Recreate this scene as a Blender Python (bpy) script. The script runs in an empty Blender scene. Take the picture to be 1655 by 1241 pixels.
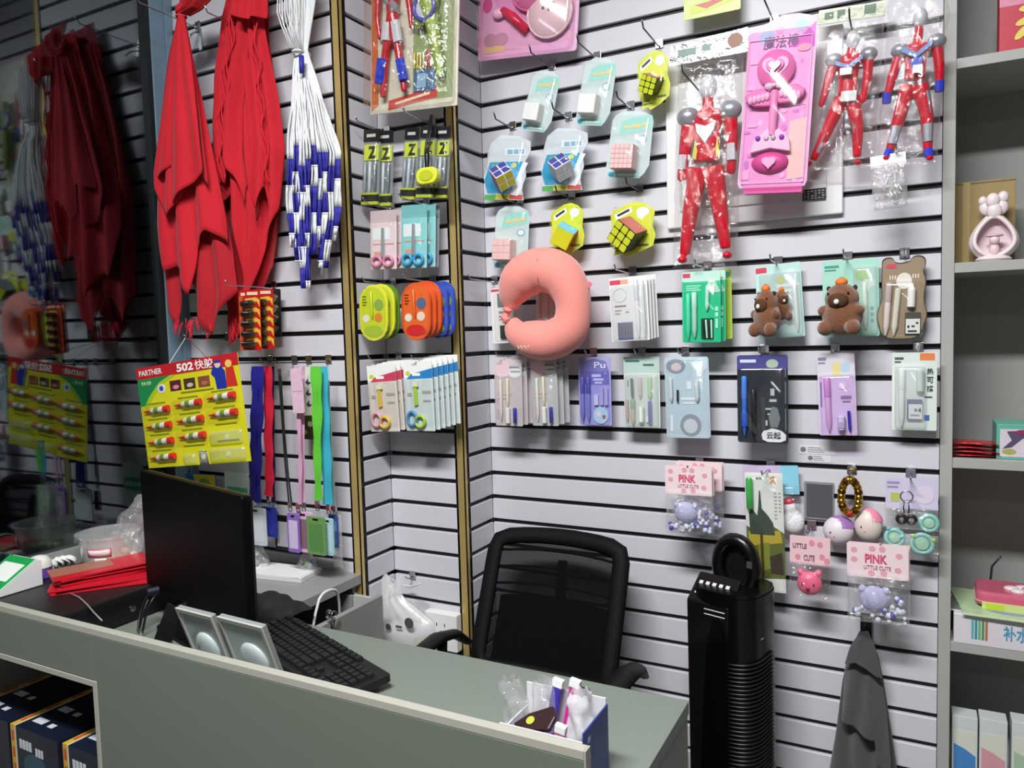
import bpy, bmesh, math, random
from math import sin, cos, pi, radians, atan2, sqrt
from mathutils import Vector, Matrix, Euler, noise
sc = bpy.context.scene
COL = sc.collection
random.seed(7)
# ---------------------------------------------------------------- camera
FPX = 1233.0
cam = bpy.data.objects.new('camera', bpy.data.cameras.new('camera'))
COL.objects.link(cam)
cam.location = (1.1694, -2.0582, 1.446)
cam.rotation_euler = (1.5035, 0.028, 0.485)
cam.data.sensor_width = 36.0
cam.data.lens = FPX * 36.0 / 1655.0
cam.data.clip_start = 0.02
sc.camera = cam
# ---------------------------------------------------------------- world (night street outside the glass)
w = bpy.data.worlds.new('night')
sc.world = w
w.use_nodes = True
w.node_tree.nodes['Background'].inputs[0].default_value = (0.05, 0.06, 0.08, 1)
w.node_tree.nodes['Background'].inputs[1].default_value = 0.12
# ---------------------------------------------------------------- ceiling light over the desk, and an added fill lamp further back
def area(name, loc, sx, sy, power, col=(0.97, 0.98, 1.0)):
    l = bpy.data.lights.new(name, 'AREA')
    l.shape = 'RECTANGLE'; l.size = sx; l.size_y = sy; l.energy = power; l.color = col
    o = bpy.data.objects.new(name, l); COL.objects.link(o); o.location = loc
    return o
LAMPS = [(0.70, -2.00, 1.3, 0.30, 66), (0.75, -4.2, 1.3, 0.30, 6)]  # second lamp is unseen, added behind the camera as weak fill
for i, (x, y, sx, sy, p) in enumerate(LAMPS):
    area('ceiling_lamp_light', (x, y, 3.035), sx - .06, sy - .06, p)
sc.view_settings.view_transform = 'Standard'
sc.view_settings.look = 'None'
sc.view_settings.exposure = 1.0
sc.view_settings.gamma = 1.0
sc.view_settings.use_curve_mapping = False
sc.cycles.transparent_max_bounces = 32
sc.cycles.max_bounces = 8
# ---------------------------------------------------------------- helpers: where things stand
CM = Euler(cam.rotation_euler).to_matrix()
CL = Vector(cam.location)
def ray(u, v): return CM @ Vector(((u - 827.5) / FPX, -(v - 620.5) / FPX, -1.0))
def PY(u, v, y): d = ray(u, v); return CL + d * ((y - CL.y) / d.y)
def PZ(u, v, z): d = ray(u, v); return CL + d * ((z - CL.z) / d.z)
def PX(u, v, x): d = ray(u, v); return CL + d * ((x - CL.x) / d.x)
# ---------------------------------------------------------------- helpers: materials
def lin(h):
    h = h.lstrip('#'); out = []
    for i in (0, 2, 4):
        c = int(h[i:i + 2], 16) / 255.0
        out.append(c / 12.92 if c <= .04045 else ((c + .055) / 1.055) ** 2.4)
    return tuple(out) + (1.0,)
_m = {}
def M(col, rough=.5, metal=0., var=0., vs=30., bump=0., bs=200., sheen=0., coat=0., emit=0., spec=.5):
    key = (col, rough, metal, var, vs, bump, bs, sheen, coat, emit, spec)
    if key in _m: return _m[key]
    m = bpy.data.materials.new('mat_' + col.strip('#')); m.use_nodes = True
    nt = m.node_tree; b = nt.nodes['Principled BSDF']
    c = lin(col)
    b.inputs['Base Color'].default_value = c
    b.inputs['Roughness'].default_value = rough
    b.inputs['Metallic'].default_value = metal
    b.inputs['Specular IOR Level'].default_value = spec
    if sheen: b.inputs['Sheen Weight'].default_value = sheen
    if coat: b.inputs['Coat Weight'].default_value = coat; b.inputs['Coat Roughness'].default_value = .06
    if emit: b.inputs['Emission Color'].default_value = c; b.inputs['Emission Strength'].default_value = emit
    if var or bump:
        tc = nt.nodes.new('ShaderNodeTexCoord')
    if var:
        n = nt.nodes.new('ShaderNodeTexNoise'); n.inputs['Scale'].default_value = vs; n.inputs['Detail'].default_value = 4
        nt.links.new(tc.outputs['Object'], n.inputs['Vector'])
        r = nt.nodes.new('ShaderNodeMix'); r.data_type = 'RGBA'
        r.inputs[6].default_value = tuple(x * (1 - var) for x in c[:3]) + (1,)
        r.inputs[7].default_value = tuple(min(1, x * (1 + var)) for x in c[:3]) + (1,)
        nt.links.new(n.outputs['Fac'], r.inputs[0]); nt.links.new(r.outputs[2], b.inputs['Base Color'])
    if bump:
        n2 = nt.nodes.new('ShaderNodeTexNoise'); n2.inputs['Scale'].default_value = bs; n2.inputs['Detail'].default_value = 3
        nt.links.new(tc.outputs['Object'], n2.inputs['Vector'])
        bp = nt.nodes.new('ShaderNodeBump'); bp.inputs['Strength'].default_value = bump; bp.inputs['Distance'].default_value = .004
        nt.links.new(n2.outputs['Fac'], bp.inputs['Height']); nt.links.new(bp.outputs[0], b.inputs['Normal'])
    _m[key] = m
    return m
def clear(tint='#ffffff', fac=.06, rough=.07, haze=0., bump=0., bs=45., hcol='#ffffff'):
    key = ('clear', tint, fac, rough, haze, bump, bs, hcol)
    if key in _m: return _m[key]
    m = bpy.data.materials.new('mat_clear_plastic'); m.use_nodes = True
    nt = m.node_tree; nt.nodes.clear(); N = nt.nodes.new; L = nt.links.new
    out = N('ShaderNodeOutputMaterial'); tr = N('ShaderNodeBsdfTransparent'); tr.inputs[0].default_value = lin(tint)
    base = tr.outputs[0]
    if haze:
        df = N('ShaderNodeBsdfDiffuse'); df.inputs[0].default_value = lin(hcol)
        mx = N('ShaderNodeMixShader'); mx.inputs[0].default_value = haze
        L(base, mx.inputs[1]); L(df.outputs[0], mx.inputs[2]); base = mx.outputs[0]
    gl = N('ShaderNodeBsdfGlossy'); gl.inputs['Roughness'].default_value = rough; gl.inputs[0].default_value = (1, 1, 1, 1)
    fr = N('ShaderNodeLayerWeight')
    pw = N('ShaderNodeMath'); pw.operation = 'POWER'; pw.inputs[1].default_value = 4.0
    L(fr.outputs['Facing'], pw.inputs[0])
    ad = N('ShaderNodeMath'); ad.operation = 'MULTIPLY_ADD'; ad.use_clamp = True; ad.inputs[1].default_value = .6; ad.inputs[2].default_value = fac
    L(pw.outputs[0], ad.inputs[0])
    mx2 = N('ShaderNodeMixShader'); L(ad.outputs[0], mx2.inputs[0]); L(base, mx2.inputs[1]); L(gl.outputs[0], mx2.inputs[2])
    L(mx2.outputs[0], out.inputs[0])
    if bump:
        tc = N('ShaderNodeTexCoord'); n = N('ShaderNodeTexNoise'); n.inputs['Scale'].default_value = bs; n.inputs['Detail'].default_value = 3
        n.inputs['Distortion'].default_value = 1.2
        L(tc.outputs['Object'], n.inputs['Vector'])
        bp = N('ShaderNodeBump'); bp.inputs['Strength'].default_value = bump; bp.inputs['Distance'].default_value = .01
        L(n.outputs['Fac'], bp.inputs['Height']); L(bp.outputs[0], gl.inputs['Normal']); L(bp.outputs[0], fr.inputs['Normal'])
    _m[key] = m
    return m
# ---------------------------------------------------------------- helpers: meshes
class MB:
    def __init__(s): s.v = []; s.f = []
    def add(s, vs, fs):
        n = len(s.v); s.v += [tuple(p) for p in vs]; s.f += [tuple(i + n for i in f) for f in fs]; return s
    def box(s, x0, x1, y0, y1, z0, z1):
        return s.add([(x, y, z) for x in (x0, x1) for y in (y0, y1) for z in (z0, z1)],
                     [(0, 1, 3, 2), (4, 6, 7, 5), (0, 4, 5, 1), (2, 3, 7, 6), (0, 2, 6, 4), (1, 5, 7, 3)])
    def prism(s, pts, y0, y1):           # outline in x,z; from depth y0 to y1
        n = len(pts)
        a = sum(pts[i][0] * pts[(i + 1) % n][1] - pts[(i + 1) % n][0] * pts[i][1] for i in range(n))
        if (a > 0) != (y1 < y0): pts = pts[::-1]
        fs = [tuple(range(n, 2 * n)), tuple(range(n - 1, -1, -1))] + [(i, (i + 1) % n, (i + 1) % n + n, i + n) for i in range(n)]
        return s.add([(x, y0, z) for x, z in pts] + [(x, y1, z) for x, z in pts], fs)
    def tube(s, pts, r, n=8, closed=False, caps=True, flat=1.0):
        pts = [Vector(p) for p in pts]; m = len(pts)
        rr_ = r if isinstance(r, (list, tuple)) else [r] * m
        vs = []; up = None
        for i, p in enumerate(pts):
            if closed: t = pts[(i + 1) % m] - pts[i - 1]
            else: t = pts[min(i + 1, m - 1)] - pts[max(i - 1, 0)]
            if t.length < 1e-9: t = Vector((0, 0, 1))
            t.normalize()
            if up is None:
                up = Vector((0, -1, 0)) if abs(t.y) < .9 else Vector((1, 0, 0))
            up = (up - t * up.dot(t))
            if up.length < 1e-6: up = t.orthogonal()
            up.normalize(); sd = t.cross(up)
            for k in range(n):
                a = 2 * pi * k / n
                vs.append(p + sd * (cos(a) * rr_[i]) + up * (sin(a) * rr_[i] * flat))
        fs = []
        for i in range(m if closed else m - 1):
            j = (i + 1) % m
            for k in range(n):
                l = (k + 1) % n
                fs.append((i * n + k, i * n + l, j * n + l, j * n + k))
        if caps and not closed:
            fs.append(tuple(range(n - 1, -1, -1))); fs.append(tuple((m - 1) * n + k for k in range(n)))
        return s.add(vs, fs)
    def lathe(s, prof, c=(0, 0, 0), n=16, axis='z', caps=True):
        c = Vector(c); vs = []
        for r, h in prof:
            for k in range(n):
                a = 2 * pi * k / n
                x, y = r * cos(a), r * sin(a)
                d = {'z': (x, y, h), 'y': (x, h, y), 'x': (h, x, y)}[axis]
                vs.append(c + Vector(d))
        fs = [(i * n + k, i * n + (k + 1) % n, (i + 1) * n + (k + 1) % n, (i + 1) * n + k) for i in range(len(prof) - 1) for k in range(n)]
        if caps: fs += [tuple(range(n - 1, -1, -1)), tuple((len(prof) - 1) * n + k for k in range(n))]
        return s.add(vs, fs)
    def ell(s, c, rx, ry, rz, nu=14, nv=9):
        prof = []
        c = Vector(c); vs = []; fs = []
        for i in range(nv + 1):
            t = pi * i / nv
            for k in range(nu):
                a = 2 * pi * k / nu
                vs.append(c + Vector((rx * sin(t) * cos(a), ry * sin(t) * sin(a), rz * cos(t))))
        fs = [(i * nu + k, (i + 1) * nu + k, (i + 1) * nu + (k + 1) % nu, i * nu + (k + 1) % nu) for i in range(nv) for k in range(nu)]
        return s.add(vs, fs)
    def grid(s, fn, nu, nv):
        vs = [fn(i / nu, j / nv) for j in range(nv + 1) for i in range(nu + 1)]
        fs = [(j * (nu + 1) + i, j * (nu + 1) + i + 1, (j + 1) * (nu + 1) + i + 1, (j + 1) * (nu + 1) + i) for j in range(nv) for i in range(nu)]
        return s.add(vs, fs)
    def torus(s, c, R, r, axis='y', n=20, m=8, ry=None):
        ry = ry or R
        c = Vector(c); pts = []
        for k in range(n):
            a = 2 * pi * k / n; x, y = R * cos(a), ry * sin(a)
            pts.append(c + Vector({'z': (x, y, 0), 'y': (x, 0, y), 'x': (0, x, y)}[axis]))
        return s.tube(pts, r, m, closed=True)
def rr(x0, z0, x1, z1, r, n=4):
    if r <= 0: return [(x0, z0), (x1, z0), (x1, z1), (x0, z1)]
    r = min(r, abs(x1 - x0) / 2.001, abs(z1 - z0) / 2.001)
    pts = []
    for cx, cz, a0 in ((x1 - r, z0 + r, -90), (x1 - r, z1 - r, 0), (x0 + r, z1 - r, 90), (x0 + r, z0 + r, 180)):
        for i in range(n + 1):
            a = radians(a0 + 90 * i / n); pts.append((cx + r * cos(a), cz + r * sin(a)))
    return pts
def chaikin(P, n=2):
    for _ in range(n):
        Q = []
        for i in range(len(P)):
            a, b = P[i], P[(i + 1) % len(P)]
            Q += [(a[0] * .75 + b[0] * .25, a[1] * .75 + b[1] * .25), (a[0] * .25 + b[0] * .75, a[1] * .25 + b[1] * .75)]
        P = Q
    return P
def oval(cx, cz, rx, rz, n=20): return [(cx + rx * cos(2 * pi * i / n), cz + rz * sin(2 * pi * i / n)) for i in range(n)]
def mesh(name, mb, mat, smooth=False, bevel=0., bseg=2, sub=0, merge=False, solid=0., remesh=0., smo=0):
    me = bpy.data.meshes.new(name); me.from_pydata(mb.v, [], mb.f); me.update()
    if merge or bevel or remesh:
        bm = bmesh.new(); bm.from_mesh(me)
        if merge: bmesh.ops.remove_doubles(bm, verts=bm.verts, dist=1e-5)
        if bevel:
            ed = [e for e in bm.edges if len(e.link_faces) == 2 and e.calc_face_angle(0) > .6]
            bmesh.ops.bevel(bm, geom=ed, offset=bevel, segments=bseg, affect='EDGES', profile=.5, clamp_overlap=True)
        bmesh.ops.recalc_face_normals(bm, faces=bm.faces)
        bm.to_mesh(me); bm.free()
    me.materials.append(mat)
    if sub or solid or remesh:
        o = bpy.data.objects.new('tmp', me); COL.objects.link(o)
        if remesh:
            r = o.modifiers.new('r', 'REMESH'); r.mode = 'VOXEL'; r.voxel_size = remesh
            if smo: s_ = o.modifiers.new('sm', 'SMOOTH'); s_.iterations = smo; s_.factor = .5
        if solid: q = o.modifiers.new('s', 'SOLIDIFY'); q.thickness = solid; q.offset = 0
        if sub: q = o.modifiers.new('u', 'SUBSURF'); q.levels = sub; q.render_levels = sub
        dg = bpy.context.evaluated_depsgraph_get()
        me2 = bpy.data.meshes.new_from_object(o.evaluated_get(dg))
        bpy.data.objects.remove(o); bpy.data.meshes.remove(me); me = me2; me.name = name
        if not me.materials: me.materials.append(mat)
    if smooth:
        me.polygons.foreach_set('use_smooth', [True] * len(me.polygons))
        if smooth == 'auto':
            me.set_sharp_from_angle(angle=radians(40))
    return me
def obj(name, mb, mat, parent=None, loc=None, rot=None, label=None, **kw):
    me = mb if isinstance(mb, bpy.types.Mesh) else mesh(name, mb, mat, **kw)
    o = bpy.data.objects.new(name, me); COL.objects.link(o)
    if parent: o.parent = parent
    if loc is not None: o.location = loc
    if rot is not None: o.rotation_euler = rot
    if label: o['label'] = label
    return o
def thing(name, label, cat, loc=(0, 0, 0), rot=(0, 0, 0), group=None):
    o = bpy.data.objects.new(name, None); COL.objects.link(o); o.empty_display_size = .02
    o.location = loc; o.rotation_euler = rot
    o['label'] = label; o['category'] = cat
    if group: o['group'] = group
    return o
def tag(o, label, cat, group=None):
    o['label'] = label; o['category'] = cat
    if group: o['group'] = group
    return o
def struct(name, mb, mat, **kw):
    o = obj(name, mb, mat, **kw); o['kind'] = 'structure'; return o
def copy_tree(o, parent=None):
    c = o.copy(); COL.objects.link(c); c.parent = parent
    for ch in o.children: copy_tree(ch, c)
    return c
_tx = {}
def textmesh(body, bold=.0):
    k = (body, bold)
    if k in _tx: return _tx[k]
    c = bpy.data.curves.new('t', 'FONT'); c.body = body; c.resolution_u = 3; c.offset = bold; c.extrude = 0
    o = bpy.data.objects.new('t', c); COL.objects.link(o)
    bpy.context.view_layer.update()
    me = bpy.data.meshes.new_from_object(o.evaluated_get(bpy.context.evaluated_depsgraph_get()))
    vs = [v.co.copy() for v in me.vertices]; fs = [tuple(p.vertices) for p in me.polygons]
    bpy.data.objects.remove(o); bpy.data.meshes.remove(me); bpy.data.curves.remove(c)
    _tx[k] = (vs, fs); return _tx[k]
def text(body, mat, parent, x0, z0, x1, z1, d, bold=.012, name='lettering', axis='y', rot=0.):
    """lettering that fills the box x0..x1, z0..z1 on the face at depth d of the parent (facing -y; 'z' faces up; 'x' faces +x)"""
    vs, fs = textmesh(body, bold)
    xs = [v.x for v in vs]; ys = [v.y for v in vs]
    ax, bx, ay, by = min(xs), max(xs), min(ys), max(ys)
    mb = MB(); out = []
    cx, cz = (x0 + x1) / 2, (z0 + z1) / 2
    for v in vs:
        x = x0 + (v.x - ax) / max(bx - ax, 1e-6) * (x1 - x0); z = z0 + (v.y - ay) / max(by - ay, 1e-6) * (z1 - z0)
        if rot: dx, dz = x - cx, z - cz; x = cx + dx * cos(rot) - dz * sin(rot); z = cz + dx * sin(rot) + dz * cos(rot)
        out.append({'y': (x, -d, z), 'z': (x, z, d), 'x': (d, x, z)}[axis])
    mb.add(out, fs)
    return obj(name, mb, mat, parent)
def link_axis(p, q): return (Vector(q) - Vector(p))
# ---------------------------------------------------------------- helpers: hanging cards
class K:
    """a card hanging on a wall plane; s,t run from the card's top-left corner (0,0) to its bottom-right (1,1), d is the depth towards the room"""
    def __init__(s, name, label, cat, TL, TR, BL, y, group=None, yaw=0., like=None):
        a, b, c = PY(*TL, y), PY(*TR, y), PY(*BL, y)
        s.w = (b - a).length; s.h = (c - a).length
        a1 = atan2(b.z - a.z, b.x - a.x); a2 = atan2(c.x - a.x, a.z - c.z)
        roll = (a1 + a2) / 2; s.roll = roll
        ctr = (b + c) / 2
        R = Euler((0, -roll, yaw)).to_matrix()
        s.loc = ctr + R @ Vector((0, 0, -s.h / 2)); s.rot = (0, -roll, yaw)
        s.root = thing(name, label, cat, s.loc, s.rot, group)
        s.R = R
    def P(s, a, t, d=0.): return Vector(((a - .5) * s.w, -d, (1 - t) * s.h))
    def xz(s, a, t): return ((a - .5) * s.w, (1 - t) * s.h)
    def lay(s, d1):
        s.n = getattr(s, 'n', 0) + 1
        return d1 + .00004 * s.n
    def poly(s, name, pts, mat, d0=.0016, d1=.0021, parent=None, **kw):
        d1 = s.lay(d1)
        return obj(name, MB().prism([s.xz(*p) for p in pts], -d0, -d1), mat, parent or s.root, **kw)
    def rect(s, name, s0, t0, s1, t1, mat, r=0., d0=.0016, d1=.0021, parent=None, **kw):
        d1 = s.lay(d1); x0, z1 = s.xz(s0, t0); x1, z0 = s.xz(s1, t1)
        return obj(name, MB().prism(rr(x0, z0, x1, z1, r), -d0, -d1), mat, parent or s.root, **kw)
    def rects(s, name, L, mat, d0=.0016, d1=.0021, parent=None, r=0.):
        mb = MB(); d1 = s.lay(d1)
        if len(L) <= 4:
            for q in L: o = s.rect(name, *q, mat, r, d0, d1, parent)
            return o
        for s0, t0, s1, t1 in L:
            x0, z1 = s.xz(s0, t0); x1, z0 = s.xz(s1, t1); mb.prism(rr(x0, z0, x1, z1, r), -d0, -d1)
        o = obj(name, mb, mat, parent or s.root); o['kind'] = 'stuff'; return o
    def oval(s, name, a, t, ra, rt, mat, d0=.0016, d1=.0021, parent=None, **kw):
        x, z = s.xz(a, t); d1 = s.lay(d1)
        return obj(name, MB().prism(oval(x, z, ra * s.w, rt * s.h), -d0, -d1), mat, parent or s.root, **kw)
    def base(s, mat, r=.004, th=.0015, pts=None, name='backing_card', bevel=0.):
        if pts: return s.poly(name, pts, mat, 0, th)
        return s.rect(name, 0, 0, 1, 1, mat, r, 0, th)
    def blister(s, s0, t0, s1, t1, depth, mat, r=.006, name='blister', d0=.0024):
        x0, z1 = s.xz(s0, t0); x1, z0 = s.xz(s1, t1)
        mb = MB(); k = min(depth * .45, .004)
        a = rr(x0, z0, x1, z1, r, 3); b = rr(x0 + k * .5, z0 + k * .5, x1 - k * .5, z1 - k * .5, r, 3); c = rr(x0 + k * 1.6, z0 + k * 1.6, x1 - k * 1.6, z1 - k * 1.6, r, 3)
        n = len(a)
        vs = [(x, -d0, z) for x, z in a] + [(x, -(depth - k), z) for x, z in b] + [(x, -depth, z) for x, z in c]
        fs = [(j * n + i, j * n + (i + 1) % n, (j + 1) * n + (i + 1) % n, (j + 1) * n + i) for j in range(2) for i in range(n)] + [tuple(range(2 * n, 3 * n))]
        mb.add(vs, fs)
        return obj(name, mb, mat, s.root, smooth='auto')
    def text(s, body, mat, s0, t0, s1, t1, d=.0024, bold=.012, parent=None, rot=0.):
        x0, z1 = s.xz(s0, t0); x1, z0 = s.xz(s1, t1)
        return text(body, mat, parent or s.root, x0, z0, x1, z1, d + .00004 * getattr(s, 'n', 0) + .0003, bold, rot=rot)
    def pen(s, a0, t0, a1, t1, r, mat, tip=None, cap=None, d=.008, name='pen', capmat=None):
        p, q = s.P(a0, t0, d), s.P(a1, t1, d); dv = q - p
        o = obj(name, MB().tube([p, p + dv * .02, p + dv * .82, p + dv * .9, q], [r * .7, r, r, r * .7, r * .25], 10), mat, s.root, smooth='auto')
        if capmat: obj('pen_cap', MB().tube([p - dv * .02, p, p + dv * .34, p + dv * .36], [r * .8, r * 1.12, r * 1.12, r], 10), capmat, o, smooth='auto')
        return o
    def tub(s, name, a0, t0, a1, t1, r, mat, d=.008, n=10, parent=None):
        p, q = s.P(a0, t0, d), s.P(a1, t1, d); dv = q - p
        return obj(name, MB().tube([p, p + dv * .04, p + dv * .96, q], [r * .75, r, r, r * .75], n), mat, parent or s.root, smooth='auto')
    def blk(s, name, s0, t0, s1, t1, d0, d1, mat, bevel=.0012, parent=None):
        x0, z1 = s.xz(s0, t0); x1, z0 = s.xz(s1, t1)
        return obj(name, MB().box(x0, x1, -d1, -d0, z0, z1), mat, parent or s.root, bevel=bevel)
    def stack(s, n, dx, dy, dz, labels=None, group=None):
        """copies hung behind the first card on the same hook"""
        out = []
        for i in range(1, n + 1):
            c = copy_tree(s.root); c.location = Vector(s.loc) + Vector((dx * i, dy * i, dz * i))
            if labels: c['label'] = labels[min(i - 1, len(labels) - 1)]
            if group: c['group'] = group
            out.append(c)
        return out
CHROME = M('#c8c8cc', .18, 1.); DARKCH = M('#5a5a5e', .25, 1.)
WHITE = M('#f2f2f0', .5); BLACK = M('#0b0b0c', .45); RED = M('#cf1f2c', .45)
def hook(u, v, ywall, L, label, mat=CHROME, drop=.0, upz=.012, bracket=True, at=None):
    """slatwall hook: bracket clipped in the groove at the pixel on the wall, prong of length L reaching into the room"""
    p = at or PY(u, v, ywall)
    kz = round((2.21 - p.z) / .075); p.z = 2.21 - .075 * kz
    t = thing('slatwall_hook', label, 'hook', p)
    if bracket:
        obj('bracket', MB().box(-.011, .011, -.0045, -.0005, -.014, .011), CHROME, t, bevel=.0008)
    obj('prong', MB().tube([(0, -.004, -.006), (0, -.014, -.010), (0, -L * .5, -.008 + drop * .5), (0, -L + .012, -.006 + drop), (0, -L, -.006 + drop + upz)], .0021, 6), mat, t, smooth=True)
    return t
# ================================================================= the room
S0, PITCH, GR = 2.21, .075, .0135
XA, XB, YC, YA = -.95, -.2664, -.1652, -.3249     # window plane, left step, middle wall, left wall
XE = 1.2223                                         # right end of the long slatted wall
HC = 3.06
SLAT = M('#d2d0d6', .42, var=.03, vs=2.5)
GROOVE = M('#0c0b0c', .55)
def slatwall(name, x0, y0, x1, y1):
    """backing board with one slat after another; from (x0,y0) to (x1,y1), facing the room"""
    dx, dy = x1 - x0, y1 - y0; L = sqrt(dx * dx + dy * dy); a = atan2(dy, dx)
    b = struct(name, MB().box(0, L, .012, .03, 0, HC), GROOVE)
    b.location = (x0, y0, 0); b.rotation_euler = (0, 0, a)
    me = mesh('slat', MB().box(0, L, 0, .014, 0, PITCH - GR), SLAT, bevel=.0012, bseg=1)
    k = -11
    while True:
        z0 = S0 - PITCH * (k + 1) + GR / 2
        if z0 < .05: break
        o = obj('slat', me, None, b); o.location = (0, 0, z0); k += 1
        if k > 40: break
    return b
slatwall('wall_left_slats', XA, YA, XB, YA)
slatwall('wall_step_left', XB, YA, XB, YC)
slatwall('wall_middle_slats', XB, YC, 0, YC)
slatwall('wall_step_right', 0, YC, 0, 0)
slatwall('wall_right_slats', 0, 0, XE, 0)
# brass corner trims
BRASS = M('#dcc07c', .36, .6, var=.2, vs=9)
for i, (x, y) in enumerate(((XB, YA), (0, YC))):
    t = struct('trim_%d' % (i + 1), MB().box(x - .021, x + .003, y - .003, y, 0, HC).box(x, x + .003, y - .003, y + .012, 0, HC), BRASS)
FLOOR = M('#6f6c67', .35, var=.08, vs=6)
struct('floor', MB().box(-1.0, 4.2, -5.2, .6, -.05, 0), FLOOR)
struct('ceiling', MB().box(-1.0, 4.2, -5.2, .6, HC, HC + .05), M('#dcdcda', .8, var=.02, vs=4))
WALLP = M('#8a8886', .7, var=.03, vs=3)
struct('wall_rear', MB().box(-1.0, 4.2, -5.25, -5.2, 0, HC), WALLP)
struct('wall_right', MB().box(4.2, 4.25, -5.2, .6, 0, HC), WALLP)
struct('wall_behind_shelves', MB().box(XE + .02, 4.2, .42, .46, 0, HC), WALLP)
# window: low wall, blue-grey metal frame, glass
FRAME = M('#7690a0', .38, .25, var=.12, vs=4)
w1 = struct('window_1', MB().box(XA - .05, XA + .012, -5.2, YA, 0, .868), M('#8e8f8a', .5, var=.04))
obj('window_frame', MB().box(XA - .05, XA + .004, YA - .082, YA + .0, .868, HC), FRAME, w1, bevel=.004)
obj('window_frame_ridge', MB().box(XA + .004, XA + .012, YA - .030, YA - .004, .868, HC), FRAME, w1, bevel=.002)
obj('window_gasket', MB().box(XA - .03, XA + .002, YA - .098, YA - .082, .868, HC), M('#101416', .6), w1)
g = bpy.data.materials.new('mat_window_glass'); g.use_nodes = True
nt = g.node_tree; nt.nodes.clear(); N = nt.nodes.new
o_ = N('ShaderNodeOutputMaterial'); tr_ = N('ShaderNodeBsdfTransparent'); tr_.inputs[0].default_value = (.55, .62, .62, 1)
gl_ = N('ShaderNodeBsdfGlossy'); gl_.inputs['Roughness'].default_value = .03; gl_.inputs[0].default_value = (.80, .88, .92, 1)
mx_ = N('ShaderNodeMixShader'); mx_.inputs[0].default_value = .135
nt.links.new(tr_.outputs[0], mx_.inputs[1]); nt.links.new(gl_.outputs[0], mx_.inputs[2]); nt.links.new(mx_.outputs[0], o_.inputs[0])
obj('glass_pane', MB().box(XA - .022, XA - .014, -5.2, YA - .09, .868, HC), g, w1)
# dark street outside
struct('ground_outside', MB().box(-7, -1.05, -7, 3, -.2, -.15), M('#1b1d20', .8, var=.2, vs=2))
struct('facade_outside', MB().box(-5.2, -5.0, -7, 3, -.15, 4), M('#15181b', .7, var=.3, vs=1.5))
# housings of the desk's ceiling lamp and of the added rear fill lamp
for i, (x, y, sx, sy, p) in enumerate(LAMPS):
    t = thing('ceiling_lamp', ['flush rectangular ceiling lamp above the sales desk', 'flush rectangular ceiling lamp further back over the shop floor'][i], 'lamp', (x, y, HC))
    mb = MB()
    for a, b, c, d in ((-sx / 2, sx / 2, -sy / 2, -sy / 2 + .02), (-sx / 2, sx / 2, sy / 2 - .02, sy / 2), (-sx / 2, -sx / 2 + .02, -sy / 2, sy / 2), (sx / 2 - .02, sx / 2, -sy / 2, sy / 2)):
        mb.box(a, b, c, d, -.03, 0)
    obj('lamp_frame', mb, M('#e6e6e6', .4), t)
    obj('lamp_backing', MB().box(-sx / 2 + .02, sx / 2 - .02, -sy / 2 + .02, sy / 2 - .02, -.012, -.002), M('#f4f4f4', .5), t)
# switch cover / distribution board cover on the long wall
a = PY(1081, 371, 0); b = PY(1363, 342, 0); zt = PY(1085, 95, 0).z
t = thing('panel_cover', 'white rectangular panel cover flat on slat wall behind the toy figures', 'panel cover', ((a.x + b.x) / 2, 0, a.z))
W2 = (b.x - a.x) / 2; H = zt - a.z
PAN = M('#e4e3e2', .4, var=.02)
obj('cover_frame', MB().prism(rr(-W2, 0, W2, H, .004), -.001, -.016), PAN, t, bevel=.003)
obj('cover_door', MB().prism(rr(-W2 + .036, .042, W2 - .036, H - .04, .003), -.016, -.021), M('#d2d1cd', .4, var=.03), t, bevel=.0015)
s_ = PY(1297, 325, -.02); e_ = PY(1335, 303, -.02)
lab = obj('sticker', MB().box(s_.x - t.location.x, e_.x - t.location.x, -.0218, -.021, s_.z - a.z, e_.z - a.z), M('#131313', .5), t, label='black rating label')
mb = MB(); x0 = s_.x - t.location.x; z0 = s_.z - a.z; ww = e_.x - s_.x; hh = e_.z - s_.z
for r in range(4):
    for c in range(6):
        if random.random() < .8: mb.box(x0 + ww * (.06 + c * .155), x0 + ww * (.06 + c * .155 + .11 * random.uniform(.5, 1)), -.0222, -.0218, z0 + hh * (.12 + r * .21), z0 + hh * (.2 + r * .21))
obj('sticker_print', mb, M('#b9b9b9', .5), lab)
for (u0, v0, u1, v1), lb in (((1291, 721, 1350, 733), 'wide white price sticker on slat under the blister cards'), ((1305, 735, 1343, 746), 'small white price sticker below the wide one')):
    p, q_ = PY(u0, v1, 0), PY(u1, v0, 0); cx = (p.x + q_.x) / 2; ww = (q_.x - p.x) / 2
    t = thing('price_sticker', lb, 'sticker', (cx, -.0005, p.z))
    obj('sticker_sheet', MB().prism(rr(-ww, 0, ww, q_.z - p.z, .003), 0, -.0008), M('#dedde0', .4), t)
    hh = q_.z - p.z
    mb = MB().prism(oval(-ww * .75, hh * .5, hh * .3, hh * .3), -.0008, -.0011)
    for r in range(3): mb.box(-ww * .5, ww * (.4 - .1 * r), -.0011, -.0008, hh * (.25 + .22 * r), hh * (.32 + .22 * r))
    obj('sticker_print', mb, M('#77767c', .5), t)
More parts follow.
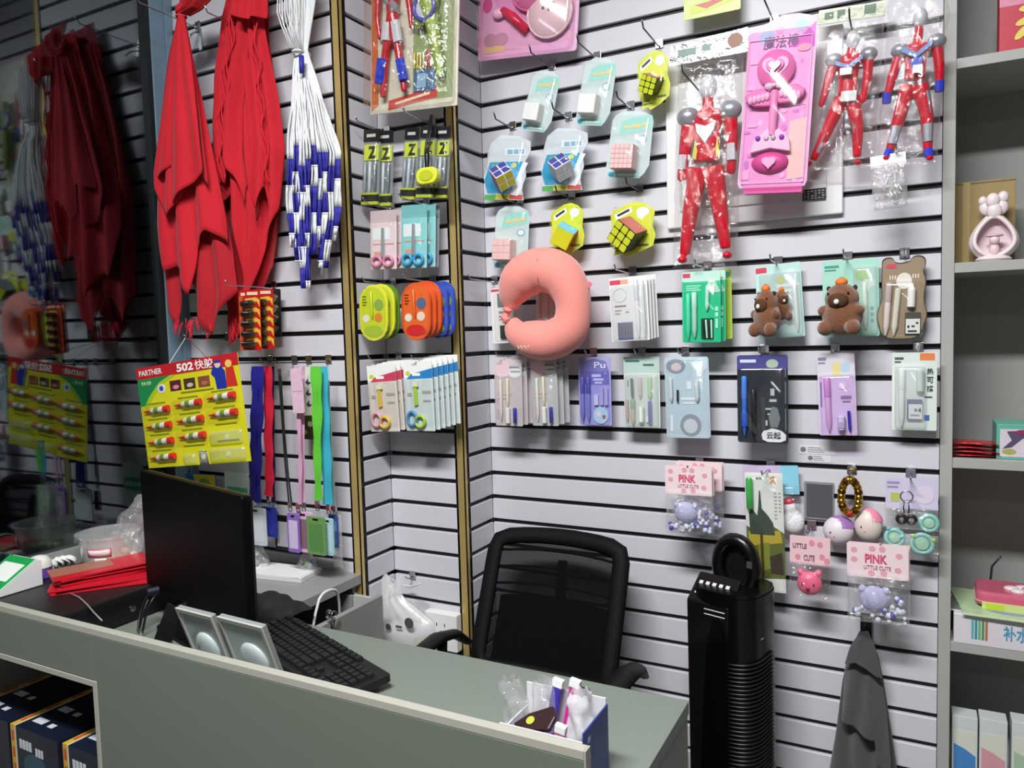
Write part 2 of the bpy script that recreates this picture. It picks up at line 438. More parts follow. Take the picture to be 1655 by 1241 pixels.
# wall socket on the middle wall
p = PY(697, 1040, YC); q_ = PY(746, 990, YC)
t = thing('wall_socket', 'white double power socket box on slat wall behind the office chair', 'socket', ((p.x + q_.x) / 2, YC, p.z))
ww, hh = (q_.x - p.x) / 2, q_.z - p.z
obj('socket_box', MB().prism(rr(-ww, 0, ww, hh, .004), -.001, -.03), M('#e8e8e4', .35), t, bevel=.003)
mb = MB()
for cz in (.3, .68):
    for cx in (-.25, .25): mb.box(ww * cx - .0015, ww * cx + .0015, -.0306, -.030, hh * cz - .004, hh * cz + .006)
mb.box(-.002, .002, -.0306, -.03, hh * .48, hh * .53)
obj('socket_holes', mb, M('#2b2b2b', .6), t)
# ================================================================= shelf unit on the right (flush with the slat wall)
GREY = M('#a9aaa4', .45, var=.03, vs=5); GREYD = M('#9b9c97', .5, var=.03, vs=5)
t = thing('shelf_unit', 'grey shelf unit with open compartments beside the slat wall', 'shelf', (2.0, .2, 0))
def L_(x, y, z): return (x - 2.0, y - .2, z)
SX0, SX1, SD = XE + .001, 2.75, .28
obj('side_panel', MB().box(SX0 - 2, SX0 + .0255 - 2, -.2 - .006, SD - .2, 0, 2.95), GREY, t, bevel=.001)
obj('side_panel', MB().box(SX1 - 2, SX1 + .025 - 2, -.2 - .006, SD - .2, 0, 2.95), GREY, t, bevel=.001)
obj('back_panel', MB().box(SX0 - 2, SX1 - 2, SD - .2, SD + .012 - .2, 0, 2.95), GREYD, t)
SHZ = [2.039, 1.578, 1.122, .679, .235]
for z in SHZ + [2.5]:
    obj('shelf_board', MB().box(SX0 + .0255 - 2, SX1 - 2, -.203, SD - .2, z - .023, z), GREY, t, bevel=.001)
# ================================================================= sales desk
DESK = M('#747c72', .38, var=.025, vs=4); EDGE = M('#a5a498', .4, var=.02)
YF, YI, XR = -1.093, -1.075, .757
t = thing('sales_desk', 'grey laminate sales desk with raised front panel and open niche', 'desk', (.2, -.88, 0))
def dbox(name, x0, x1, y0, y1, z0, z1, mat=DESK, bevel=.001):
    return obj(name, MB().box(x0 - .2, x1 - .2, y0 + .88, y1 + .88, z0, z1), mat, t, bevel=bevel)
dbox('worktop', -.937, .800, -1.074, -.690, .725, .75)
NX = -.362
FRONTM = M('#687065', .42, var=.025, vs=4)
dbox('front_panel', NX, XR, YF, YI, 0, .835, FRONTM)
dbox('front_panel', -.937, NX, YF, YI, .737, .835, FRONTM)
dbox('panel_edge', -.937, XR, YF, YI, .8355, .85, EDGE)
dbox('panel_edge', XR + .0002, XR + .003, YF, YI, 0, .8497, EDGE, 0)
dbox('end_panel', .768, .798, -1.072, -.692, 0, .724)
dbox('kick_panel', -.3, .765, -.93, -.915, .1, .72)
# niche in the front: lip and lining
dbox('niche_lip', -.937, NX + .012, YF - .003, YF - .0001, .724, .737, EDGE)
dbox('niche_lip', NX - .001, NX + .012, YF - .003, YF - .0001, 0, .7238, EDGE)
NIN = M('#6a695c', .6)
dbox('niche_side', NX + .0005, NX + .016, YI + .001, -.80, 0, .722, NIN)
dbox('niche_back', -.93, NX, -.80, -.788, 0, .722, NIN)
dbox('niche_floor', -.937, NX - .0, YI - .015, -.801, .40, .42, NIN)
# return counter under the window
t2 = thing('side_counter', 'grey side counter under the window with an open drawer', 'counter', (-.6, -.5, 0))
CT = M('#8f908d', .4, var=.02, vs=4)
def cbox(name, x0, x1, y0, y1, z0, z1, mat=CT, par=None, bevel=.001):
    return obj(name, MB().box(x0 + .6, x1 + .6, y0 + .5, y1 + .5, z0, z1), mat, par or t2, bevel=bevel)
cbox('counter_top', -.937, XB, -.688, YA - .002, .722, .75)
cbox('cabinet_side', -.937, -.285, YA - .022, YA - .003, 0, .721)
cbox('cabinet_back', -.937, -.92, -.688, YA - .023, 0, .721)
cbox('cabinet_rail', -.92, XB, YA - .05, YA - .023, .60, .70)
cbox('cabinet_floor', -.92, -.285, -.688, YA - .023, .40, .42)
# open drawer pulled towards the chair
dp = [PZ(600, 945, .722), PZ(440, 1003, .722)]
dxo = -.165
dr = cbox('drawer_front', dxo - .018, dxo, -.70, -.36, .53, .712, CT)
cbox('drawer_side', -.60, dxo - .018, -.366, -.354, .55, .70, M('#b8b9b4', .5), dr)
cbox('drawer_side', -.60, dxo - .018, -.70, -.688, .55, .70, M('#b8b9b4', .5), dr)
cbox('drawer_bottom', -.60, dxo - .018, -.688, -.366, .55, .556, M('#34322c', .6), dr)
lk = PX(530, 992, dxo)
obj('lock', MB().lathe([(.011, 0), (.012, .004), (.009, .012)], (lk.x + .6, lk.y + .5, lk.z), 14, 'x'), CHROME, dr, smooth='auto')
# ================================================================= cards on the long wall: toy cubes
CLR = clear(fac=.05); CLRB = clear(fac=.10, bump=.35, bs=40.); BAG = clear(fac=.09, rough=.03, bump=.5, bs=60., haze=.015)
def cube(k, a, t, e, mat, n, tile=None, d=.002, depth=None, name='puzzle_cube', tiles=None, gap=.12):
    """toy cube in its blister: body and one tile for each cell of the front face"""
    c = k.P(a, t); dp = depth or e * .62
    o = obj(name, MB().box(c.x - e / 2, c.x + e / 2, -d - dp, -d, c.z - e / 2, c.z + e / 2), mat, k.root, bevel=.0018)
    s = e / n; me = mesh('cube_tile', MB().prism(rr(-s * (.5 - gap / 2), -s * (.5 - gap / 2), s * (.5 - gap / 2), s * (.5 - gap / 2), s * .12, 2), 0, -.0008), tile or mat)
    for i in range(n):
        for j in range(n):
            obj('cube_tile', me, None, o, loc=(c.x + (i - (n - 1) / 2) * s, -d - dp - .0001, c.z + (j - (n - 1) / 2) * s))
    return o
TEAL = M('#9fdccf', .45); TEALD = M('#3fae9a', .45); MACW = M('#eef0ec', .4); PINKL = M('#efc9c6', .4)
LBL = M('#cfe8e6', .4); INK = M('#2b2b30', .5); GREYI = M('#8c9096', .5)
def macaron(label, TL, TR, BL, off, n, ctile, cbody, g=None):
    k = K('puzzle_cube_pack', label, 'toy cube', TL, TR, BL, -off, g)
    k.base(clear('#f0fbf9', .05, haze=.6, hcol='#eefaf8'), pts=[(.12, .02), (.3, -.04), (.7, -.04), (.95, .04), (1, .12), (1, .8), (.9, .93), (.8, 1), (.06, 1), (0, .94), (0, .8), (.05, .1)], th=.002)
    k.poly('printed_band', [(.28, .12), (.55, .06), (.98, .05), (.98, .24), (.22, .34)], TEAL)
    k.rects('print', [(.34, .19, .52, .23), (.55, .17, .72, .22), (.75, .15, .9, .2)], M('#f3d08c', .5), .0021, .0025)
    k.oval('printed_badge', .78, .40, .12, .06, M('#7db7d8', .4)); k.oval('printed_badge_center', .78, .40, .085, .042, MACW, .0021, .0025)
    k.rect('printed_strip', .04, .9, .8, .99, TEAL, .002); k.oval('printed_mark', .14, .945, .07, .035, M('#3a8fc0', .4), .0021, .0026)
    k.rects('print', [(.3, .93, .72, .96)], MACW, .0021, .0026)
    k.blister(.02, .02, .97, .97, .012, CLR, .012)
    e = k.w * .52
    cube(k, .46 if n == 5 else .40, .70, e, cbody, n, ctile, gap=.05 if n < 2 else .16)
    k.blister(.12 if n != 5 else .18, .5, .70 if n != 5 else .76, .89, .002 + e * .62 + .004, CLR, .006, 'cube_blister')
    return k
macaron('clear and mint cube pack with plain white cube, leftmost of the top cube row', (861, 117), (908, 120), (841, 210), .065, 1, MACW, M('#e9e6df', .4))
macaron('clear and mint cube pack with plain white cube, middle of the top cube row', (944, 98), (998, 98), (930, 202), .065, 1, M('#f2eeec', .4), M('#ece2dc', .4))
macaron('clear and mint cube pack with pale pink gridded cube, center of display', (986, 183), (1055, 184), (981, 286), .06, 5, PINKL, M('#d9a9a6', .4))
macaron('clear and mint cube pack with pink nine-square cube just above the neck pillow', (799, 337), (855, 338), (798, 432), .05, 3, PINKL, M('#e7bcb8', .4))
def pick(label, TL, TR, BL, off, rot, kind):
    """yellow irregular card with a cube seen on its corner"""
    k = K('puzzle_cube_pack', label, 'toy cube', TL, TR, BL, -off)
    YEL = M('#d7e03a', .42)
    k.base(YEL, pts=[(.02, .22), (.08, .12), (.42, 0), (.62, -.02), (.82, .04), (.98, .16), (.94, .45), (1, .62), (.95, .82), (.66, .93), (.36, 1), (.28, .94), (.1, .98), (.12, .84), (.02, .72), (.06, .48)], th=.002)
    k.poly('printed_title', [(.1, .2), (.46, .06), (.5, .16), (.14, .3)], M('#f4f6ef', .4)); k.poly('print', [(.16, .2), (.42, .1), (.44, .14), (.18, .24)], INK, .0021, .0026)
    k.oval('printed_face', .72, .17, .14, .09, M('#eef0ea', .4)); 
    k.rects('print', [(.1, .82, .34, .85), (.14, .87, .4, .9), (.6, .78, .86, .82)], M('#5f6a28', .5))
    c = k.P(.52, .56); e = k.w * .5
    if kind == 9:
        cb = M('#15160f', .35); lf, rt = M('#8f93a8', .4), M('#c86a62', .4)
        o = obj('puzzle_cube', MB().box(-e / 2, e / 2, -e, 0, -e / 2, e / 2), cb, k.root, loc=(c.x, -.003, c.z), rot=(radians(18), rot, 0), bevel=.0015)
        s = e / 3; me = mesh('cube_tile', MB().prism(rr(-s * .43, -s * .43, s * .43, s * .43, s * .14, 2), 0, -.0009), M('#d2dc35', .35))
        for i in range(3):
            for j in range(3): obj('cube_tile', me, None, o, loc=((i - 1) * s, -e - .0001, (j - 1) * s))
        obj('cube_side', MB().box(-e / 2 - .0006, -e / 2 - .0001, -e * .97, -.002, -e * .48, e * .48), lf, o)
        obj('cube_top', MB().box(-e * .48, e * .48, -e * .97, -.002, e / 2 + .0001, e / 2 + .0006), rt, o)
    else:
        cb = M('#d8e02c', .35)
        o = obj('puzzle_cube', MB().box(-e / 2, e / 2, -e, 0, -e / 2, e / 2), cb, k.root, loc=(c.x - .004, -.003, c.z), rot=(radians(25), rot, radians(20)), bevel=.0015)
        obj('cube_top', MB().box(-e * .5, e * .5, -e, 0, e / 2 + .0001, e / 2 + .0008), M('#6ec9e2', .35), o)
        obj('cube_side', MB().box(e / 2 + .0001, e / 2 + .0008, -e, 0, -e * .5, e * .5), M('#e07a35', .35), o)
    k.blister(.06, .05, .94, .9, .03, clear(fac=.03), .02)
    return k
pick('yellow angular cube card with yellow-faced black cube in the top cube row beside the figure', (1030, 92), (1082, 77), (1032, 183), .065, radians(28), 9)
pick('yellow angular cube card holding a yellow and light blue cube above the neck pillow', (891, 334), (946, 326), (889, 417), .05, radians(30), 1)
pick('yellow angular cube card with yellow-faced black cube in the lower cube row', (986, 331), (1060, 326), (986, 415), .055, radians(40), 9)
def twobytwo(label, TL, TR, BL, off, rot, shield):
    k = K('puzzle_cube_pack', label, 'toy cube', TL, TR, BL, -off)
    BL_ = M('#2f9fcb', .4)
    k.base(clear('#f4f9fc', .06, haze=.6, hcol='#f2f8fb'), pts=[(.08, .12), (.3, 0), (.7, .02), (.98, .1), (1, .24), (.9, .4), (.95, .62), (.88, .8), (.95, .98), (.05, 1), (.06, .86), (-.02, .66), (.04, .5), (.02, .3)], th=.002)
    k.poly('printed_panel', [(.1, .42), (.85, .4), (.7, .75), (.72, .9), (.1, .9), (0, .7)], BL_)
    k.poly('printed_sweep', [(.62, .9), (.86, .4), (.97, .42), (.86, .6), (.9, .8), (.8, .92)], M('#e8eef2', .4), .0018, .0023)
    k.rect('printed_stripe_green', .04, .92, .3, 1, M('#5cae58', .4)); k.rect('printed_stripe_yellow', .3, .91, .62, .985, M('#d9cf45', .4)); k.rect('printed_stripe_red', .62, .9, .92, .975, M('#c8564a', .4))
    k.rect('printed_title', .42, .2, .9, .31, M('#e3edf2', .4)); k.rects('print', [(.48, .225, .6, .29), (.63, .22, .73, .285), (.76, .215, .86, .28)], M('#8fb6c9', .4), .0021, .0026)
    k.oval('printed_badge', .66, .46, .06, .04, M('#d8d46a', .4), .0022, .0027)
    k.rects('printed_grid', [(.16, .45, .24, .54), (.25, .45, .33, .54)], M('#7fae86', .4), .0022, .0027)
    c = k.P(.55, .66); e = k.w * .36
    cb = M('#dfe4ea' if shield else '#eceef0', .35)
    o = obj('puzzle_cube', MB().box(-e / 2, e / 2, -e / 2, e / 2, -e / 2, e / 2), cb, k.root, loc=(c.x, -.004 - e * .6, c.z), bevel=.0015)
    o.rotation_mode = 'ZXY'; o.rotation_euler = (radians(50), 0, radians(-42))
    s = e / 2
    def face(mat, tr, rx, nm='cube_tile'):
        me = mesh('cube_tile', MB().prism(rr(-s * .42, -s * .42, s * .42, s * .42, s * .06, 2), 0, -.0008), mat)
        for i in (-.5, .5):
            for j in (-.5, .5): obj('cube_tile', me, None, o, loc=tr(i * s, j * s), rot=rx)
    side = M('#c9ccd2', .35)
    face(M('#b8454f', .35) if not shield else side, lambda a, b: (a, -e / 2 - .0001, b), (0, 0, 0))
    face(M('#4a4a98', .35), lambda a, b: (a, b, e / 2 + .0001), (radians(-90), 0, 0))
    face(M('#c8c23a', .35) if not shield else side, lambda a, b: (e / 2 + .0001, a, b), (0, 0, radians(90)))
    k.blister(.04, .05, .92, .92, .012, CLR, .02); k.blister(.2, .45, .78, .93, .05, CLR, .02, 'cube_blister')
    return k
twobytwo('blue shaped cube pack with colourful four-square cube, left end of the cube display', (788, 216), (858, 220), (783, 321), .06, 0, False)
twobytwo('blue shaped cube pack with grey four-square cube, right of the colourful one', (880, 208), (952, 205), (874, 309), .065, 0, True)
for (u, v, L, lb) in ((893, 118, .15, 'left white cube pack in the top row'), (966, 100, .15, 'middle white cube pack in the top row'), (1066, 78, .15, 'yellow cube card of the top row'),
                      (830, 220, .12, 'colourful four-square cube pack'), (920, 200, .12, 'grey four-square cube pack'), (1020, 180, .12, 'pink gridded cube pack'),
                      (842, 333, .12, 'pink nine-square cube pack'), (925, 318, .12, 'yellow and blue cube card'), (1034, 300, .12, 'lower yellow cube card'),
                      (1138, 130, .22, 'big red toy figure'), (1252, 25, .16, 'pink wand card'), (1380, 60, .15, 'two bagged figures')):
    hook(u, v, 0, L, 'thin wire hook carrying the ' + lb, DARKCH, upz=.018)
# ================================================================= action figures in bags
RD = M('#cc0d28', .28, coat=.3); SV = M('#b9bcc4', .3, .6); SVW = M('#dcdde2', .32, .2); BLU = M('#2a3fc0', .3); YLW = M('#d8cf52', .35)
def fig_parts(k, sx, pose, belly=RD, blue=False):
    """generic red and silver action figure: one continuous body, silver and coloured armour parts"""
    H, W = k.h, k.w
    def P(a, t, d=.03): return k.P(a, t, d)
    mb = MB(); r = H * .028
    def limb(pts, rs): mb.tube([P(*p) for p in pts], [H * q for q in rs], 10)
    sh, el, ha = pose['arm_l']; limb([sh, el, ha], [.031, .028, .019])
    sh2, el2, ha2 = pose['arm_r']; limb([sh2, el2, ha2], [.031, .028, .019])
    for lg in ('leg_l', 'leg_r'):
        hp, kn, an, ft = pose[lg]
        limb([hp, kn, an], [.047, .036, .024]); q = P(*ft)
        mb.ell(q + Vector((0, -.008, 0)), H * .022, H * .03, H * .017)
    c0, c1, c2 = pose['torso']
    mb.tube([P(*c0), P(*c1), P(*c2)], [H * .066, H * .056, H * .056], 12, flat=.62)
    mb.ell((P(*sh) + P(*sh2)) / 2, abs(P(*sh).x - P(*sh2).x) / 2, H * .035, H * .034)
    mb.tube([P(*c0), P(*pose['head'])], [H * .028, H * .024], 8)
    for h_ in (ha, ha2): mb.ell(P(*h_), H * .02, H * .017, H * .024)
    obj('figure_body', mb, RD, k.root, remesh=H * .006, smo=4, smooth=True)
    hd = P(*pose['head'])
    obj('helmet', MB().ell(hd + Vector((0, -.004, H * .012)), H * .038, H * .038, H * .054), SVW, k.root, smooth=True)
    for s_ in (sh, sh2):
        q = P(*s_); obj('shoulder_plate', MB().ell(q + Vector((0, -.004, H * .01)), H * .05, H * .042, H * .042), SV, k.root, smooth=True)
    return P
def sheet_bag(k, s0, t0, s1, t1, thick, mat, amp=.004, seed=0, name='clear_bag'):
    """crumpled film bag: front and back skin closed at the rim"""
    mb = MB(); nu, nv = 34, 60
    def f(sign):
        def g_(a, b):
            p = k.P(s0 + (s1 - s0) * a, t0 + (t1 - t0) * b)
            e = (sin(pi * a) * sin(pi * min(1, b * 1.02))) ** .35 if 0 < a < 1 and 0 < b < 1 else 0
            nz = 1 - 2.4 * abs(noise.noise(Vector((p.x * 34 + seed + p.z * 9, p.z * 13, sign * 7 + seed))))
            n2 = .5 - 1.6 * abs(noise.noise(Vector((p.x * 60 + seed, p.z * 85 - p.x * 30, sign * 3))))
            d = .02 + sign * (thick * .5 * e) + (nz * amp * 1.6 + n2 * amp) * e
            ex = noise.noise(Vector((p.z * 30, seed, a * 2))) * amp * .8
            return (p.x + ex, -max(d, .0005), p.z + n2 * amp * .3)
        return g_
    mb.grid(f(1), nu, nv); mb.grid(f(-1), nu, nv)
    return obj(name, mb, mat, k.root, merge=True, smooth=True)
FOIL = M('#b9bdb8', .2, .8, bump=.6, bs=60)
k = K('toy_figure_pack', 'tall red and silver toy figure in clear bag, biggest of the three figures', 'toy figure', (1086, 66), (1205, 52), (1092, 432), -.060)
pose = dict(arm_l=((.24, .36), (.20, .50), (.16, .60)), arm_r=((.80, .35), (.83, .47), (.84, .585)), head=(.50, .245),
            torso=((.50, .35), (.50, .44), (.50, .545)), leg_l=((.40, .57), (.30, .76), (.24, .94), (.22, .965)), leg_r=((.60, .57), (.70, .75), (.80, .92), (.83, .95)))
fig_parts(k, 1, pose)
H = k.h
obj('chest_plate', MB().prism([k.xz(*p) for p in ((.36, .385), (.50, .40), (.64, .38), (.62, .42), (.5, .475), (.38, .425))], -.045, -.053), SVW, k.root, bevel=.002)
k.poly('belt_flash', [(.36, .46), (.40, .5), (.38, .54), (.33, .53)], YLW, .047, .0495); k.poly('belt_flash', [(.66, .455), (.64, .5), (.66, .535), (.7, .52)], YLW, .047, .0495)
k.poly('collar', [(.40, .345), (.60, .34), (.58, .365), (.42, .37)], RD, .045, .055)
for p_, q_ in (((.31, .74), (.27, .84)), ((.69, .73), (.74, .83))):
    obj('shin_plate', MB().tube([k.P(*p_, .038), k.P(*q_, .038)], [H * .022, H * .016], 8, flat=.8), SV, k.root, smooth='auto')
for p_, q_ in (((.19, .51), (.17, .57)), ((.83, .48), (.84, .55))):
    obj('forearm_plate', MB().tube([k.P(*p_, .034), k.P(*q_, .034)], H * .022, 8), SVW, k.root, smooth='auto')
sheet_bag(k, .06, .1, .94, 1.0, .075, BAG, .005, 3)
hd = k.poly('header', [(-.05, .03), (.98, -.0), (1.0, .10), (-.06, .115)], FOIL, .018, .021)
k.rects('print', [(.05, .05, .3, .08), (.38, .045, .5, .07)], M('#6f8f83', .4), .021, .0216, hd); k.oval('printed_portrait', .82, .045, .1, .03, M('#9a6f5c', .5), .021, .0216, hd)
k = K('toy_figure_pack', 'red toy figure with striding silver leg in clear bag beside the pink wand', 'toy figure', (1322, 12), (1424, 2), (1322, 275), -.045)
pose = dict(arm_l=((.26, .36), (.18, .48), (.10, .60)), arm_r=((.80, .35), (.80, .48), (.76, .60)), head=(.54, .255), torso=((.50, .36), (.50, .46), (.50, .56)),
            leg_l=((.42, .58), (.20, .78), (.02, .94), (-.04, .965)), leg_r=((.58, .58), (.70, .76), (.72, .94), (.74, .975)))
fig_parts(k, 1, pose); H = k.h
k.rect('price_tag', .38, .42, .56, .46, WHITE, .001, .055, .0565); k.rect('price_tag', .42, .555, .66, .615, M('#d9d9d9', .5), .002, .052, .0535)
k.poly('collar_stripe', [(.3, .37), (.5, .4), (.72, .35), (.72, .375), (.5, .425), (.3, .395)], M('#4f74b8', .35), .05, .053)
for p_, q_ in (((.24, .74), (.08, .9)), ((.66, .72), (.72, .86))):
    obj('shin_plate', MB().tube([k.P(*p_, .034), k.P(*q_, .034)], [H * .026, H * .018], 8), SV, k.root, smooth='auto')
sheet_bag(k, -.04, .05, 1.0, 1.0, .07, BAG, .006, 8)
hd = k.rect('header', -.04, .03, 1.0, .115, M('#b7bf9c', .3, bump=.4, bs=70), 0, .018, .0205)
k.rects('print', [(.06, .05, .2, .09), (.26, .045, .38, .095), (.68, .04, .86, .09)], M('#5f7f62', .5), .0205, .0211, hd)
k = K('toy_figure_pack', 'red toy figure with blue gloves and boots in clear bag next to shelf unit', 'toy figure', (1432, -8), (1527, -16), (1432, 268), -.055)
pose = dict(arm_l=((.22, .36), (.12, .49), (.04, .62)), arm_r=((.82, .33), (.90, .46), (.92, .58)), head=(.52, .19), torso=((.50, .33), (.50, .43), (.50, .52)),
            leg_l=((.40, .55), (.28, .74), (.16, .93), (.12, .96)), leg_r=((.60, .55), (.76, .74), (.82, .94), (.86, .975)))
fig_parts(k, 1, pose); H = k.h
k.poly('collar_stripe', [(.24, .34), (.5, .385), (.76, .32), (.76, .345), (.5, .415), (.24, .37)], M('#4f74b8', .35), .05, .054)
k.poly('chest_gem', [(.40, .42), (.62, .41), (.58, .48), (.46, .485)], BLU, .05, .055); k.rect('price_tag', .46, .455, .62, .50, WHITE, .001, .055, .0565)
for p_, q_ in (((.05, .58), (.05, .64)), ((.92, .54), (.93, .60))): obj('glove', MB().tube([k.P(*p_, .03), k.P(*q_, .03)], H * .024, 8), BLU, k.root, smooth='auto')
for p_, q_ in (((.17, .91), (.13, .955)), ((.82, .92), (.85, .965))): obj('boot', MB().tube([k.P(*p_, .034), k.P(*q_, .036)], [H * .022, H * .026], 8), BLU, k.root, smooth='auto')
for p_, q_ in (((.34, .6), (.28, .72)), ((.68, .6), (.76, .72)), ((.26, .78), (.2, .88)), ((.78, .78), (.81, .88))):
    obj('armour_plate', MB().tube([k.P(*p_, .036), k.P(*q_, .036)], [H * .03, H * .024], 8, flat=.8), SV, k.root, smooth='auto')
sheet_bag(k, -.05, .03, .98, 1.0, .07, BAG, .006, 15)
# small white header bag
k = K('trinket_bag', 'small clear bag with white header below the striding red figure', 'bag', (1403, 254), (1463, 246), (1412, 342), -.095)
k.rect('header', .02, .0, .98, .22, M('#e9e9ea', .45), 0, .001, .003)
sheet_bag(k, .04, .2, .96, 1.0, .03, clear(fac=.22, rough=.05, bump=1., bs=70., haze=.12), .006, 5)
mb = MB()
for i in range(16):
    a = random.random(); p = k.P(.2 + .6 * random.random(), .35 + .55 * random.random(), .018)
    mb.tube([p, p + Vector((random.uniform(-.012, .012), -.004, random.uniform(-.012, .012)))], .002, 6)
o = obj('trinkets', mb, M('#c9ccd0', .25, .5), k.root); o['kind'] = 'stuff'
hook(1450, 246, 0, .13, 'short wire hook carrying the small white-header bag')
# ================================================================= pink wand card
k = K('toy_wand_pack', 'tall pink blister card with toy wand, wings and crown', 'toy', (1204, 32), (1318, 20), (1197, 303), -.125)
PKM = M('#eab4da', .35, var=.22, vs=26); PK = M('#e98fc0', .28); PKL = M('#f4cfe2', .3); PKD = M('#d45c9c', .35)
k.base(PKM, pts=[(.04, .10), (.12, .05), (.3, .035), (.5, .0), (.72, .0), (.9, .02), (.98, .06), (1, .12), (1, .97), (.97, 1), (.03, 1), (0, .97)], th=.004)
k.poly('printed_corner', [(.62, .19), (.98, .06), (.98, .2)], M('#c94fc0', .4), .004, .0045)
k.oval('printed_sparkle', .3, .12, .12, .04, M('#9ad4e0', .4), .004, .0045); k.oval('printed_sparkle', .78, .07, .1, .035, M('#a8cfe6', .4), .004, .0045)
k.text('魔法棒', M('#5a3f74', .4), .26, .115, .76, .19, .0052, .01)
k.oval('printed_emblem', .48, .085, .06, .022, PK, .004, .0046)
rw = random.Random(3)
for i in range(34): k.oval('printed_spot', rw.uniform(.08, .92), rw.uniform(.2, .96), rw.uniform(.02, .07), rw.uniform(.008, .026), [M('#f4d6ea', .4), M('#d58cd0', .4), M('#f0c2e0', .4), M('#c98ad4', .4)][i % 4], .004, .0042)
for q in ((.06, .13, .94, .134), (.05, .972, .95, .976), (.05, .13, .058, .976), (.942, .13, .95, .976)): k.rect('printed_border', *q, M('#f8e8f2', .4), 0, .004, .0056)
k.poly('printed_figure', [(.7, .62), (.95, .6), (.94, .95), (.72, .96)], M('#efe3c8', .45), .004, .0044)
k.oval('printed_badge', .84, .2, .1, .022, M('#e7b9bb', .45), .004, .0045)
k.rects('print', [(.08, .24, .2, .27), (.06, .4, .2, .42), (.75, .5, .93, .53), (.1, .62, .24, .64), (.06, .9, .16, .95)], M('#f2c9e2', .45), .004, .0044)
o = obj('wand_head', MB().lathe([(k.w * .27, 0), (k.w * .27, -.012), (k.w * .2, -.02), (.002, -.024)], k.P(.47, .31, .004), 24, 'y'), PK, k.root, smooth='auto')
def heart(cx, cz, r): return [(cx + r * .0625 * 16 * sin(a) ** 3, cz + r * .0625 * (13 * cos(a) - 5 * cos(2 * a) - 2 * cos(3 * a) - cos(4 * a))) for a in [2 * pi * i / 28 for i in range(28)]]
hx, hz = k.xz(.47, .31)
for i, (r_, m_) in enumerate(((.19, PKL), (.13, PK), (.085, PKL))): obj('heart_ornament', MB().prism(heart(hx, hz, k.w * r_), -.02 - .006 * i, -.027 - .006 * i), m_, o, bevel=.001)
obj('wand_bow', MB().ell(k.P(.40, .42, .026), k.w * .07, .006, k.w * .055).ell(k.P(.55, .415, .026), k.w * .07, .006, k.w * .055).ell(k.P(.475, .418, .03), k.w * .03, .006, k.w * .03), M('#ead9e2', .3), k.root, smooth=True)
for sg in (-1, 1):
    w_ = obj('wing', MB().prism([k.xz(.48 + sg * a, t_ - (.012 if sg > 0 else 0)) for a, t_ in ((.04, .46), (.12, .43), (.3, .425), (.43, .46), (.40, .50), (.28, .525), (.14, .53), (.05, .53))], -.006, -.022), PK, k.root, bevel=.003)
    for j in range(5): obj('feather', MB().ell(k.P(.48 + sg * (.1 + .06 * j), .475 + .004 * j - (.012 if sg > 0 else 0), .024), k.w * .04, .004, k.h * .026, 10, 6), PKL, w_, smooth=True)
obj('wand_handle', MB().tube([k.P(.475, .44, .016), k.P(.475, .5, .016), k.P(.475, .56, .016), k.P(.475, .7, .016)], [k.w * .06, k.w * .05, k.w * .065, k.w * .05], 12), M('#f0b2d4', .28), k.root, smooth='auto')
cr = obj('crown', MB().prism([k.xz(*p) for p in ((.17, .80), (.22, .72), (.32, .69), (.40, .66), (.48, .69), (.56, .66), (.66, .69), (.73, .73), (.75, .80), (.46, .775))], -.006, -.02), M('#efe4ec', .3), k.root, bevel=.002)
for s_, c_ in ((.28, '#8a4fc0'), (.40, '#d8e0e4'), (.50, '#c0d8c0'), (.62, '#9a3fc8')): obj('crown_gem', MB().ell(k.P(s_, .715, .022), .006, .003, .006, 8, 6), M(c_, .2), cr, smooth=True)
obj('purse', MB().ell(k.P(.46, .855, .008), k.w * .27, .014, k.h * .062), PKD, k.root, smooth=True)
px_, pz_ = k.xz(.46, .86); obj('heart_ornament', MB().prism(heart(px_, pz_, k.w * .1), -.02, -.026), PKL, k.root, bevel=.001)
k.blister(.04, .10, .96, .985, .034, clear('#ffeaf6', .07), .012)
k.rect('base_tray', .10, 1.0, .94, 1.035, PKD, .003, -.02, .004)
# ================================================================= toy cards cut by the top of the picture
k = K('toy_set_pack', 'pink blister card of toy kitchen pieces at the top edge', 'toy', (777, -140), (938, -160), (781, 92), -.05)
k.base(M('#e3b9d4', .35, var=.1, vs=14), r=.008, th=.004)
k.oval('printed_scene', .5, .45, .4, .3, M('#d99cc4', .45), .004, .0045)
for a, t_, r_, m_ in ((.74, .74, .21, '#e9dcd6'), (.55, .56, .19, '#d87da8'), (.26, .38, .2, '#e8c4d4')):
    o = obj('toy_pot', MB().lathe([(k.w * r_, -.004), (k.w * r_ * 1.04, -.016), (k.w * r_ * .9, -.026), (k.w * r_ * .4, -.032), (.001, -.033)], k.P(a, t_), 24, 'y'), M(m_, .25), k.root, smooth='auto')
    obj('pot_rim', MB().torus(k.P(a, t_, .018), k.w * r_ * 1.03, .003), M(m_, .2), o, smooth=True)
obj('pot_face', MB().ell(k.P(.70, .72, .036), .004, .002, .003, 8, 6).ell(k.P(.80, .70, .036), .005, .002, .005, 8, 6).ell(k.P(.755, .735, .036), .003, .002, .004, 8, 6), INK, k.root, smooth=True)
obj('toy_spoon', MB().tube([k.P(.26, .68, .014), k.P(.36, .73, .016), k.P(.52, .84, .016)], [.012, .014, .013], 10), M('#d5304e', .22), k.root, smooth=True)
obj('toy_star', MB().ell(k.P(.22, .70, .016), .02, .01, .014), PKL, k.root, smooth=True)
for a in (.13, .24): k.oval('printed_portrait', a, .865, .075, .045, M('#c19aa6', .5), .0046, .0052)
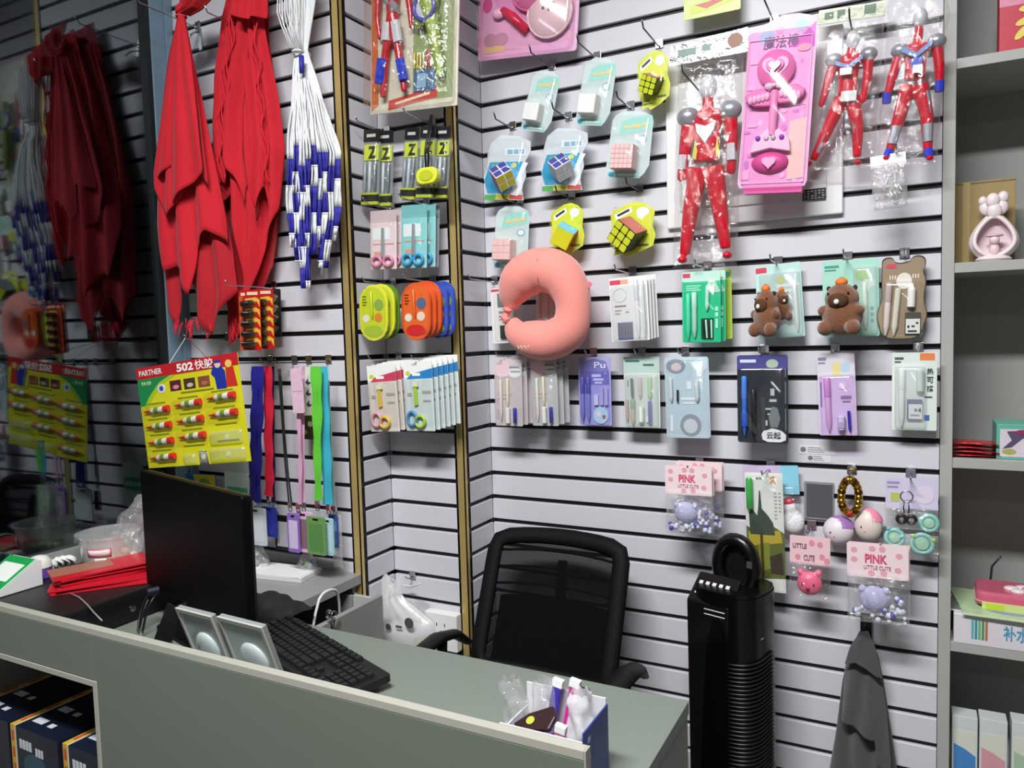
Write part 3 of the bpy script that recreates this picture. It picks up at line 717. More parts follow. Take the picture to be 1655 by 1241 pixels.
k.rect('printed_plate', .06, .91, .28, .955, M('#dfcb86', .45), .003, .0046, .0052)
k.oval('printed_mark', .08, .62, .05, .05, PKD, .0046, .0052)
k.blister(.04, .02, .97, .975, .045, clear('#fff0f8', .08), .02)
k = K('toy_set_pack', 'yellow-green toy card at the top edge above the big figure', 'toy', (1104, -90), (1196, -112), (1107, 33), -.05)
k.base(M('#d5e08a', .4, var=.08), r=.004, th=.003); k.poly('printed_swoosh', [(.1, .85), (.5, .8), (.95, .7), (.95, .86), (.5, .92), (.12, .94)], M('#cfd94e', .4), .003, .0035)
k.poly('printed_swoosh', [(.2, .83), (.45, .82), (.85, .74), (.7, .84), (.4, .9)], M('#c95f58', .4), .0035, .004)
# ================================================================= neck pillow
PIL = M('#f29488', .9, var=.06, vs=22, bump=.25, bs=260, sheen=.5)
yp = -.13
path = [(826, 500, 9), (828, 480, 21), (842, 453, 31), (870, 436, 32), (902, 443, 32), (921, 468, 28), (927, 500, 25), (919, 532, 28), (892, 549, 29), (862, 548, 28), (837, 537, 20), (826, 518, 10)]
c0 = PY(875, 575, yp)
t = thing('neck_pillow', 'coral pink plush neck pillow hung over the blister cards', 'pillow', c0)
sc_px = (PY(900, 500, yp) - PY(850, 500, yp)).length / 50
pts = []; rad = []
P_ = [(PY(u, v, yp) - c0, r * sc_px * 1.0) for u, v, r in path]
for i in range(len(P_) - 1):
    for j in range(4):
        f = j / 4; a, b = P_[i], P_[i + 1]
        p0 = P_[max(i - 1, 0)]; p3 = P_[min(i + 2, len(P_) - 1)]
        cr_ = lambda q0, q1, q2, q3: .5 * ((2 * q1) + (q2 - q0) * f + (2 * q0 - 5 * q1 + 4 * q2 - q3) * f * f + (3 * q1 - q0 - 3 * q2 + q3) * f ** 3)
        pts.append(cr_(p0[0], a[0], b[0], p3[0])); rad.append(cr_(p0[1], a[1], b[1], p3[1]))
pts.append(P_[-1][0]); rad.append(P_[-1][1])
obj('pillow_body', MB().tube(pts, rad, 24, flat=1.05), PIL, t, smooth=True)
a = Vector(P_[0][0]); b = Vector(P_[-1][0])
mb = MB()
for i in range(7):
    mb.ell((a + b) / 2 + Vector((random.uniform(-.012, .012), -.012 + random.uniform(-.01, .01), (i - 3) * .006)), .012, .012, .006, 10, 6)
obj('gathered_tie', mb, M('#ec8a82', .9, bump=.3, bs=200), t, smooth=True, remesh=.0025, smo=2)
mb = MB()
for i in range(len(pts)):
    pass
obj('seam', MB().tube([pts[14] + Vector((0, -rad[14] * .98, 0)) + Vector((-.004, 0, k_ * .012)) for k_ in (2.4, 1.2, 0, -1.4, -2.6)], .0012, 6), M('#d96d66', .9), t, smooth=True)
lp = PY(862, 562, yp) - c0; lq = PY(882, 550, yp) - c0
obj('embroidery', MB().tube([lp + Vector((-.016 + .0036 * i, -.074 + .0006 * abs(i - 5), .006 * sin(i * 2.1) + .004)) for i in range(12)], .0011, 5), M('#f3d3b4', .8), t, smooth=True)
obj('care_label', MB().box(-.012, .012, -.001, .001, -.006, .006), M('#e06a78', .6), t, loc=PY(950, 462, yp) - c0, rot=(0, radians(-40), 0))
# ================================================================= upper row of stationery packs
ROSE = M('#d5415a', .45); PENW = M('#ecebe8', .3); GLASSY = clear('#f6f8f8', .06, haze=.18)
def tagred(k, s0=.05, t0=.03, s1=.3, t1=.08): return k.rect('brand_tag', s0, t0, s1, t1, ROSE, .0015, .0016, .0024)
k = K('stationery_pack', 'white pack of pens partly hidden by the neck pillow, left of its hole', 'stationery', (790, 465), (838, 465), (800, 553), -.05)
k.base(M('#e6e5e2', .4)); tagred(k, .02, .02, .28, .06); k.rect('window_print', .22, .1, .9, .35, M('#6f7a70', .4)); k.rects('print', [(.25, .42, .6, .46), (.25, .5, .5, .53), (.25, .56, .55, .58)], GREYI)
k.rect('refill_box', .3, .68, .78, .92, M('#2d332c', .4), .002, .0016, .008); k.blister(.1, .08, .95, .95, .012, CLR)
k = K('stationery_pack', 'clear pen pack seen through the hole of the neck pillow', 'stationery', (866, 462), (906, 462), (867, 548), -.05)
k.base(M('#ded9d4', .4))
for i in range(3): k.pen(.2 + .28 * i, .1, .2 + .28 * i, .85, .004, M(['#c9b7a6', '#d9d4d0', '#c2a9a4'][i], .35))
k.blister(.05, .04, .95, .95, .013, GLASSY)
# stack of white packs
k = K('stationery_pack', 'white pen pack with dark ink refills, front of its stack', 'stationery', (982, 450), (1043, 447), (992, 551), -.11, 'stack of white pen packs')
k.base(M('#e9e9e7', .4), r=.003); tagred(k, .02, .03, .3, .1); k.rect('printed_tab', .3, .03, .5, .1, M('#e9a48a', .5))
obj('printed_ring', MB().torus(k.P(.27, .27, .002), k.w * .17, .0012), M('#c9c9c8', .5), k.root)
k.rects('print', [(.12, .43, .42, .455)], M('#8f2a38', .5)); k.rects('print', [(.12, .5, .3, .52), (.12, .55, .26, .57), (.4, .53, .5, .55)], GREYI)
k.pen(.72, .06, .74, .95, .0055, PENW, d=.008, capmat=M('#d8dbe0', .3)); k.pen(.88, .06, .9, .95, .0045, M('#dfe2e4', .3), d=.008)
ob = k.rect('refill_tray', .18, .7, .58, .97, M('#4b4fa0', .4), .001, .0016, .003)
for i in range(5): k.tub('refill', .22 + .08 * i, .71, .22 + .08 * i, .93, .0026, M('#20232e', .35), .006)
k.blister(.04, .12, .97, .985, .016, GLASSY)
k.stack(3, .0032, .016, .002, ['white pen pack with dark ink refills, second in its stack', 'white pen pack with dark ink refills, third in its stack', 'white pen pack with dark ink refills, rearmost in its stack'])
# green packs
k = K('stationery_pack', 'bright mint green pen pack with striped refills', 'stationery', (1101, 440), (1163, 438), (1105, 553), -.095, 'stack of green pen packs')
k.base(M('#2fc08f', .4), r=.004); k.rect('printed_header', .0, .0, 1, .14, M('#bfe6d6', .4), .004); tagred(k, .02, .02, .22, .08); k.rects('print', [(.1, .19, .5, .205), (.1, .22, .45, .235), (.1, .25, .5, .265)], M('#d8f0e6', .4))
k.poly('printed_hill', [(.62, .25), (.72, .1), (.85, .12), (.98, .27), (.98, .3), (.6, .3)], M('#d9ddd6', .45), .0021, .0025)
k.pen(.17, .3, .17, .95, .006, M('#5fd8b4', .3)); k.pen(.33, .3, .34, .93, .0062, M('#c9d8d6', .25), capmat=M('#e3e8e8', .25)); k.pen(.68, .2, .66, .55, .005, M('#e9efee', .3))
tr = k.rect('refill_tray', .5, .66, .82, .95, M('#183a30', .4), .001, .0016, .004)
for i in range(4): k.tub('refill', .56 + .07 * i, .68, .6 + .06 * i, .94, .0026, M('#e2e8e4' if i % 2 else '#15201c', .3), .007)
k.rects('print', [(.86, .5, .94, .56), (.86, .58, .94, .64), (.87, .67, .93, .8)], M('#d6f2e6', .4))
k.blister(.05, .15, .97, .97, .017, clear('#e8fff6', .06))
k.stack(1, .008, .02, .002, ['bright mint green pen pack, second behind the front one'])
k2 = K('stationery_pack', 'yellow-green pen pack at the back of the green stack', 'stationery', (1146, 437), (1181, 435), (1150, 548), -.045)
k2.base(M('#b5cf4a', .4)); k2.rects('print', [(.3, .3, .6, .34), (.3, .45, .6, .48), (.3, .6, .6, .64), (.3, .75, .6, .8)], M('#e5efb8', .4)); k2.blister(.06, .05, .95, .95, .012, clear(fac=.05)); k2.oval('printed_badge', .8, .08, .12, .05, M('#3aa27e', .4))
# cards behind the plush capybaras
k = K('stationery_pack', 'pale mint pen card behind the first plush capybara', 'stationery', (1217, 430), (1291, 424), (1230, 547), -.03)
k.base(M('#bfe0d8', .4, var=.08)); tagred(k, .02, .03, .26, .1); k.rects('print', [(.45, .28, .95, .32), (.55, .36, .9, .39)], M('#e8f4f0', .4)); k.oval('printed_badge', .55, .22, .1, .05, M('#cfd76a', .4)); k.oval('printed_spot', .8, .15, .12, .07, M('#cfe4ec', .4))
k.pen(.84, .25, .86, .92, .0055, M('#e6eae4', .3)); k.blister(.08, .12, .98, .97, .016, GLASSY)
k = K('stationery_pack', 'mint pen card with frog sticker behind the second plush capybara', 'stationery', (1328, 423), (1419, 417), (1332, 545), -.03)
k.base(M('#a9dcc8', .4, var=.06)); k.rects('print', [(.04, .06, .3, .09), (.04, .11, .25, .13), (.85, .62, .9, .66), (.85, .7, .9, .74), (.85, .78, .9, .82)], M('#4a9a8a', .4))
k.oval('printed_badge', .72, .2, .13, .08, M('#9fcf6a', .4)); k.oval('printed_spot', .82, .32, .12, .06, M('#d6ecdf', .4)); k.pen(.75, .3, .76, .9, .006, M('#d6e6d2', .3)); k.blister(.55, .1, .98, .97, .015, GLASSY)
# bear shaped card
k = K('stationery_pack', 'brown bear-shaped pen card next to the shelf unit', 'stationery', (1416, 420), (1500, 417), (1416, 549), -.035)
bear = chaikin([(.1, .1), (.1, .0), (.2, -.03), (.32, -.02), (.37, .05), (.63, .04), (.7, -.03), (.84, -.04), (.95, .0), (.95, .1), (.90, .15), (.97, .25), (.95, .38), (.93, .5), (.98, .62), (1, .72), (.93, .85), (.86, .96), (.7, 1), (.3, 1), (.12, .96), (.06, .84), (.0, .7), (.06, .58), (.12, .48), (.1, .34), (.1, .2)])
k.base(M('#3a352a', .5), pts=bear, th=.003); cx_ = [(.5 + (a - .5) * .955, .5 + (t_ - .5) * .965) for a, t_ in bear]
k.poly('printed_bear', cx_, M('#97836a', .45), .003, .0036); k.rect('brand_tag', .2, .06, .38, .11, ROSE, .0015, .0036, .0044)
k.oval('printed_muzzle', .54, .27, .15, .1, M('#e3ddd0', .4), .0036, .0042); k.rects('print', [(.26, .2, .28, .25), (.31, .2, .33, .25), (.36, .2, .38, .25), (.7, .19, .72, .24), (.75, .19, .77, .24), (.8, .19, .82, .24)], M('#e9e4da', .4), .0036, .0042)
k.pen(.25, .3, .2, .94, .0068, M('#dcd0cc', .3), capmat=M('#c9b9b4', .3)); k.pen(.43, .36, .36, .94, .0068, M('#dcddc8', .3))
o = k.tub('glue_bottle', .69, .36, .68, .6, .009, M('#eeeeea', .3), .011); k.tub('bottle_tip', .69, .3, .69, .37, .0045, M('#f2f2f0', .3), .011, parent=o)
k.rect('refill_tray', .57, .66, .87, .93, M('#4c4a3c', .45), .001, .0036, .008); k.rect('refill_box', .59, .74, .86, .92, M('#e3e3e0', .4), .001, .008, .0105); k.rects('print', [(.62, .82, .66, .85), (.7, .82, .76, .84), (.78, .78, .83, .8), (.63, .88, .8, .9)], INK, .0105, .011)
k.blister(.12, .27, .92, .96, .02, clear(fac=.06), .012)
# ---- plush capybaras with a tangerine on the head
FUR = M('#7c4a26', .95, var=.25, vs=120, bump=.8, bs=420, sheen=.6); FURD = M('#43281a', .95, var=.2, vs=120, bump=.8, bs=420); NOSE = M('#3a2016', .9, bump=.5, bs=300)
def capy(label, u0, v0, u1, v1, y, yaw, second=False):
    a, b = PY(u0, v1, y), PY(u1, v0, y); W, H = b.x - a.x, b.z - a.z
    t = thing('plush_capybara', label, 'plush toy', ((a.x + b.x) / 2, y, a.z), (0, 0, yaw))
    mb = MB(); w = W / 2
    mb.ell((0, 0, H * .34), w * .86, w * .68, H * .34, 18, 12); mb.ell((0, -w * .06, H * .62), w * .72, w * .6, H * .25, 18, 12)
    mb.ell((0, -w * .40, H * .62), w * .42, w * .36, H * .16, 14, 10)
    for s_ in (-1, 1):
        mb.ell((s_ * w * .58, -w * .42, H * .13), w * .34, w * .42, H * .13); mb.ell((s_ * w * .74, -w * .2, H * .42), w * .26, w * .26, H * .09)
    obj('plush_body', mb, FUR, t, remesh=W * .022, smo=6, smooth=True)
    obj('muzzle', MB().ell((0, -w * .52, H * .585), w * .45, w * .31, H * .14), M('#5a3820', .95, var=.2, vs=120, bump=.8, bs=420), t, smooth=True)
    obj('nose_bubble', MB().ell((w * .03, -w * .84, H * .56), w * .115, w * .1, H * .045), M('#f0eee8', .3), t, smooth=True)
    for s_ in (-1, 1):
        obj('ear', MB().ell((s_ * w * .56, -w * .06, H * .79), w * .1, w * .08, H * .045), FURD, t, smooth=True)
        obj('eye', MB().ell((s_ * w * .42, -w * .55, H * .70), w * .05, w * .05, H * .02, 10, 6), M('#0d0a08', .2), t, smooth=True)
    tg = obj('tangerine', MB().ell((0, -w * .1, H * .89), w * .26, w * .26, H * .075), M('#ee7a2c', .6, bump=.3, bs=200), t, smooth=True)
    obj('leaf', MB().ell((0, -w * .1, H * .965), w * .1, w * .06, H * .008, 8, 6), M('#5d8a3a', .6), tg, smooth=True)
    return t
capy('plush brown capybara with tangerine on its head, turned to the left', 1212, 455, 1268, 545, -.095, radians(-30))
capy('second small brown plush capybara peeking out behind the first one', 1246, 461, 1280, 518, -.043, radians(25))
capy('larger brown plush capybara facing front with tangerine on its head', 1322, 443, 1402, 543, -.095, radians(-14))
# ================================================================= lower row of stationery packs
def clearpack(label, TL, TR, BL, off, base, group):
    k = K('stationery_pack', label, 'stationery', TL, TR, BL, -off, group)
    k.base(clear('#f4f2f2', .05, haze=.55, hcol=base), r=.004)
    k.oval('printed_cloud', .3, .15, .3, .12, M('#e6c9cf', .45)); k.oval('printed_cloud', .75, .2, .22, .08, M('#d8ded8', .45)); k.rects('print', [(.55, .1, .9, .13), (.6, .17, .95, .19)], M('#8f8f96', .5))
    k.pen(.25, .3, .25, .92, .0045, M('#e6dcd2', .3)); k.pen(.5, .28, .5, .7, .004, M('#eadfc0', .3)); k.tub('ink_cartridge', .76, .72, .76, .95, .0055, M('#332f9a', .35), .009); k.tub('correction_bottle', .5, .72, .5, .96, .007, M('#ede9e6', .35), .009)
    k.rects('print', [(.1, .5, .6, .53), (.1, .57, .4, .59), (.06, .75, .14, .9)], M('#c9b4c0', .5))
    k.blister(.03, .24, .97, .985, .016, clear(fac=.08, bump=.3, bs=80.)); return k
k = clearpack('clear pack of cartoon pens, front of the stack under the pillow', (801, 582), (845, 580), (800, 688), .11, '#eee4e4', 'left stack of clear cartoon pen packs')
k.stack(3, .0075, .018, .003, ['clear pack of cartoon pens, second in the stack under the pillow', 'clear pack of cartoon pens, third in the stack under the pillow', 'clear pack of cartoon pens, rearmost in the stack under the pillow'])
k = clearpack('clear pack of grey cartoon pens right of the first clear stack', (858, 578), (900, 576), (861, 688), .1, '#dfe2e0', 'right stack of clear cartoon pen packs')
k.stack(2, .0085, .02, .003, ['clear pack of grey cartoon pens, middle of the right stack', 'clear pack of grey cartoon pens, rearmost of the right stack'])
k = K('stationery_pack', 'violet pen pack with round sticker in the lower row', 'stationery', (934, 577), (986, 577), (938, 686), -.05)
VI = M('#7a78b8', .4); k.base(M('#a9a8d4', .4, var=.1)); k.poly('printed_head', [(.05, .2), (.15, .06), (.5, .02), (.85, .06), (.95, .2), (.95, .4), (.05, .4)], VI); k.text('Pu', M('#ddddf2', .4), .5, .07, .85, .16, .003)
k.rects('print', [(.42, .25, .7, .29), (.46, .31, .78, .345), (.5, .36, .74, .39)], M('#d4d4ee', .4), .0021, .0026)
for i, x in enumerate((.14, .32)): k.pen(x, .3, x, .95, .006, M('#8a8cc8', .3), capmat=M('#5f61a8', .3))
k.rect('refill_box', .5, .55, .62, .7, M('#dcdcea', .4), .001, .0016, .008); k.rect('refill_box', .68, .45, .78, .7, M('#b9b6d8', .4), .001, .0016, .008); k.rect('refill_box', .82, .45, .92, .7, M('#b9b6d8', .4), .001, .0016, .008)
o = k.oval('round_sticker', .68, .85, .23, .125, M('#bfe4e2', .4), .0016, .004); k.oval('printed_mark', .62, .83, .07, .04, M('#f0ece4', .4), .004, .0045, o); k.oval('printed_mark', .78, .87, .05, .03, M('#c05f6a', .4), .004, .0045, o)
k.blister(.04, .2, .97, .97, .015, clear('#f2f0ff', .06))
k = K('stationery_pack', 'pale green pen pack with blue cartridge in the lower row', 'stationery', (1008, 577), (1066, 576), (1010, 690), -.05)
k.base(M('#cfdcd2', .4)); k.rect('printed_head', 0, 0, 1, .22, M('#b9d2ca', .4), .004); k.rect('print', .05, .045, .45, .075, M('#4f7a72', .4)); k.rects('print', [(.1, .33, .13, .42), (.55, .1, .85, .13)], M('#5a6a66', .5))
k.pen(.24, .3, .26, .6, .004, M('#3a423e', .4)); k.pen(.47, .28, .47, .58, .005, M('#e3c4c0', .3)); k.pen(.74, .28, .74, .6, .006, M('#a8d89a', .3)); k.pen(.26, .6, .26, .96, .0058, M('#e0c0b0', .3), capmat=M('#8fc096', .3)); k.pen(.09, .6, .1, .92, .004, M('#dcb0b0', .3))
k.tub('correction_bottle', .5, .7, .5, .92, .008, M('#e9efe0', .35), .01); k.tub('ink_cartridge', .74, .62, .74, .93, .0055, M('#2b2f9e', .35), .009); k.blk('eraser', .62, .85, .74, .92, .002, .01, WHITE)
k.blister(.04, .24, .97, .985, .017, GLASSY)
k = K('stationery_pack', 'large pale blue-grey pen pack with round print at its bottom', 'stationery', (1072, 577), (1143, 577), (1080, 706), -.06)
k.base(M('#bcd0d8', .4, var=.12, vs=40), r=.008); k.oval('printed_portrait', .26, .11, .22, .09, M('#8c97a2', .5)); k.oval('printed_face', .27, .12, .12, .05, M('#d8c8c8', .5), .0021, .0026); k.oval('printed_spot', .82, .1, .16, .08, M('#d3e2ee', .4))
o = k.oval('printed_badge', .56, .84, .24, .14, M('#8f9aa4', .45)); k.oval('printed_badge_center', .56, .85, .16, .09, M('#c8d0d6', .4), .0021, .0026, o); k.rects('print', [(.1, .72, .16, .92), (.35, .5, .7, .53), (.4, .56, .66, .58), (.5, .3, .6, .4)], M('#e3ecf0', .4))
k.pen(.14, .25, .15, .55, .005, M('#dfe6ea', .25)); k.pen(.3, .4, .29, .56, .003, M('#2b2f36', .3)); k.pen(.74, .28, .74, .55, .006, M('#d6e2e2', .25)); k.blister(.03, .03, .98, .98, .018, clear(fac=.08, bump=.2, bs=60.), .01)
k = K('stationery_pack', 'dark navy and black stationery set with white cloud-shaped lettering', 'stationery', (1191, 574), (1273, 573), (1193, 714), -.065)
k.base(M('#2b3038', .4, var=.35, vs=60), r=.006); k.rect('printed_head', 0, 0, 1, .17, M('#4a4787', .4), .006); k.rect('print', .06, .05, .38, .085, M('#d8d8f0', .4)); k.oval('printed_badge', .7, .1, .12, .05, M('#a8b8a4', .45), .0021, .0027)
k.rects('print', [(.3, .42, .36, .52), (.3, .54, .38, .58), (.66, .38, .74, .46), (.64, .5, .78, .53), (.55, .6, .8, .62), (.6, .66, .82, .68), (.52, .74, .6, .8)], M('#b9c0c0', .45))
k.poly('printed_figure', [(.62, .7), (.7, .58), (.8, .6), (.85, .72), (.8, .82), (.66, .82)], M('#767f80', .5), .0021, .0025)
k.pen(.15, .25, .15, .92, .0062, M('#3a6fd0', .3), capmat=M('#4f8ae6', .3)); k.tub('pen_grip', .15, .66, .15, .82, .0078, M('#2a58c4', .4), .008); k.pen(.33, .4, .34, .97, .006, M('#131517', .3), capmat=M('#25282b', .3)); k.rect('ruler', .48, .48, .56, .85, M('#3f4648', .3), .001, .0016, .003)
cl = obj('cloud_label', MB().prism([k.xz(*p) for p in ((.48, .9), (.52, .86), (.6, .85), (.68, .83), (.78, .84), (.88, .86), (.96, .9), (.95, .96), (.85, .985), (.6, .985), (.5, .96))], -.0016, -.0035), M('#eceeee', .4), k.root)
k.text('云起', M('#3a4044', .4), .58, .87, .86, .95, .0038, .02, cl)
k.blister(.02, .13, .98, .985, .022, clear(fac=.08))
k = K('stationery_pack', 'lilac pen pack with small bottle and blue cartridge', 'stationery', (1319, 571), (1380, 569), (1326, 703), -.05)
k.base(M('#d9c9e2', .4, var=.08)); k.rect('printed_head', 0, 0, 1, .3, M('#d9d6dc', .4), .003); k.rects('print', [(.03, .05, .25, .09), (.03, .11, .22, .13), (.6, .52, .88, .56), (.64, .58, .85, .6)], M('#8f7aa0', .5)); k.rect('print', .06, .35, .1, .65, M('#8f7aa0', .5)); k.rect('printed_patch', .4, .12, .62, .27, M('#e3d59a', .4)); k.oval('printed_spot', .75, .18, .12, .06, M('#b9d3e4', .4)); k.oval('printed_heart', .64, .4, .1, .04, M('#efe0f0', .4), .0021, .0026)
k.pen(.25, .3, .27, .95, .0066, M('#dcb4da', .3), capmat=M('#d59ad0', .3)); k.tub('correction_bottle', .6, .76, .6, .93, .009, M('#dcd9ea', .3), .011); k.rect('bottle_label', .52, .83, .68, .9, M('#b5b0cc', .4), .001, .0195, .0205); k.pen(.8, .7, .82, .96, .0036, M('#3a35a8', .3)); k.blister(.04, .26, .97, .98, .021, clear('#fbf4ff', .07))
k = K('stationery_pack', 'white erasable pen pack with orange corner tag beside shelf unit', 'stationery', (1442, 570), (1515, 569), (1441, 694), -.045)
k.base(M('#d8e2da', .4), r=.003); k.rect('orange_tag', .62, .01, .95, .1, M('#e0834a', .45), .002); k.rects('print', [(.06, .06, .26, .09), (.06, .11, .2, .13), (.72, .56, .9, .58)], M('#4f5a58', .5))
k.text('热', INK, .78, .2, .92, .28, .0028); k.text('可', INK, .78, .31, .92, .39, .0028); k.text('擦', INK, .78, .42, .92, .5, .0028)
k.pen(.22, .22, .22, .95, .0066, M('#eceeea', .3), capmat=M('#f4f4f2', .3)); k.tub('eraser_stick', .63, .22, .63, .5, .008, M('#c6dccb', .3), .01)
o = k.rect('refill_box', .34, .6, .68, .86, M('#3c4a78', .4), .001, .0016, .009); k.rect('refill_label', .38, .66, .68, .85, M('#e6e8ea', .4), .001, .009, .0098, o); k.text('×4', INK, .5, .7, .66, .77, .0102, .02, o); k.rects('print', [(.42, .79, .62, .81)], GREYI, .0098, .0103, o)
k.rect('blue_mark', .72, .8, .84, .87, M('#4a6fb8', .4)); k.blister(.06, .17, .76, .97, .019, GLASSY)
for (u, v, L, lb) in ((800, 450, .16, 'white pack left of the neck pillow'), (1023, 435, .15, 'stack of white pen packs'), (1144, 428, .14, 'stack of green pen packs'), (1258, 420, .13, 'pen card behind the first capybara'), (1370, 412, .13, 'pen card behind the larger capybara'), (1462, 408, .06, 'bear-shaped card'),
                      (840, 571, .15, 'left clear pen stack'), (893, 571, .14, 'right clear pen stack'), (960, 570, .07, 'violet pen pack'), (1038, 566, .07, 'pale green pen pack'), (1108, 565, .08, 'pale blue-grey pen pack'), (1236, 563, .09, 'dark navy set'), (1350, 562, .07, 'lilac pen pack'), (1484, 560, .06, 'white erasable pen pack')):
    hook(u, v, 0, L, 'chrome slat hook carrying the ' + lb)
# ================================================================= bagged trinkets low on the long wall
def trinket(label, hd, body, off, seed, header='#e9c4cc', blue=True, group=None):
    """header card folded over a clear bag of beads with a small plush ball"""
    TL, TR, BL = hd
    k = K('trinket_bag', label, 'bag', TL, TR, BL, -off, group)
    k.base(M(header, .5, var=.05), r=.002, th=.003)
    return k
def beads(k, cells, r, mats, d=.022):
    for i, (a, t_, q) in enumerate(cells):
        obj('bead', MB().ell(k.P(a, t_, d + random.uniform(-.006, .006)), r * q, r * q, r * q, 8, 6), mats[i % len(mats)], k.root, smooth=True)
PINKT = M('#d84f78', .5); PALE = M('#f2e2e0', .5); LAV = M('#b9b8dc', .6, bump=.4, bs=250); BLUB = M('#4a46b4', .3); WB = M('#d8dcec', .25)
def pinkbag(label, TL, TR, BL, off, seed, third):
    k = K('trinket_bag', label, 'bag', TL, TR, BL, -off)
    hb = .42
    h = k.rect('header', 0, 0, 1, hb, M('#efd9da', .5), .002, .018, .021)
    k.rect('header_back', .02, 0, 1.02, hb, M('#e3c7cb', .5), .002, .006, .009)
    k.text('PINK', PINKT, .3, .12, .66, .23, .0225, .03, h); k.text('LITTLE CUTE', M('#c77f92', .5), .28, .26, .72, .31, .0225, .015, h)
    for a, t_ in ((.12, .08), (.12, .2), (.85, .12), (.83, .3), (.42, .05), (.58, .05), (.6, .35), (.4, .36)): k.oval('printed_doodle', a, t_, .055, .035, M('#e2a3b0', .5), .021, .0215, h)
    sheet_bag(k, .0, hb - .04, 1.02, 1.0, .045, clear(fac=.10, rough=.05, bump=.8, bs=55., haze=.06), .006, seed)
    obj('plush_ball', MB().ell(k.P(.44, .68, .022), k.w * .25, .018, k.h * .16), LAV, k.root, smooth=True)
    for s_ in (-1, 1): obj('plush_ear', MB().ell(k.P(.44 + s_ * .19, .57, .022), k.w * .07, .01, k.h * .05), LAV, k.root, smooth=True)
    rnd = random.Random(seed)
    cells = [(.06 + .88 * rnd.random(), .8 + .15 * rnd.random(), .8 + .6 * rnd.random()) for _ in range(30)] + [(.72 + .2 * rnd.random(), .6 + .25 * rnd.random(), 1) for _ in range(10)]
    beads(k, cells, k.w * .045, [WB, WB, BLUB, WB, M('#e9e9f0', .25)])
    return k
k = pinkbag('clear trinket bag with pink lettered header hanging alone beside the tower fan', (1081, 752), (1156, 752), (1078, 858), .105, 2, 0)
k.stack(1, .014, .052, .004, ['trinket bag with pink lettered header, second behind the first'])
k = pinkbag('clear trinket bag with pink lettered header directly above the black towel hook', (1371, 874), (1470, 880), (1370, 998), .085, 9, 0)
# statue pen card
k = K('stationery_pack', 'tall narrow card with green pen and dark landscape print', 'stationery', (1207, 764), (1268, 764), (1207, 953), -.062)
k.base(M('#e3e6de', .45), r=.002, th=.002)
k.poly('printed_landscape', [(0, .45), (.3, .5), (.6, .42), (1, .5), (1, .88), (0, .9)], M('#5f6a2a', .5)); k.poly('printed_field', [(.05, .5), (.9, .48), (.95, .58), (.05, .62)], M('#b9a63a', .5), .0021, .0026); k.poly('printed_field', [(.3, .6), (.6, .58), (.62, .8), (.34, .84)], M('#7d8a2c', .5), .0021, .0026)
k.poly('printed_statue', [(.08, .34), (.16, .3), (.3, .36), (.34, .28), (.37, .15), (.40, .15), (.43, .3), (.6, .36), (.72, .42), (.76, .52), (.1, .52)], M('#3f4a3e', .5), .0021, .0027)
k.poly('printed_rocks', [(.04, .68), (.3, .66), (.34, .84), (.04, .88)], M('#2e2f22', .5), .0021, .0026); k.poly('printed_rocks', [(.6, .7), (.94, .66), (.96, .85), (.62, .84)], M('#3a2f22', .5), .0021, .0026)
k.rects('print', [(.3, .04, .46, .055)], INK); k.poly('printed_emblem', [(.66, .1), (.7, .06), (.66, .04), (.72, .03), (.76, .02), (.8, .035), (.78, .06), (.84, .1), (.75, .075)], M('#c8862e', .45))
k.tub('green_pen', .13, .04, .13, .3, .0085, M('#3fae4e', .3), .011); k.pen(.4, .5, .42, .93, .003, M('#4a3a22', .4), d=.006)
k.rects('print', [(.76, .16 + .03 * i, .84, .175 + .03 * i) for i in range(8)] + [(.88, .16 + .03 * i, .94, .175 + .03 * i) for i in range(6)], M('#a9aca8', .5))
k.blister(.02, .02, .98, .98, .02, clear(fac=.07, bump=.3, bs=60.))
# snowman bag behind it
k = K('trinket_bag', 'clear bag with blue header and white plush snowman behind the landscape card', 'bag', (1205, 752), (1294, 748), (1207, 858), -.006)
k.rect('header', 0, 0, .7, .3, M('#cbb9d4', .5, var=.1), .002, .018, .02); k.rect('header_corner', .68, .0, 1.0, .42, M('#8fcfe2', .4), .003, .02, .023)
sheet_bag(k, .02, .28, 1.0, 1.02, .04, BAG, .005, 21)
o = obj('plush_snowman', MB().ell(k.P(.86, .82, .022), k.w * .2, .018, k.h * .18).ell(k.P(.82, .62, .022), k.w * .12, .014, k.h * .1), M('#e9e9ea', .8, bump=.5, bs=250), k.root, smooth=True, remesh=.003, smo=3)
obj('snowman_hat', MB().ell(k.P(.8, .53, .022), k.w * .1, .012, k.h * .05), M('#c8283c', .7), k.root, smooth=True)
k.rect('pink_insert', .0, .62, .1, .95, M('#dcaab4', .5), .002, .012, .02)
# dark plate, gold wreath, squishy toys
p, q_ = PY(1300, 836, 0), PY(1348, 780, 0)
t = thing('wall_plate', 'dark grey square plate fixed to slats behind the gold wreath', 'plate', ((p.x + q_.x) / 2, -.001, p.z))
ww, hh = (q_.x - p.x) / 2, q_.z - p.z
obj('plate_frame', MB().prism(rr(-ww, 0, ww, hh, .002), 0, -.006), M('#8b8b8c', .4), t); obj('plate_face', MB().prism(rr(-ww + .006, .006, ww - .003, hh - .005, .001), -.006, -.008), M('#56575a', .35), t)
p = PY(1374, 834, -.05); wr = (PY(1392, 800, -.05) - PY(1356, 800, -.05)).length / 2; hr = (PY(1374, 770, -.05) - p).length / 2
t = thing('gold_wreath', 'small oval wreath of gold beads hanging from a slat hook', 'wreath', p)
GOLD = M('#c9a13a', .22, 1.); GOLDD = M('#6e4a16', .3, .9)
n = 22
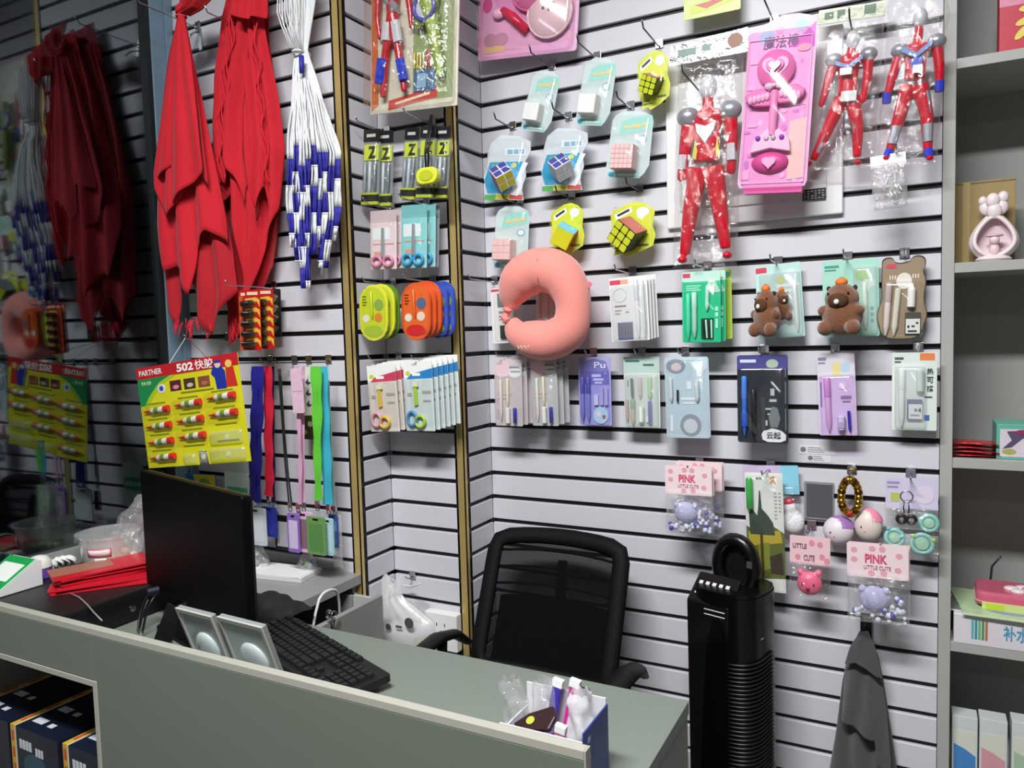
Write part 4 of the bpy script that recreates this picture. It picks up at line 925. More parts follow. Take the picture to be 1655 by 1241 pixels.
for i in range(n):
    a = 2 * pi * i / n
    obj('gold_bead', MB().ell((wr * .78 * cos(a), -.006 + .004 * sin(3 * a), hr + hr * .86 * sin(a)), wr * .4, .011, wr * .42, 8, 6), [GOLD, GOLDD, GOLD][i % 3], t, smooth=True)
obj('wreath_ring', MB().torus((0, 0, hr), wr * .78, .004, 'y', 24, 6, hr * .86), GOLDD, t, smooth=True)
obj('red_knot', MB().ell((0, -.012, wr * .35), wr * .3, .007, wr * .3, 8, 6), M('#a82424', .5), t, smooth=True)
def squishy(label, u0, v0, u1, v1, y, low, cap):
    a, b = PY(u0, v1, y), PY(u1, v0, y); W, H = b.x - a.x, b.z - a.z
    t = thing('squishy_toy', label, 'toy', ((a.x + b.x) / 2, y, a.z))
    obj('toy_body', MB().ell((0, 0, H / 2), W / 2, W * .42, H / 2, 18, 12), M(low, .45), t, smooth=True)
    def cp(a_, b_):
        th = a_ * 2 * pi; ph = b_ * 1.25
        return (W * .515 * sin(ph) * cos(th) + W * .03, W * .435 * sin(ph) * sin(th) + .002, H / 2 + H * .515 * cos(ph))
    obj('toy_hood', MB().grid(cp, 20, 8), M(cap, .45), t, smooth=True)
    for s_ in (-.45, .1): obj('eye', MB().ell((s_ * W / 2, -W * .37, H * .5), W * .03, W * .02, H * .035, 8, 6), M('#3a2a30', .3), t, smooth=True)
    obj('cheek', MB().ell((-.2 * W / 2, -W * .405, H * .38), W * .04, W * .01, H * .02, 8, 6), M('#e39aa8', .4), t, smooth=True)
squishy('round white and purple squishy toy left of the pink one', 1330, 836, 1381, 878, -.045, '#ded3d8', '#9c6fb0')
squishy('round cream squishy toy with pink cap under the gold wreath', 1380, 824, 1427, 873, -.04, '#e0d2c8', '#e58aa4')
# key ring bag
k = K('trinket_bag', 'clear bag of turquoise ring toys with lilac header beside shelf unit', 'bag', (1431, 770), (1516, 772), (1433, 888), -.045)
h = k.rect('header', 0, 0, 1, .42, M('#cfc7de', .5, var=.06), .002, .01, .013); k.rects('print', [(.04, .05, .28, .08), (.04, .11, .25, .135)], M('#9a92b8', .5), .013, .0136, h); k.rect('printed_patch', .1, .2, .28, .32, M('#b9c06a', .5), 0, .013, .0137, h); k.oval('printed_face', .75, .22, .18, .12, M('#dcd0e2', .5), .013, .0137, h)
sheet_bag(k, .0, .38, 1, 1.0, .035, clear(fac=.09, rough=.05, bump=.6, bs=50., haze=.05), .005, 31)
TQ = M('#8fd0c8', .3)
for a, t_, R_ in ((.16, .8, .17), (.68, .86, .2), (.82, .58, .16)):
    obj('ring_toy', MB().torus(k.P(a, t_, .02), k.w * R_, k.w * .045), TQ, k.root, smooth=True)
    obj('ring_disc', MB().lathe([(k.w * R_ * .72, -.002), (k.w * R_ * .6, -.008), (.001, -.01)], k.P(a, t_, .018), 16, 'y'), M('#a9d8b8', .4), k.root, smooth='auto')
for a, t_ in ((.42, .92), (.3, .78), (.9, .8), (.05, .68), (.52, .76)): obj('bead', MB().ell(k.P(a, t_, .022), k.w * .05, k.w * .05, k.w * .05, 8, 6), M('#b5d25a' if a > .35 else '#7fc4d4', .3), k.root, smooth=True)
p = PY(1465, 848, -.085)
t = thing('key_ring', 'dark metal key ring with two round charms hanging before the turquoise bag', 'key ring', p)
s1 = (PY(1480, 800, -.085) - PY(1450, 800, -.085)).length / 30
obj('split_ring', MB().torus((0, 0, s1 * 52), s1 * 10, s1 * 1.3), CHROME, t, smooth=True)
obj('chain', MB().tube([(-s1 * 4, 0, s1 * 42), (-s1 * 5, 0, s1 * 30), (-s1 * 4, 0, s1 * 22)], s1 * 1.1, 6).tube([(s1 * 3, 0, s1 * 42), (s1 * 4, 0, s1 * 30), (s1 * 3, 0, s1 * 22)], s1 * 1.1, 6), DARKCH, t, smooth=True)
for s_ in (-8, 8): obj('round_charm', MB().torus((s_ * s1, 0, s1 * 10), s1 * 7, s1 * 3.2), M('#241c1a', .35), t, smooth=True)
# pink bear bag
k = K('trinket_bag', 'clear bag with pink header and bright pink bear toy', 'bag', (1278, 862), (1343, 868), (1278, 957), -.075)
h = k.rect('header', 0, 0, 1, .46, M('#ecc6cb', .5), .002, .012, .015)
k.text('LITTLE', M('#7d5a60', .5), .08, .12, .42, .2, .0165, .02, h); k.text('CUTE', M('#7d5a60', .5), .35, .3, .62, .4, .0165, .02, h)
for a, t_ in ((.75, .12), (.8, .32), (.2, .35), (.55, .1), (.92, .38)): k.oval('printed_doodle', a, t_, .07, .05, M('#d9909e', .5), .015, .0155, h)
sheet_bag(k, .0, .42, 1, 1.0, .04, BAG, .004, 41)
o = obj('bear_toy', MB().ell(k.P(.5, .76, .022), k.w * .32, .018, k.h * .2).ell(k.P(.28, .58, .022), k.w * .09, .01, k.h * .06).ell(k.P(.72, .58, .022), k.w * .09, .01, k.h * .06), M('#f0688c', .35), k.root, smooth=True, remesh=.0028, smo=3)
obj('bear_nose', MB().ell(k.P(.48, .82, .042), k.w * .05, .004, k.h * .03, 8, 6), M('#7a1f30', .4), k.root, smooth=True)
for a in (.34, .62): obj('bear_eye', MB().ell(k.P(a, .75, .038), k.w * .025, .004, k.h * .02, 8, 6), INK, k.root, smooth=True)
for (u, v, L, lb) in ((1131, 744, .13, 'lettered trinket bag by the fan'), (1246, 748, .14, 'landscape card and snowman bag'), (1312, 848, .1, 'pink bear bag'), (1377, 757, .09, 'gold wreath'), (1472, 763, .11, 'turquoise ring bag and key ring'), (1425, 855, .12, 'lettered bag above the towel')):
    hook(u, v, 0, L, 'chrome slat hook carrying the ' + lb)
# ================================================================= towel on its black hook
hk = hook(1400, 1000, 0, .06, 'black slat hook carrying the grey towel', M('#191919', .4))
obj('hook_drop', MB().box(-.013, .013, -.012, -.006, -.055, .012), M('#191919', .4), hk)
TOW = M('#4a4a4b', .95, var=.12, vs=60, bump=.6, bs=350, sheen=.4)
class Sheet: pass
def cloth(name, par, base, rows, bottom, y, mat, folds, amp, bulge, seed, nu=48, nv=40, phase=0., solid=.0016, crumple=.3):
    """hanging cloth: rows = (v, left, right) outline, bottom = list of (fraction, v) hem; folds run down the cloth"""
    def lerp(L, x):
        if x <= L[0][0]: return L[0][1:]
        for a, b in zip(L, L[1:]):
            if x <= b[0]:
                f = (x - a[0]) / (b[0] - a[0]); return tuple(p + (q - p) * f for p, q in zip(a[1:], b[1:]))
        return L[-1][1:]
    v0 = rows[0][0]
    def f(a, b):
        ve = lerp(bottom, a)[0]; v = v0 + (ve - v0) * b
        l, r = lerp(rows, v); u = l + (r - l) * a
        p = PY(u, v, y)
        k_ = min(1, .15 + b * 1.6)
        d = bulge * sin(pi * a) * (.4 + .6 * b) + amp * k_ * sin(2 * pi * folds * a + phase + 1.3 * sin(3 * b + seed)) + amp * crumple * noise.noise(Vector((a * 5 + seed, b * 4, seed)))
        return (p.x - base.x, p.y - base.y - d, p.z - base.z)
    return obj(name, MB().grid(f, nu, nv), mat, par, smooth=True, solid=solid)
base = PY(1398, 1241, -.04)
t = thing('towel', 'dark grey towel hanging from black hook beside the tower fan', 'towel', base)
cloth('towel_back_fold', t, base, [(1022, 1388, 1404), (1060, 1370, 1420), (1100, 1362, 1428), (1180, 1352, 1440), (1260, 1338, 1452), (1300, 1330, 1456)], [(0, 1295), (.5, 1280), (1, 1300)], -.022, TOW, 3, .006, .012, 1, solid=.003)
cloth('towel_front_fold', t, base, [(1020, 1390, 1403), (1050, 1375, 1416), (1085, 1366, 1424), (1160, 1362, 1434), (1230, 1352, 1440)], [(0, 1165), (.25, 1172), (.5, 1186), (.72, 1196), (.76, 1240), (1, 1250)], -.045, TOW, 2, .006, .014, 4, solid=.003)
cloth('towel_collar_fold', t, base, [(1020, 1391, 1402), (1045, 1374, 1414), (1078, 1364, 1422), (1100, 1362, 1426)], [(0, 1072), (.3, 1068), (.6, 1078), (.85, 1092), (1, 1096)], -.064, TOW, 1, .003, .012, 6, solid=.003)
# ================================================================= middle wall: toy card and packs
YM = YC
k = K('toy_set_pack', 'large blister card with red figure and green beast toys at top edge', 'toy', (596, -95), (738, -118), (607, 180), YM - .10)
k.base(M('#d2cdb8', .35, var=.3, vs=26), r=.003, th=.004)
k.poly('printed_edge', [(0, 0), (.06, 0), (.1, .95), (.02, .98)], M('#c2602a', .45), .004, .0045); k.poly('printed_glow', [(.5, .3), (.95, .3), (.95, .95), (.5, .95)], M('#8fa06a', .45), .004, .0044)
k.poly('printed_title', [(.22, .93), (.78, .88), (.78, .94), (.22, .985)], M('#c8463a', .45), .0045, .0052); k.poly('print', [(.3, .945), (.7, .905), (.7, .92), (.3, .96)], M('#ead9b8', .45), .0045, .0056)
mb = MB(); Hh = k.h
for pts_, rs in (([(.3, .45), (.22, .68), (.2, .92)], [.045, .032, .024]), ([(.3, .45), (.38, .68), (.45, .9)], [.045, .032, .024]), ([(.3, .28), (.3, .46)], [.06, .045]), ([(.14, .3), (.12, .46), (.16, .58)], [.03, .024, .018]), ([(.45, .28), (.5, .44), (.52, .55)], [.03, .024, .018])):
    mb.tube([k.P(a, t_, .022) for a, t_ in pts_], [Hh * q * .8 for q in rs], 8)
mb.ell(k.P(.3, .28, .022), k.w * .2, .016, Hh * .03)
obj('toy_figure', mb, M('#c22a34', .25), k.root, remesh=.004, smo=3, smooth=True)
obj('toy_helmet', MB().ell(k.P(.3, .2, .022), k.w * .07, .016, Hh * .05), SV, k.root, smooth=True)
for p_, q_, m_ in (((.24, .35), (.36, .44), SV), ((.2, .7), (.17, .84), BLU), ((.41, .72), (.46, .84), BLU), ((.26, .5), (.24, .6), SVW), ((.35, .5), (.39, .62), SVW)):
    obj('figure_plate', MB().tube([k.P(*p_, .03), k.P(*q_, .03)], k.w * .05, 8, flat=.7), m_, k.root, smooth='auto')
GRB = M('#93a83e', .45, var=.4, vs=80, bump=.6, bs=120)
mb = MB()
for pts_, rs in (([(.7, .4), (.78, .6), (.86, .84)], [.07, .05, .03]), ([(.7, .4), (.6, .55)], [.05, .04]), ([(.62, .42), (.9, .34)], [.05, .03]), ([(.76, .3), (.74, .46)], [.05, .06])): mb.tube([k.P(a, t_, .024) for a, t_ in pts_], [Hh * q * .8 for q in rs], 8)
obj('toy_beast', mb, GRB, k.root, remesh=.004, smo=2, smooth=True)
obj('toy_disc', MB().torus(k.P(.70, .46, .04), k.w * .11, .006), M('#5a58a8', .3), k.root, smooth=True); obj('disc_center', MB().lathe([(k.w * .09, -.004), (.001, -.006)], k.P(.70, .46, .036), 20, 'y'), M('#c9c9d6', .25), k.root)
k.rect('toy_card', .52, .78, .76, .9, M('#4a6a8a', .4), .001, .0046, .0075); k.rect('toy_card_window', .56, .8, .66, .88, M('#8fb0c8', .4), .001, .0077, .009)
for i in range(6): k.tub('missile', .53 + .035 * i, .68, .53 + .035 * i, .77, .003, M(['#d9c24a', '#c9b23a', '#e3d47a', '#d0c8b0', '#c23038', '#b01f2c'][i], .35), .01)
k.blister(.02, .02, .98, .975, .05, clear(fac=.14, bump=1., bs=34.), .01)
# pens on black headers
def penpack(label, TL, TR, BL, off, seed):
    k = K('stationery_pack', label, 'stationery', TL, TR, BL, YM - off)
    k.rect('header', 0, 0, 1, .16, M('#17171a', .4), .001, .004, .006); k.rect('print', .2, .06, .75, .1, M('#b9b9b4', .4), 0, .006, .0066)
    k.rect('logo_panel', .05, .2, .95, .4, M('#c6d43a', .4), 0, .004, .006); k.text('Z', M('#23281a', .4), .3, .22, .85, .38, .0066, .05)
    k.rect('backing_card', .02, .16, .98, 1, clear('#eef0ee', .05, haze=.3, hcol='#c9cdd0'), .001, 0, .002)
    for i in range(3): k.pen(.2 + .3 * i, .42, .18 + .3 * i, .84, .0048, M(['#8f9aa0', '#b9c4c8', '#6f777c'][i], .3), d=.01)
    k.rect('foot_band', 0, .84, 1, .95, M('#23241e', .4), .002, .004, .012); k.rects('print', [(.0, .83, 1, .855), (.0, .945, 1, .985)], M('#b5c23a', .4), .004, .0125)
    k.blister(.02, .17, .98, .99, .017, clear(fac=.09, bump=.4, bs=50.)); return k
k = penpack('pen pack with black header and lime logo, leftmost of the pair', (594, 212), (620, 207), (584, 335), .10, 1)
k.stack(1, .032, .02, -.004, ['pen pack with black header and lime logo, second from left'])
k = penpack('pen pack with black header and lime logo beside the yellow tape measure', (683, 205), (708, 203), (675, 322), .10, 2)
k.stack(1, .035, .02, -.002, ['pen pack with black header next to the brass corner trim'])
k = penpack('pen pack with black header and lime logo left of the yellow tape measure', (659, 208), (682, 206), (648, 325), .07, 3)
p = PY(693, 298, YM - .13); s1 = (PY(710, 290, YM - .13) - PY(680, 290, YM - .13)).length / 30
t = thing('tape_measure', 'small yellow round tape measure with black strap over pen packs', 'tape measure', p)
obj('case', MB().prism(rr(-s1 * 17, 0, s1 * 17, s1 * 22, s1 * 10), -.012, .008), M('#d6dd3a', .4), t, bevel=.003); obj('strap', MB().tube([(0, 0, s1 * 20), (s1 * 2, .0, s1 * 50), (s1 * 6, .01, s1 * 92)], .003, 6).tube([(-s1 * 4, 0, s1 * 20), (-s1 * 4, .0, s1 * 45), (s1 * 4, .01, s1 * 92)], .003, 6), BLACK, t, smooth=True)
obj('case_face', MB().prism(oval(0, s1 * 11, s1 * 11, s1 * 7), -.012, -.014), M('#b9c22a', .4), t)
# scissor packs
def scissor(label, TL, TR, BL, off, card, col, seed, header=None):
    k = K('scissors_pack', label, 'scissors', TL, TR, BL, YM - off)
    k.base(M(card, .4, var=.08), r=.002)
    if header:
        h = k.poly('header', [(0, 0), (1, 0), (1, .18), (.5, .21), (0, .24)], M('#efefec', .4)); k.poly('printed_band', [(.25, .18), (1, .1), (1, .24), (.1, .25)], M(header, .4)); k.oval('printed_mark', .15, .17, .08, .035, M('#c8d23a', .4)); k.rect('print', .3, .165, .58, .205, M('#f2f2ee', .4))
        c = M(col, .35)
        sc_ = obj('scissor_blades', MB().prism([k.xz(*p) for p in ((.36, .33), (.46, .33), (.48, .62), (.36, .64))], -.004, -.008), M(col, .3), k.root, bevel=.001)
        for a, t_, R_, rz_ in ((.26, .82, .15, .1), (.54, .86, .16, .08)): obj('finger_ring', MB().torus(k.P(a, t_, .008), k.w * R_, .0045, 'y', 18, 8, k.h * rz_), M('#e0a0b4' if (a < .4 and col != '#a8cf3a') else ('#4f93c8' if a < .4 else col), .35), sc_, smooth=True)
        obj('scissor_guard', MB().prism([k.xz(*p) for p in ((.34, .29), (.52, .29), (.52, .36), (.34, .36))], -.004, -.01), M('#e6e6c0', .35), sc_)
        k.rects('print', [(.1, .45, .25, .5), (.62, .42, .92, .46), (.65, .55, .9, .58)], M('#a9a39a', .5))
        k.blister(.05, .25, .96, .98, .016, clear(fac=.08, bump=.3, bs=50.))
    else:
        k.rect('header', 0, 0, 1, .2, clear('#f2f6f6', .06, haze=.5, hcol=card), .002); k.rect('printed_panel', .08, .3, .75, .5, M('#e6eeec', .4)); k.rects('print', [(.1, .56, .9, .58), (.15, .7, .4, .78)], M('#d8a08a', .5))
        sc_ = obj('scissor_blades', MB().prism([k.xz(*p) for p in ((.46, .3), (.56, .3), (.58, .8), (.44, .8))], -.004, -.008), M('#c9ced2', .25, .6), k.root, bevel=.001)
        for a in (.28, .72): obj('finger_ring', MB().torus(k.P(a, .87, .008), k.w * .17, .0045, 'y', 18, 8, k.h * .08), M(col, .35), sc_, smooth=True)
        k.blister(.04, .2, .97, .985, .016, clear(fac=.09, bump=.3, bs=50.))
    return k
k = scissor('pink scissors pack below the black-header pen packs', (600, 342), (642, 338), (599, 436), .11, '#e6d2d2', '#d98aa8', 1)
k.stack(1, .012, .02, .003, ['pink scissors pack, second behind the front one'])
k = scissor('light blue scissors pack right of the pink one', (649, 332), (690, 330), (650, 433), .11, '#8fd2d0', '#3f9fd0', 2)
k.stack(1, .014, .022, .003, ['light blue scissors pack, second behind the front one'])
k = scissor('lilac scissors pack at the back of the blue scissors stack', (676, 334), (711, 332), (674, 432), .055, '#c3c8d2', '#7a5fb8', 3)
k = scissor('red-header scissors pack with pink and yellow handles, front of its stack', (594, 592), (640, 588), (600, 698), .12, '#ded6cc', '#e3b93a', 4, '#c8405a')
k.stack(4, .0085, .0135, .003, ['red-header scissors pack, second in its stack', 'red-header scissors pack, third in its stack', 'red-header scissors pack, fourth in its stack', 'red-header scissors pack, rearmost in its stack'], 'stack of red-header scissors packs')
k = scissor('blue-header scissors pack with green and blue handles, front of its stack', (654, 586), (700, 582), (656, 697), .12, '#d3dedc', '#a8cf3a', 5, '#2a7fc0')
k.stack(5, .0085, .0135, .003, ['blue-header scissors pack, second in its stack', 'blue-header scissors pack, third in its stack', 'blue-header scissors pack, fourth in its stack', 'blue-header scissors pack, fifth in its stack', 'blue-header scissors pack, rearmost in its stack'], 'stack of blue-header scissors packs')
# oval stationery discs
def disc(label, TL, TR, BL, off, c1, c2):
    k = K('stationery_set_disc', label, 'stationery', TL, TR, BL, YM - off)
    k.rect('tray', 0, 0, 1, 1, M(c1, .3), k.w * .5, 0, .006); k.rect('tray_inset', .07, .05, .93, .95, M(c2, .3), k.w * .42, .006, .0068)
    k.oval('printed_ball', .7, .36, .17, .1, M('#8fae4a' if c1 != '#e0561f' else '#5a6a8a', .4), .007, .0076); k.oval('printed_animal', .68, .58, .14, .08, M('#e08a35' if c1 != '#e0561f' else '#e9d8c4', .4), .007, .0076); k.oval('printed_animal', .24, .6, .12, .07, M('#e6e4d4', .4), .007, .0076)
    k.rects('print', [(.12, .2, .26, .22), (.12, .25, .24, .27), (.12, .3, .28, .32), (.12, .35, .24, .37)], M('#6f7a2a' if c1 != '#e0561f' else '#8a2a10', .4), .007, .0076)
    k.pen(.46, .12, .5, .6, .004, M(c2, .3), d=.012); k.oval('printed_hill', .5, .82, .34, .1, M('#a9c23a' if c1 != '#e0561f' else '#d02a2a', .4), .007, .0074)
    k.blister(.03, .02, .97, .98, .02, clear(fac=.08), k.w * .46, d0=.006); return k
k = disc('yellow oval stationery tray, front of the left stack', (583, 461), (628, 459), (584, 551), .13, '#dfe03a', '#c9d62e'); k.stack(1, .008, .022, .003, ['yellow oval stationery tray, second in the left stack'])
k = disc('green oval stationery tray at the back of the left stack', (606, 460), (646, 458), (608, 548), .085, '#5f8a2a', '#6fa032')
k = disc('orange oval stationery tray, front of the right stack', (651, 458), (697, 455), (652, 551), .13, '#e0561f', '#e86a2c'); k.stack(2, .006, .018, .003, ['orange oval stationery tray, second in the right stack', 'orange oval stationery tray, third in the right stack'])
k = disc('blue oval stationery tray behind the orange ones', (690, 457), (726, 454), (690, 547), .07, '#2f4fb0', '#3a5fc8'); k.stack(1, .012, .016, .002, ['blue oval stationery tray, rearmost beside the brass trim'])
for (u, v, L, lb) in ((626, 203, .15, 'left pen packs with black headers'), (700, 190, .15, 'right pen packs with black headers'), (634, 330, .14, 'pink scissors packs'), (690, 322, .14, 'blue scissors packs'), (636, 452, .15, 'left oval trays'), (700, 449, .15, 'right oval trays'), (645, 574, .15, 'red-header scissors stack'), (712, 572, .15, 'blue-header scissors stack')):
    hook(u, v, YM, L, 'chrome slat hook carrying the ' + lb)
# ================================================================= left wall: red scarves
YL = YA
SCARF = M('#c10a20', .85, var=.10, vs=14, bump=.15, bs=500, sheen=.08); SCARF2 = M('#ad081a', .85, var=.10, vs=14, bump=.15, bs=500, sheen=.08)
base = PY(310, 540, YL - 0.175)
t = thing('red_scarf_bundle', 'bundle of smooth red scarves tied at the top beside the window frame', 'scarf', base)
cloth('scarf_layer', t, base, [(26, 289, 299), (100, 273, 313), (200, 260, 333), (300, 253, 352), (400, 260, 372), (470, 266, 380), (545, 272, 372)], [(0, 470), (.18, 528), (.3, 470), (.45, 455), (.6, 520), (.72, 542), (.85, 505), (1, 470)], YL - 0.125, SCARF2, 4, .010, .02, 2)
cloth('scarf_layer', t, base, [(26, 289, 299), (100, 274, 312), (200, 262, 330), (300, 250, 350), (360, 252, 362), (440, 262, 372), (500, 266, 372)], [(0, 355), (.1, 440), (.25, 430), (.5, 478), (.62, 400), (.8, 372), (1, 392)], YL - 0.150, SCARF, 3, .012, .025, 3)
cloth('scarf_layer', t, base, [(26, 290, 298), (100, 275, 311), (200, 262, 327), (280, 252, 338), (360, 254, 344)], [(0, 300), (.2, 350), (.3, 352), (.55, 318), (.85, 284), (1, 300)], YL - 0.170, SCARF, 3, .008, .025, 5)
cloth('scarf_layer', t, base, [(26, 290, 297), (100, 277, 309), (200, 264, 322), (290, 252, 332)], [(0, 287), (.15, 283), (.38, 268), (.42, 330), (.6, 312), (.98, 280), (1, 270)], YL - 0.187, SCARF, 2.5, .006, .02, 8)
obj('knot', MB().ell(PY(293, 18, YL - 0.175) - base, .018, .016, .022), SCARF, t, smooth=True)
cloth('scarf_tail', t, base, [(-30, 292, 345), (-5, 296, 352), (15, 293, 330), (28, 289, 302)], [(0, 25), (.5, 24), (1, 26)], YL - 0.165, SCARF2, 3, .01, .02, 6)
obj('tie_band', MB().torus(PY(293, 27, YL - 0.180) - base, .014, .0025, 'z'), M('#c83a48', .7), t, smooth=True)
mb = MB()
for i in range(34):
    a = random.random(); u = 300 + a * 40; v = 515 + 18 * random.random() + 8 * sin(a * 9)
    p = PY(u, v, YL - 0.135) - base; mb.tube([p + Vector((0, 0, .012)), p, p + Vector((random.uniform(-.012, .012), random.uniform(-.006, .006), -random.uniform(.012, .03)))], [.0016, .0013, .0006], 4)
for i in range(14):
    p = PY(282 + 12 * random.random(), 520 + 12 * random.random(), YL - 0.145) - base; mb.tube([p + Vector((0.01, 0, .012)), p, p + Vector((-.018 * random.random(), 0, -.014 - .012 * random.random()))], [.0016, .0013, .0006], 4)
o = obj('fringe', mb, M('#d81a34', .8), t); o['kind'] = 'stuff'
base = PY(400, 555, YL - .12)
t = thing('red_scarf_bundle', 'crumpled bundle of red scarves with ruffled edges beside the cord nets', 'scarf', base)
cloth('scarf_layer', t, base, [(-40, 372, 432), (60, 360, 432), (160, 350, 446), (230, 346, 455), (330, 345, 458), (430, 352, 446), (520, 358, 420), (570, 372, 402)], [(0, 400), (.2, 520), (.35, 560), (.5, 545), (.62, 500), (.8, 480), (1, 430)], YL - .035, SCARF2, 3, .012, .02, 11)
cloth('scarf_layer', t, base, [(-40, 376, 428), (30, 362, 416), (130, 352, 420), (200, 348, 430), (300, 352, 438), (400, 358, 432), (520, 366, 412)], [(0, 290), (.15, 330), (.32, 300), (.45, 380), (.6, 470), (.75, 520), (.88, 440), (1, 330)], YL - .07, SCARF, 3, .015, .02, 13)
cloth('scarf_layer', t, base, [(-40, 384, 420), (30, 366, 404), (110, 356, 396), (180, 350, 392), (250, 350, 396), (300, 356, 404)], [(0, 268), (.2, 300), (.4, 262), (.65, 285), (.8, 330), (1, 300)], YL - .095, SCARF, 2, .012, .02, 17)
cloth('scarf_layer', t, base, [(-40, 392, 436), (30, 392, 424), (90, 396, 432), (160, 404, 446), (240, 408, 456), (330, 404, 452), (420, 404, 440)], [(0, 250), (.2, 330), (.4, 360), (.6, 300), (.8, 400), (1, 340)], YL - .085, SCARF, 2.5, .014, .018, 19)
mb = MB()
for j in range(6):
    pts_ = []
    for i in range(26):
        v = 20 + i * 11; u = 372 - 22 * min(1, v / 200) + j * 3.2 + 4.5 * sin(v * .085 + j * .8)
        if j > 3: u = 404 + (v / 300) * 26 + (j - 4) * 5 + 4 * sin(v * .09 + j)
        pts_.append(PY(u, v, YL - .108 - .004 * (j % 4)) - base)
    mb.tube(pts_, .0022, 5)
obj('ruffled_edges', mb, M('#d41c2e', .8), t, smooth=True)
mb = MB()
for i in range(30):
    p = PY(372 + 32 * random.random(), 520 + 30 * random.random(), YL - .07) - base; mb.tube([p + Vector((0, 0, .012)), p, p + Vector((random.uniform(-.012, .012), 0, -random.uniform(.01, .03)))], [.0016, .0013, .0006], 4)
o = obj('fringe', mb, M('#cf1830', .8), t); o['kind'] = 'stuff'
cloth('scarf_tail', t, base, [(-40, 368, 440), (0, 376, 436), (30, 372, 428)], [(0, 24), (.5, 34), (1, 28)], YL - .115, SCARF, 3, .01, .02, 26)
hook(322, 58, YL, .22, 'chrome slat hook carrying the smooth red scarves', upz=.02); hook(418, 45, YL, .2, 'chrome slat hook carrying the crumpled red scarves', upz=.02)
p = PY(325, 62, YL); 
# ================================================================= white and blue cord nets
base = PY(500, 478, YL - .08)
t = thing('cord_net_bundle', 'bundle of white and blue cord nets tied together beside brass trim', 'net bag', base)
wm, bm_ = MB(), MB(); rnd = random.Random(5)
NC = 9
cl_end = [400, 425, 470, 468, 415, 408, 440, 436, 392]; cl_off = [26, -8, 44, 20, -12, 10, -4, 36, 14]
for c in range(NC):
    for j in range(12):
        s_ = (c + (j + .5) / 12) / NC * 2 - 1; dj = rnd.uniform(-.022, .022) * (1 - .3 * abs(s_)); ph = rnd.random() * 6
        def up(v):
            if v < 85: f = max(0, (85 - v) / 110); return 487 + s_ * (9 + 17 * f)
            f = min(1, (v - 85) / 160); hw = 9 + 34 * f; cx = 487 + 20 * f
            if v > 340: g_ = (v - 340) / 130; hw *= 1 - .35 * g_; cx -= 4 * g_
            return cx + s_ * hw + 1.4 * sin(v * .06 + ph)
        vend = cl_end[c] + rnd.uniform(-9, 6); v = -40; pts_ = []
        br = [238 + cl_off[c] * .6, 276 + cl_off[c] * .8, 312 + cl_off[c], 348 + cl_off[c], 380 + cl_off[c], 425 + cl_off[c], 600]
        col = 0; cur = []
        while v <= vend:
            d = .075 + dj * (1 if v > 120 else .5) + .012 * sin(pi * min(1, max(0, (v - 85) / 250)))
            p = PY(up(v), v, YL - d) - base; cur.append(p)
            if v >= br[col]:
                (wm if col % 2 == 0 else bm_).tube(cur, .0028, 5); wm.ell(p, .0042, .0042, .0035, 6, 4) if col % 2 else None
                cur = [p]; col += 1
            v += 11
        if len(cur) > 1: (wm if col % 2 == 0 else bm_).tube(cur, .0028, 5)
WCORD = M('#e2e4e4', .6, bump=.3, bs=300); BCORD = M('#2a2796', .6, bump=.3, bs=300)
o = obj('white_cords', wm, WCORD, t, smooth=True); o['kind'] = 'stuff'; o = obj('blue_cords', bm_, BCORD, t, smooth=True); o['kind'] = 'stuff'
obj('tie_cord', MB().torus(PY(487, 86, YL - .078) - base, .019, .0035, 'z', 20, 6, .027), WCORD, t, smooth=True)
mb = MB()
for i in range(10): mb.tube([PY(450 + 3.2 * i + 3 * sin(i * 3), -30, YL - .1) - base, PY(448 + 4 * i, 20, YL - .11) - base, PY(455 + 3 * i + 4 * sin(i * 2), 42 + 6 * sin(i * 1.7), YL - .11) - base, PY(470 + 2 * i, 78, YL - .1) - base], .0018, 5)
o = obj('loose_cords', mb, WCORD, t, smooth=True); o['kind'] = 'stuff'
obj('blue_tassel', MB().tube([PY(487, 90, YL - .115) - base, PY(488, 118, YL - .115) - base], .007, 8), BCORD, t, smooth=True)
# ================================================================= battery cards
k = K('battery_card', 'red card of five batteries with yellow edge beside the scarves', 'battery card', (387, 470), (421, 468), (389, 566), YL - .15)
k.base(M('#b81f1c', .35), th=.002); k.rects('printed_edge', [(0, .1, .18, 1)], M('#d8542a', .35)); k.rects('print', [(.1, .04, .3, .09), (.4, .03, .9, .08)], M('#f0d0b0', .4))
for i in range(5):
    zt = .14 + i * .168
    k.tub('battery', .26, zt + .09, .76, zt + .07, .0085, M('#2b1d16', .25, .4), .012); k.poly('printed_flame', [(.3, zt), (.8, zt - .02), (.98, zt + .02), (.98, zt + .14), (.86, zt + .05), (.3, zt + .05)], M('#e0b43a', .35))
    k.blister(.2, zt + .02, .82, zt + .15, .024, clear(fac=.10), .006)
k.stack(1, .022, .028, .003, ['red card of five batteries, second behind the front card'])
k = K('battery_card', 'dark card of button cells behind the red battery cards', 'battery card', (434, 468), (455, 466), (433, 543), YL - .035)
k.base(M('#23211d', .35), th=.002)
for i in range(4): obj('button_cell', MB().lathe([(k.w * .26, -.002), (k.w * .26, -.006), (.001, -.007)], k.P(.5, .2 + .22 * i), 14, 'y'), M('#b9b48a', .25, .8), k.root, smooth='auto')
hook(444, 470, YL, .19, 'chrome slat hook carrying the battery cards')
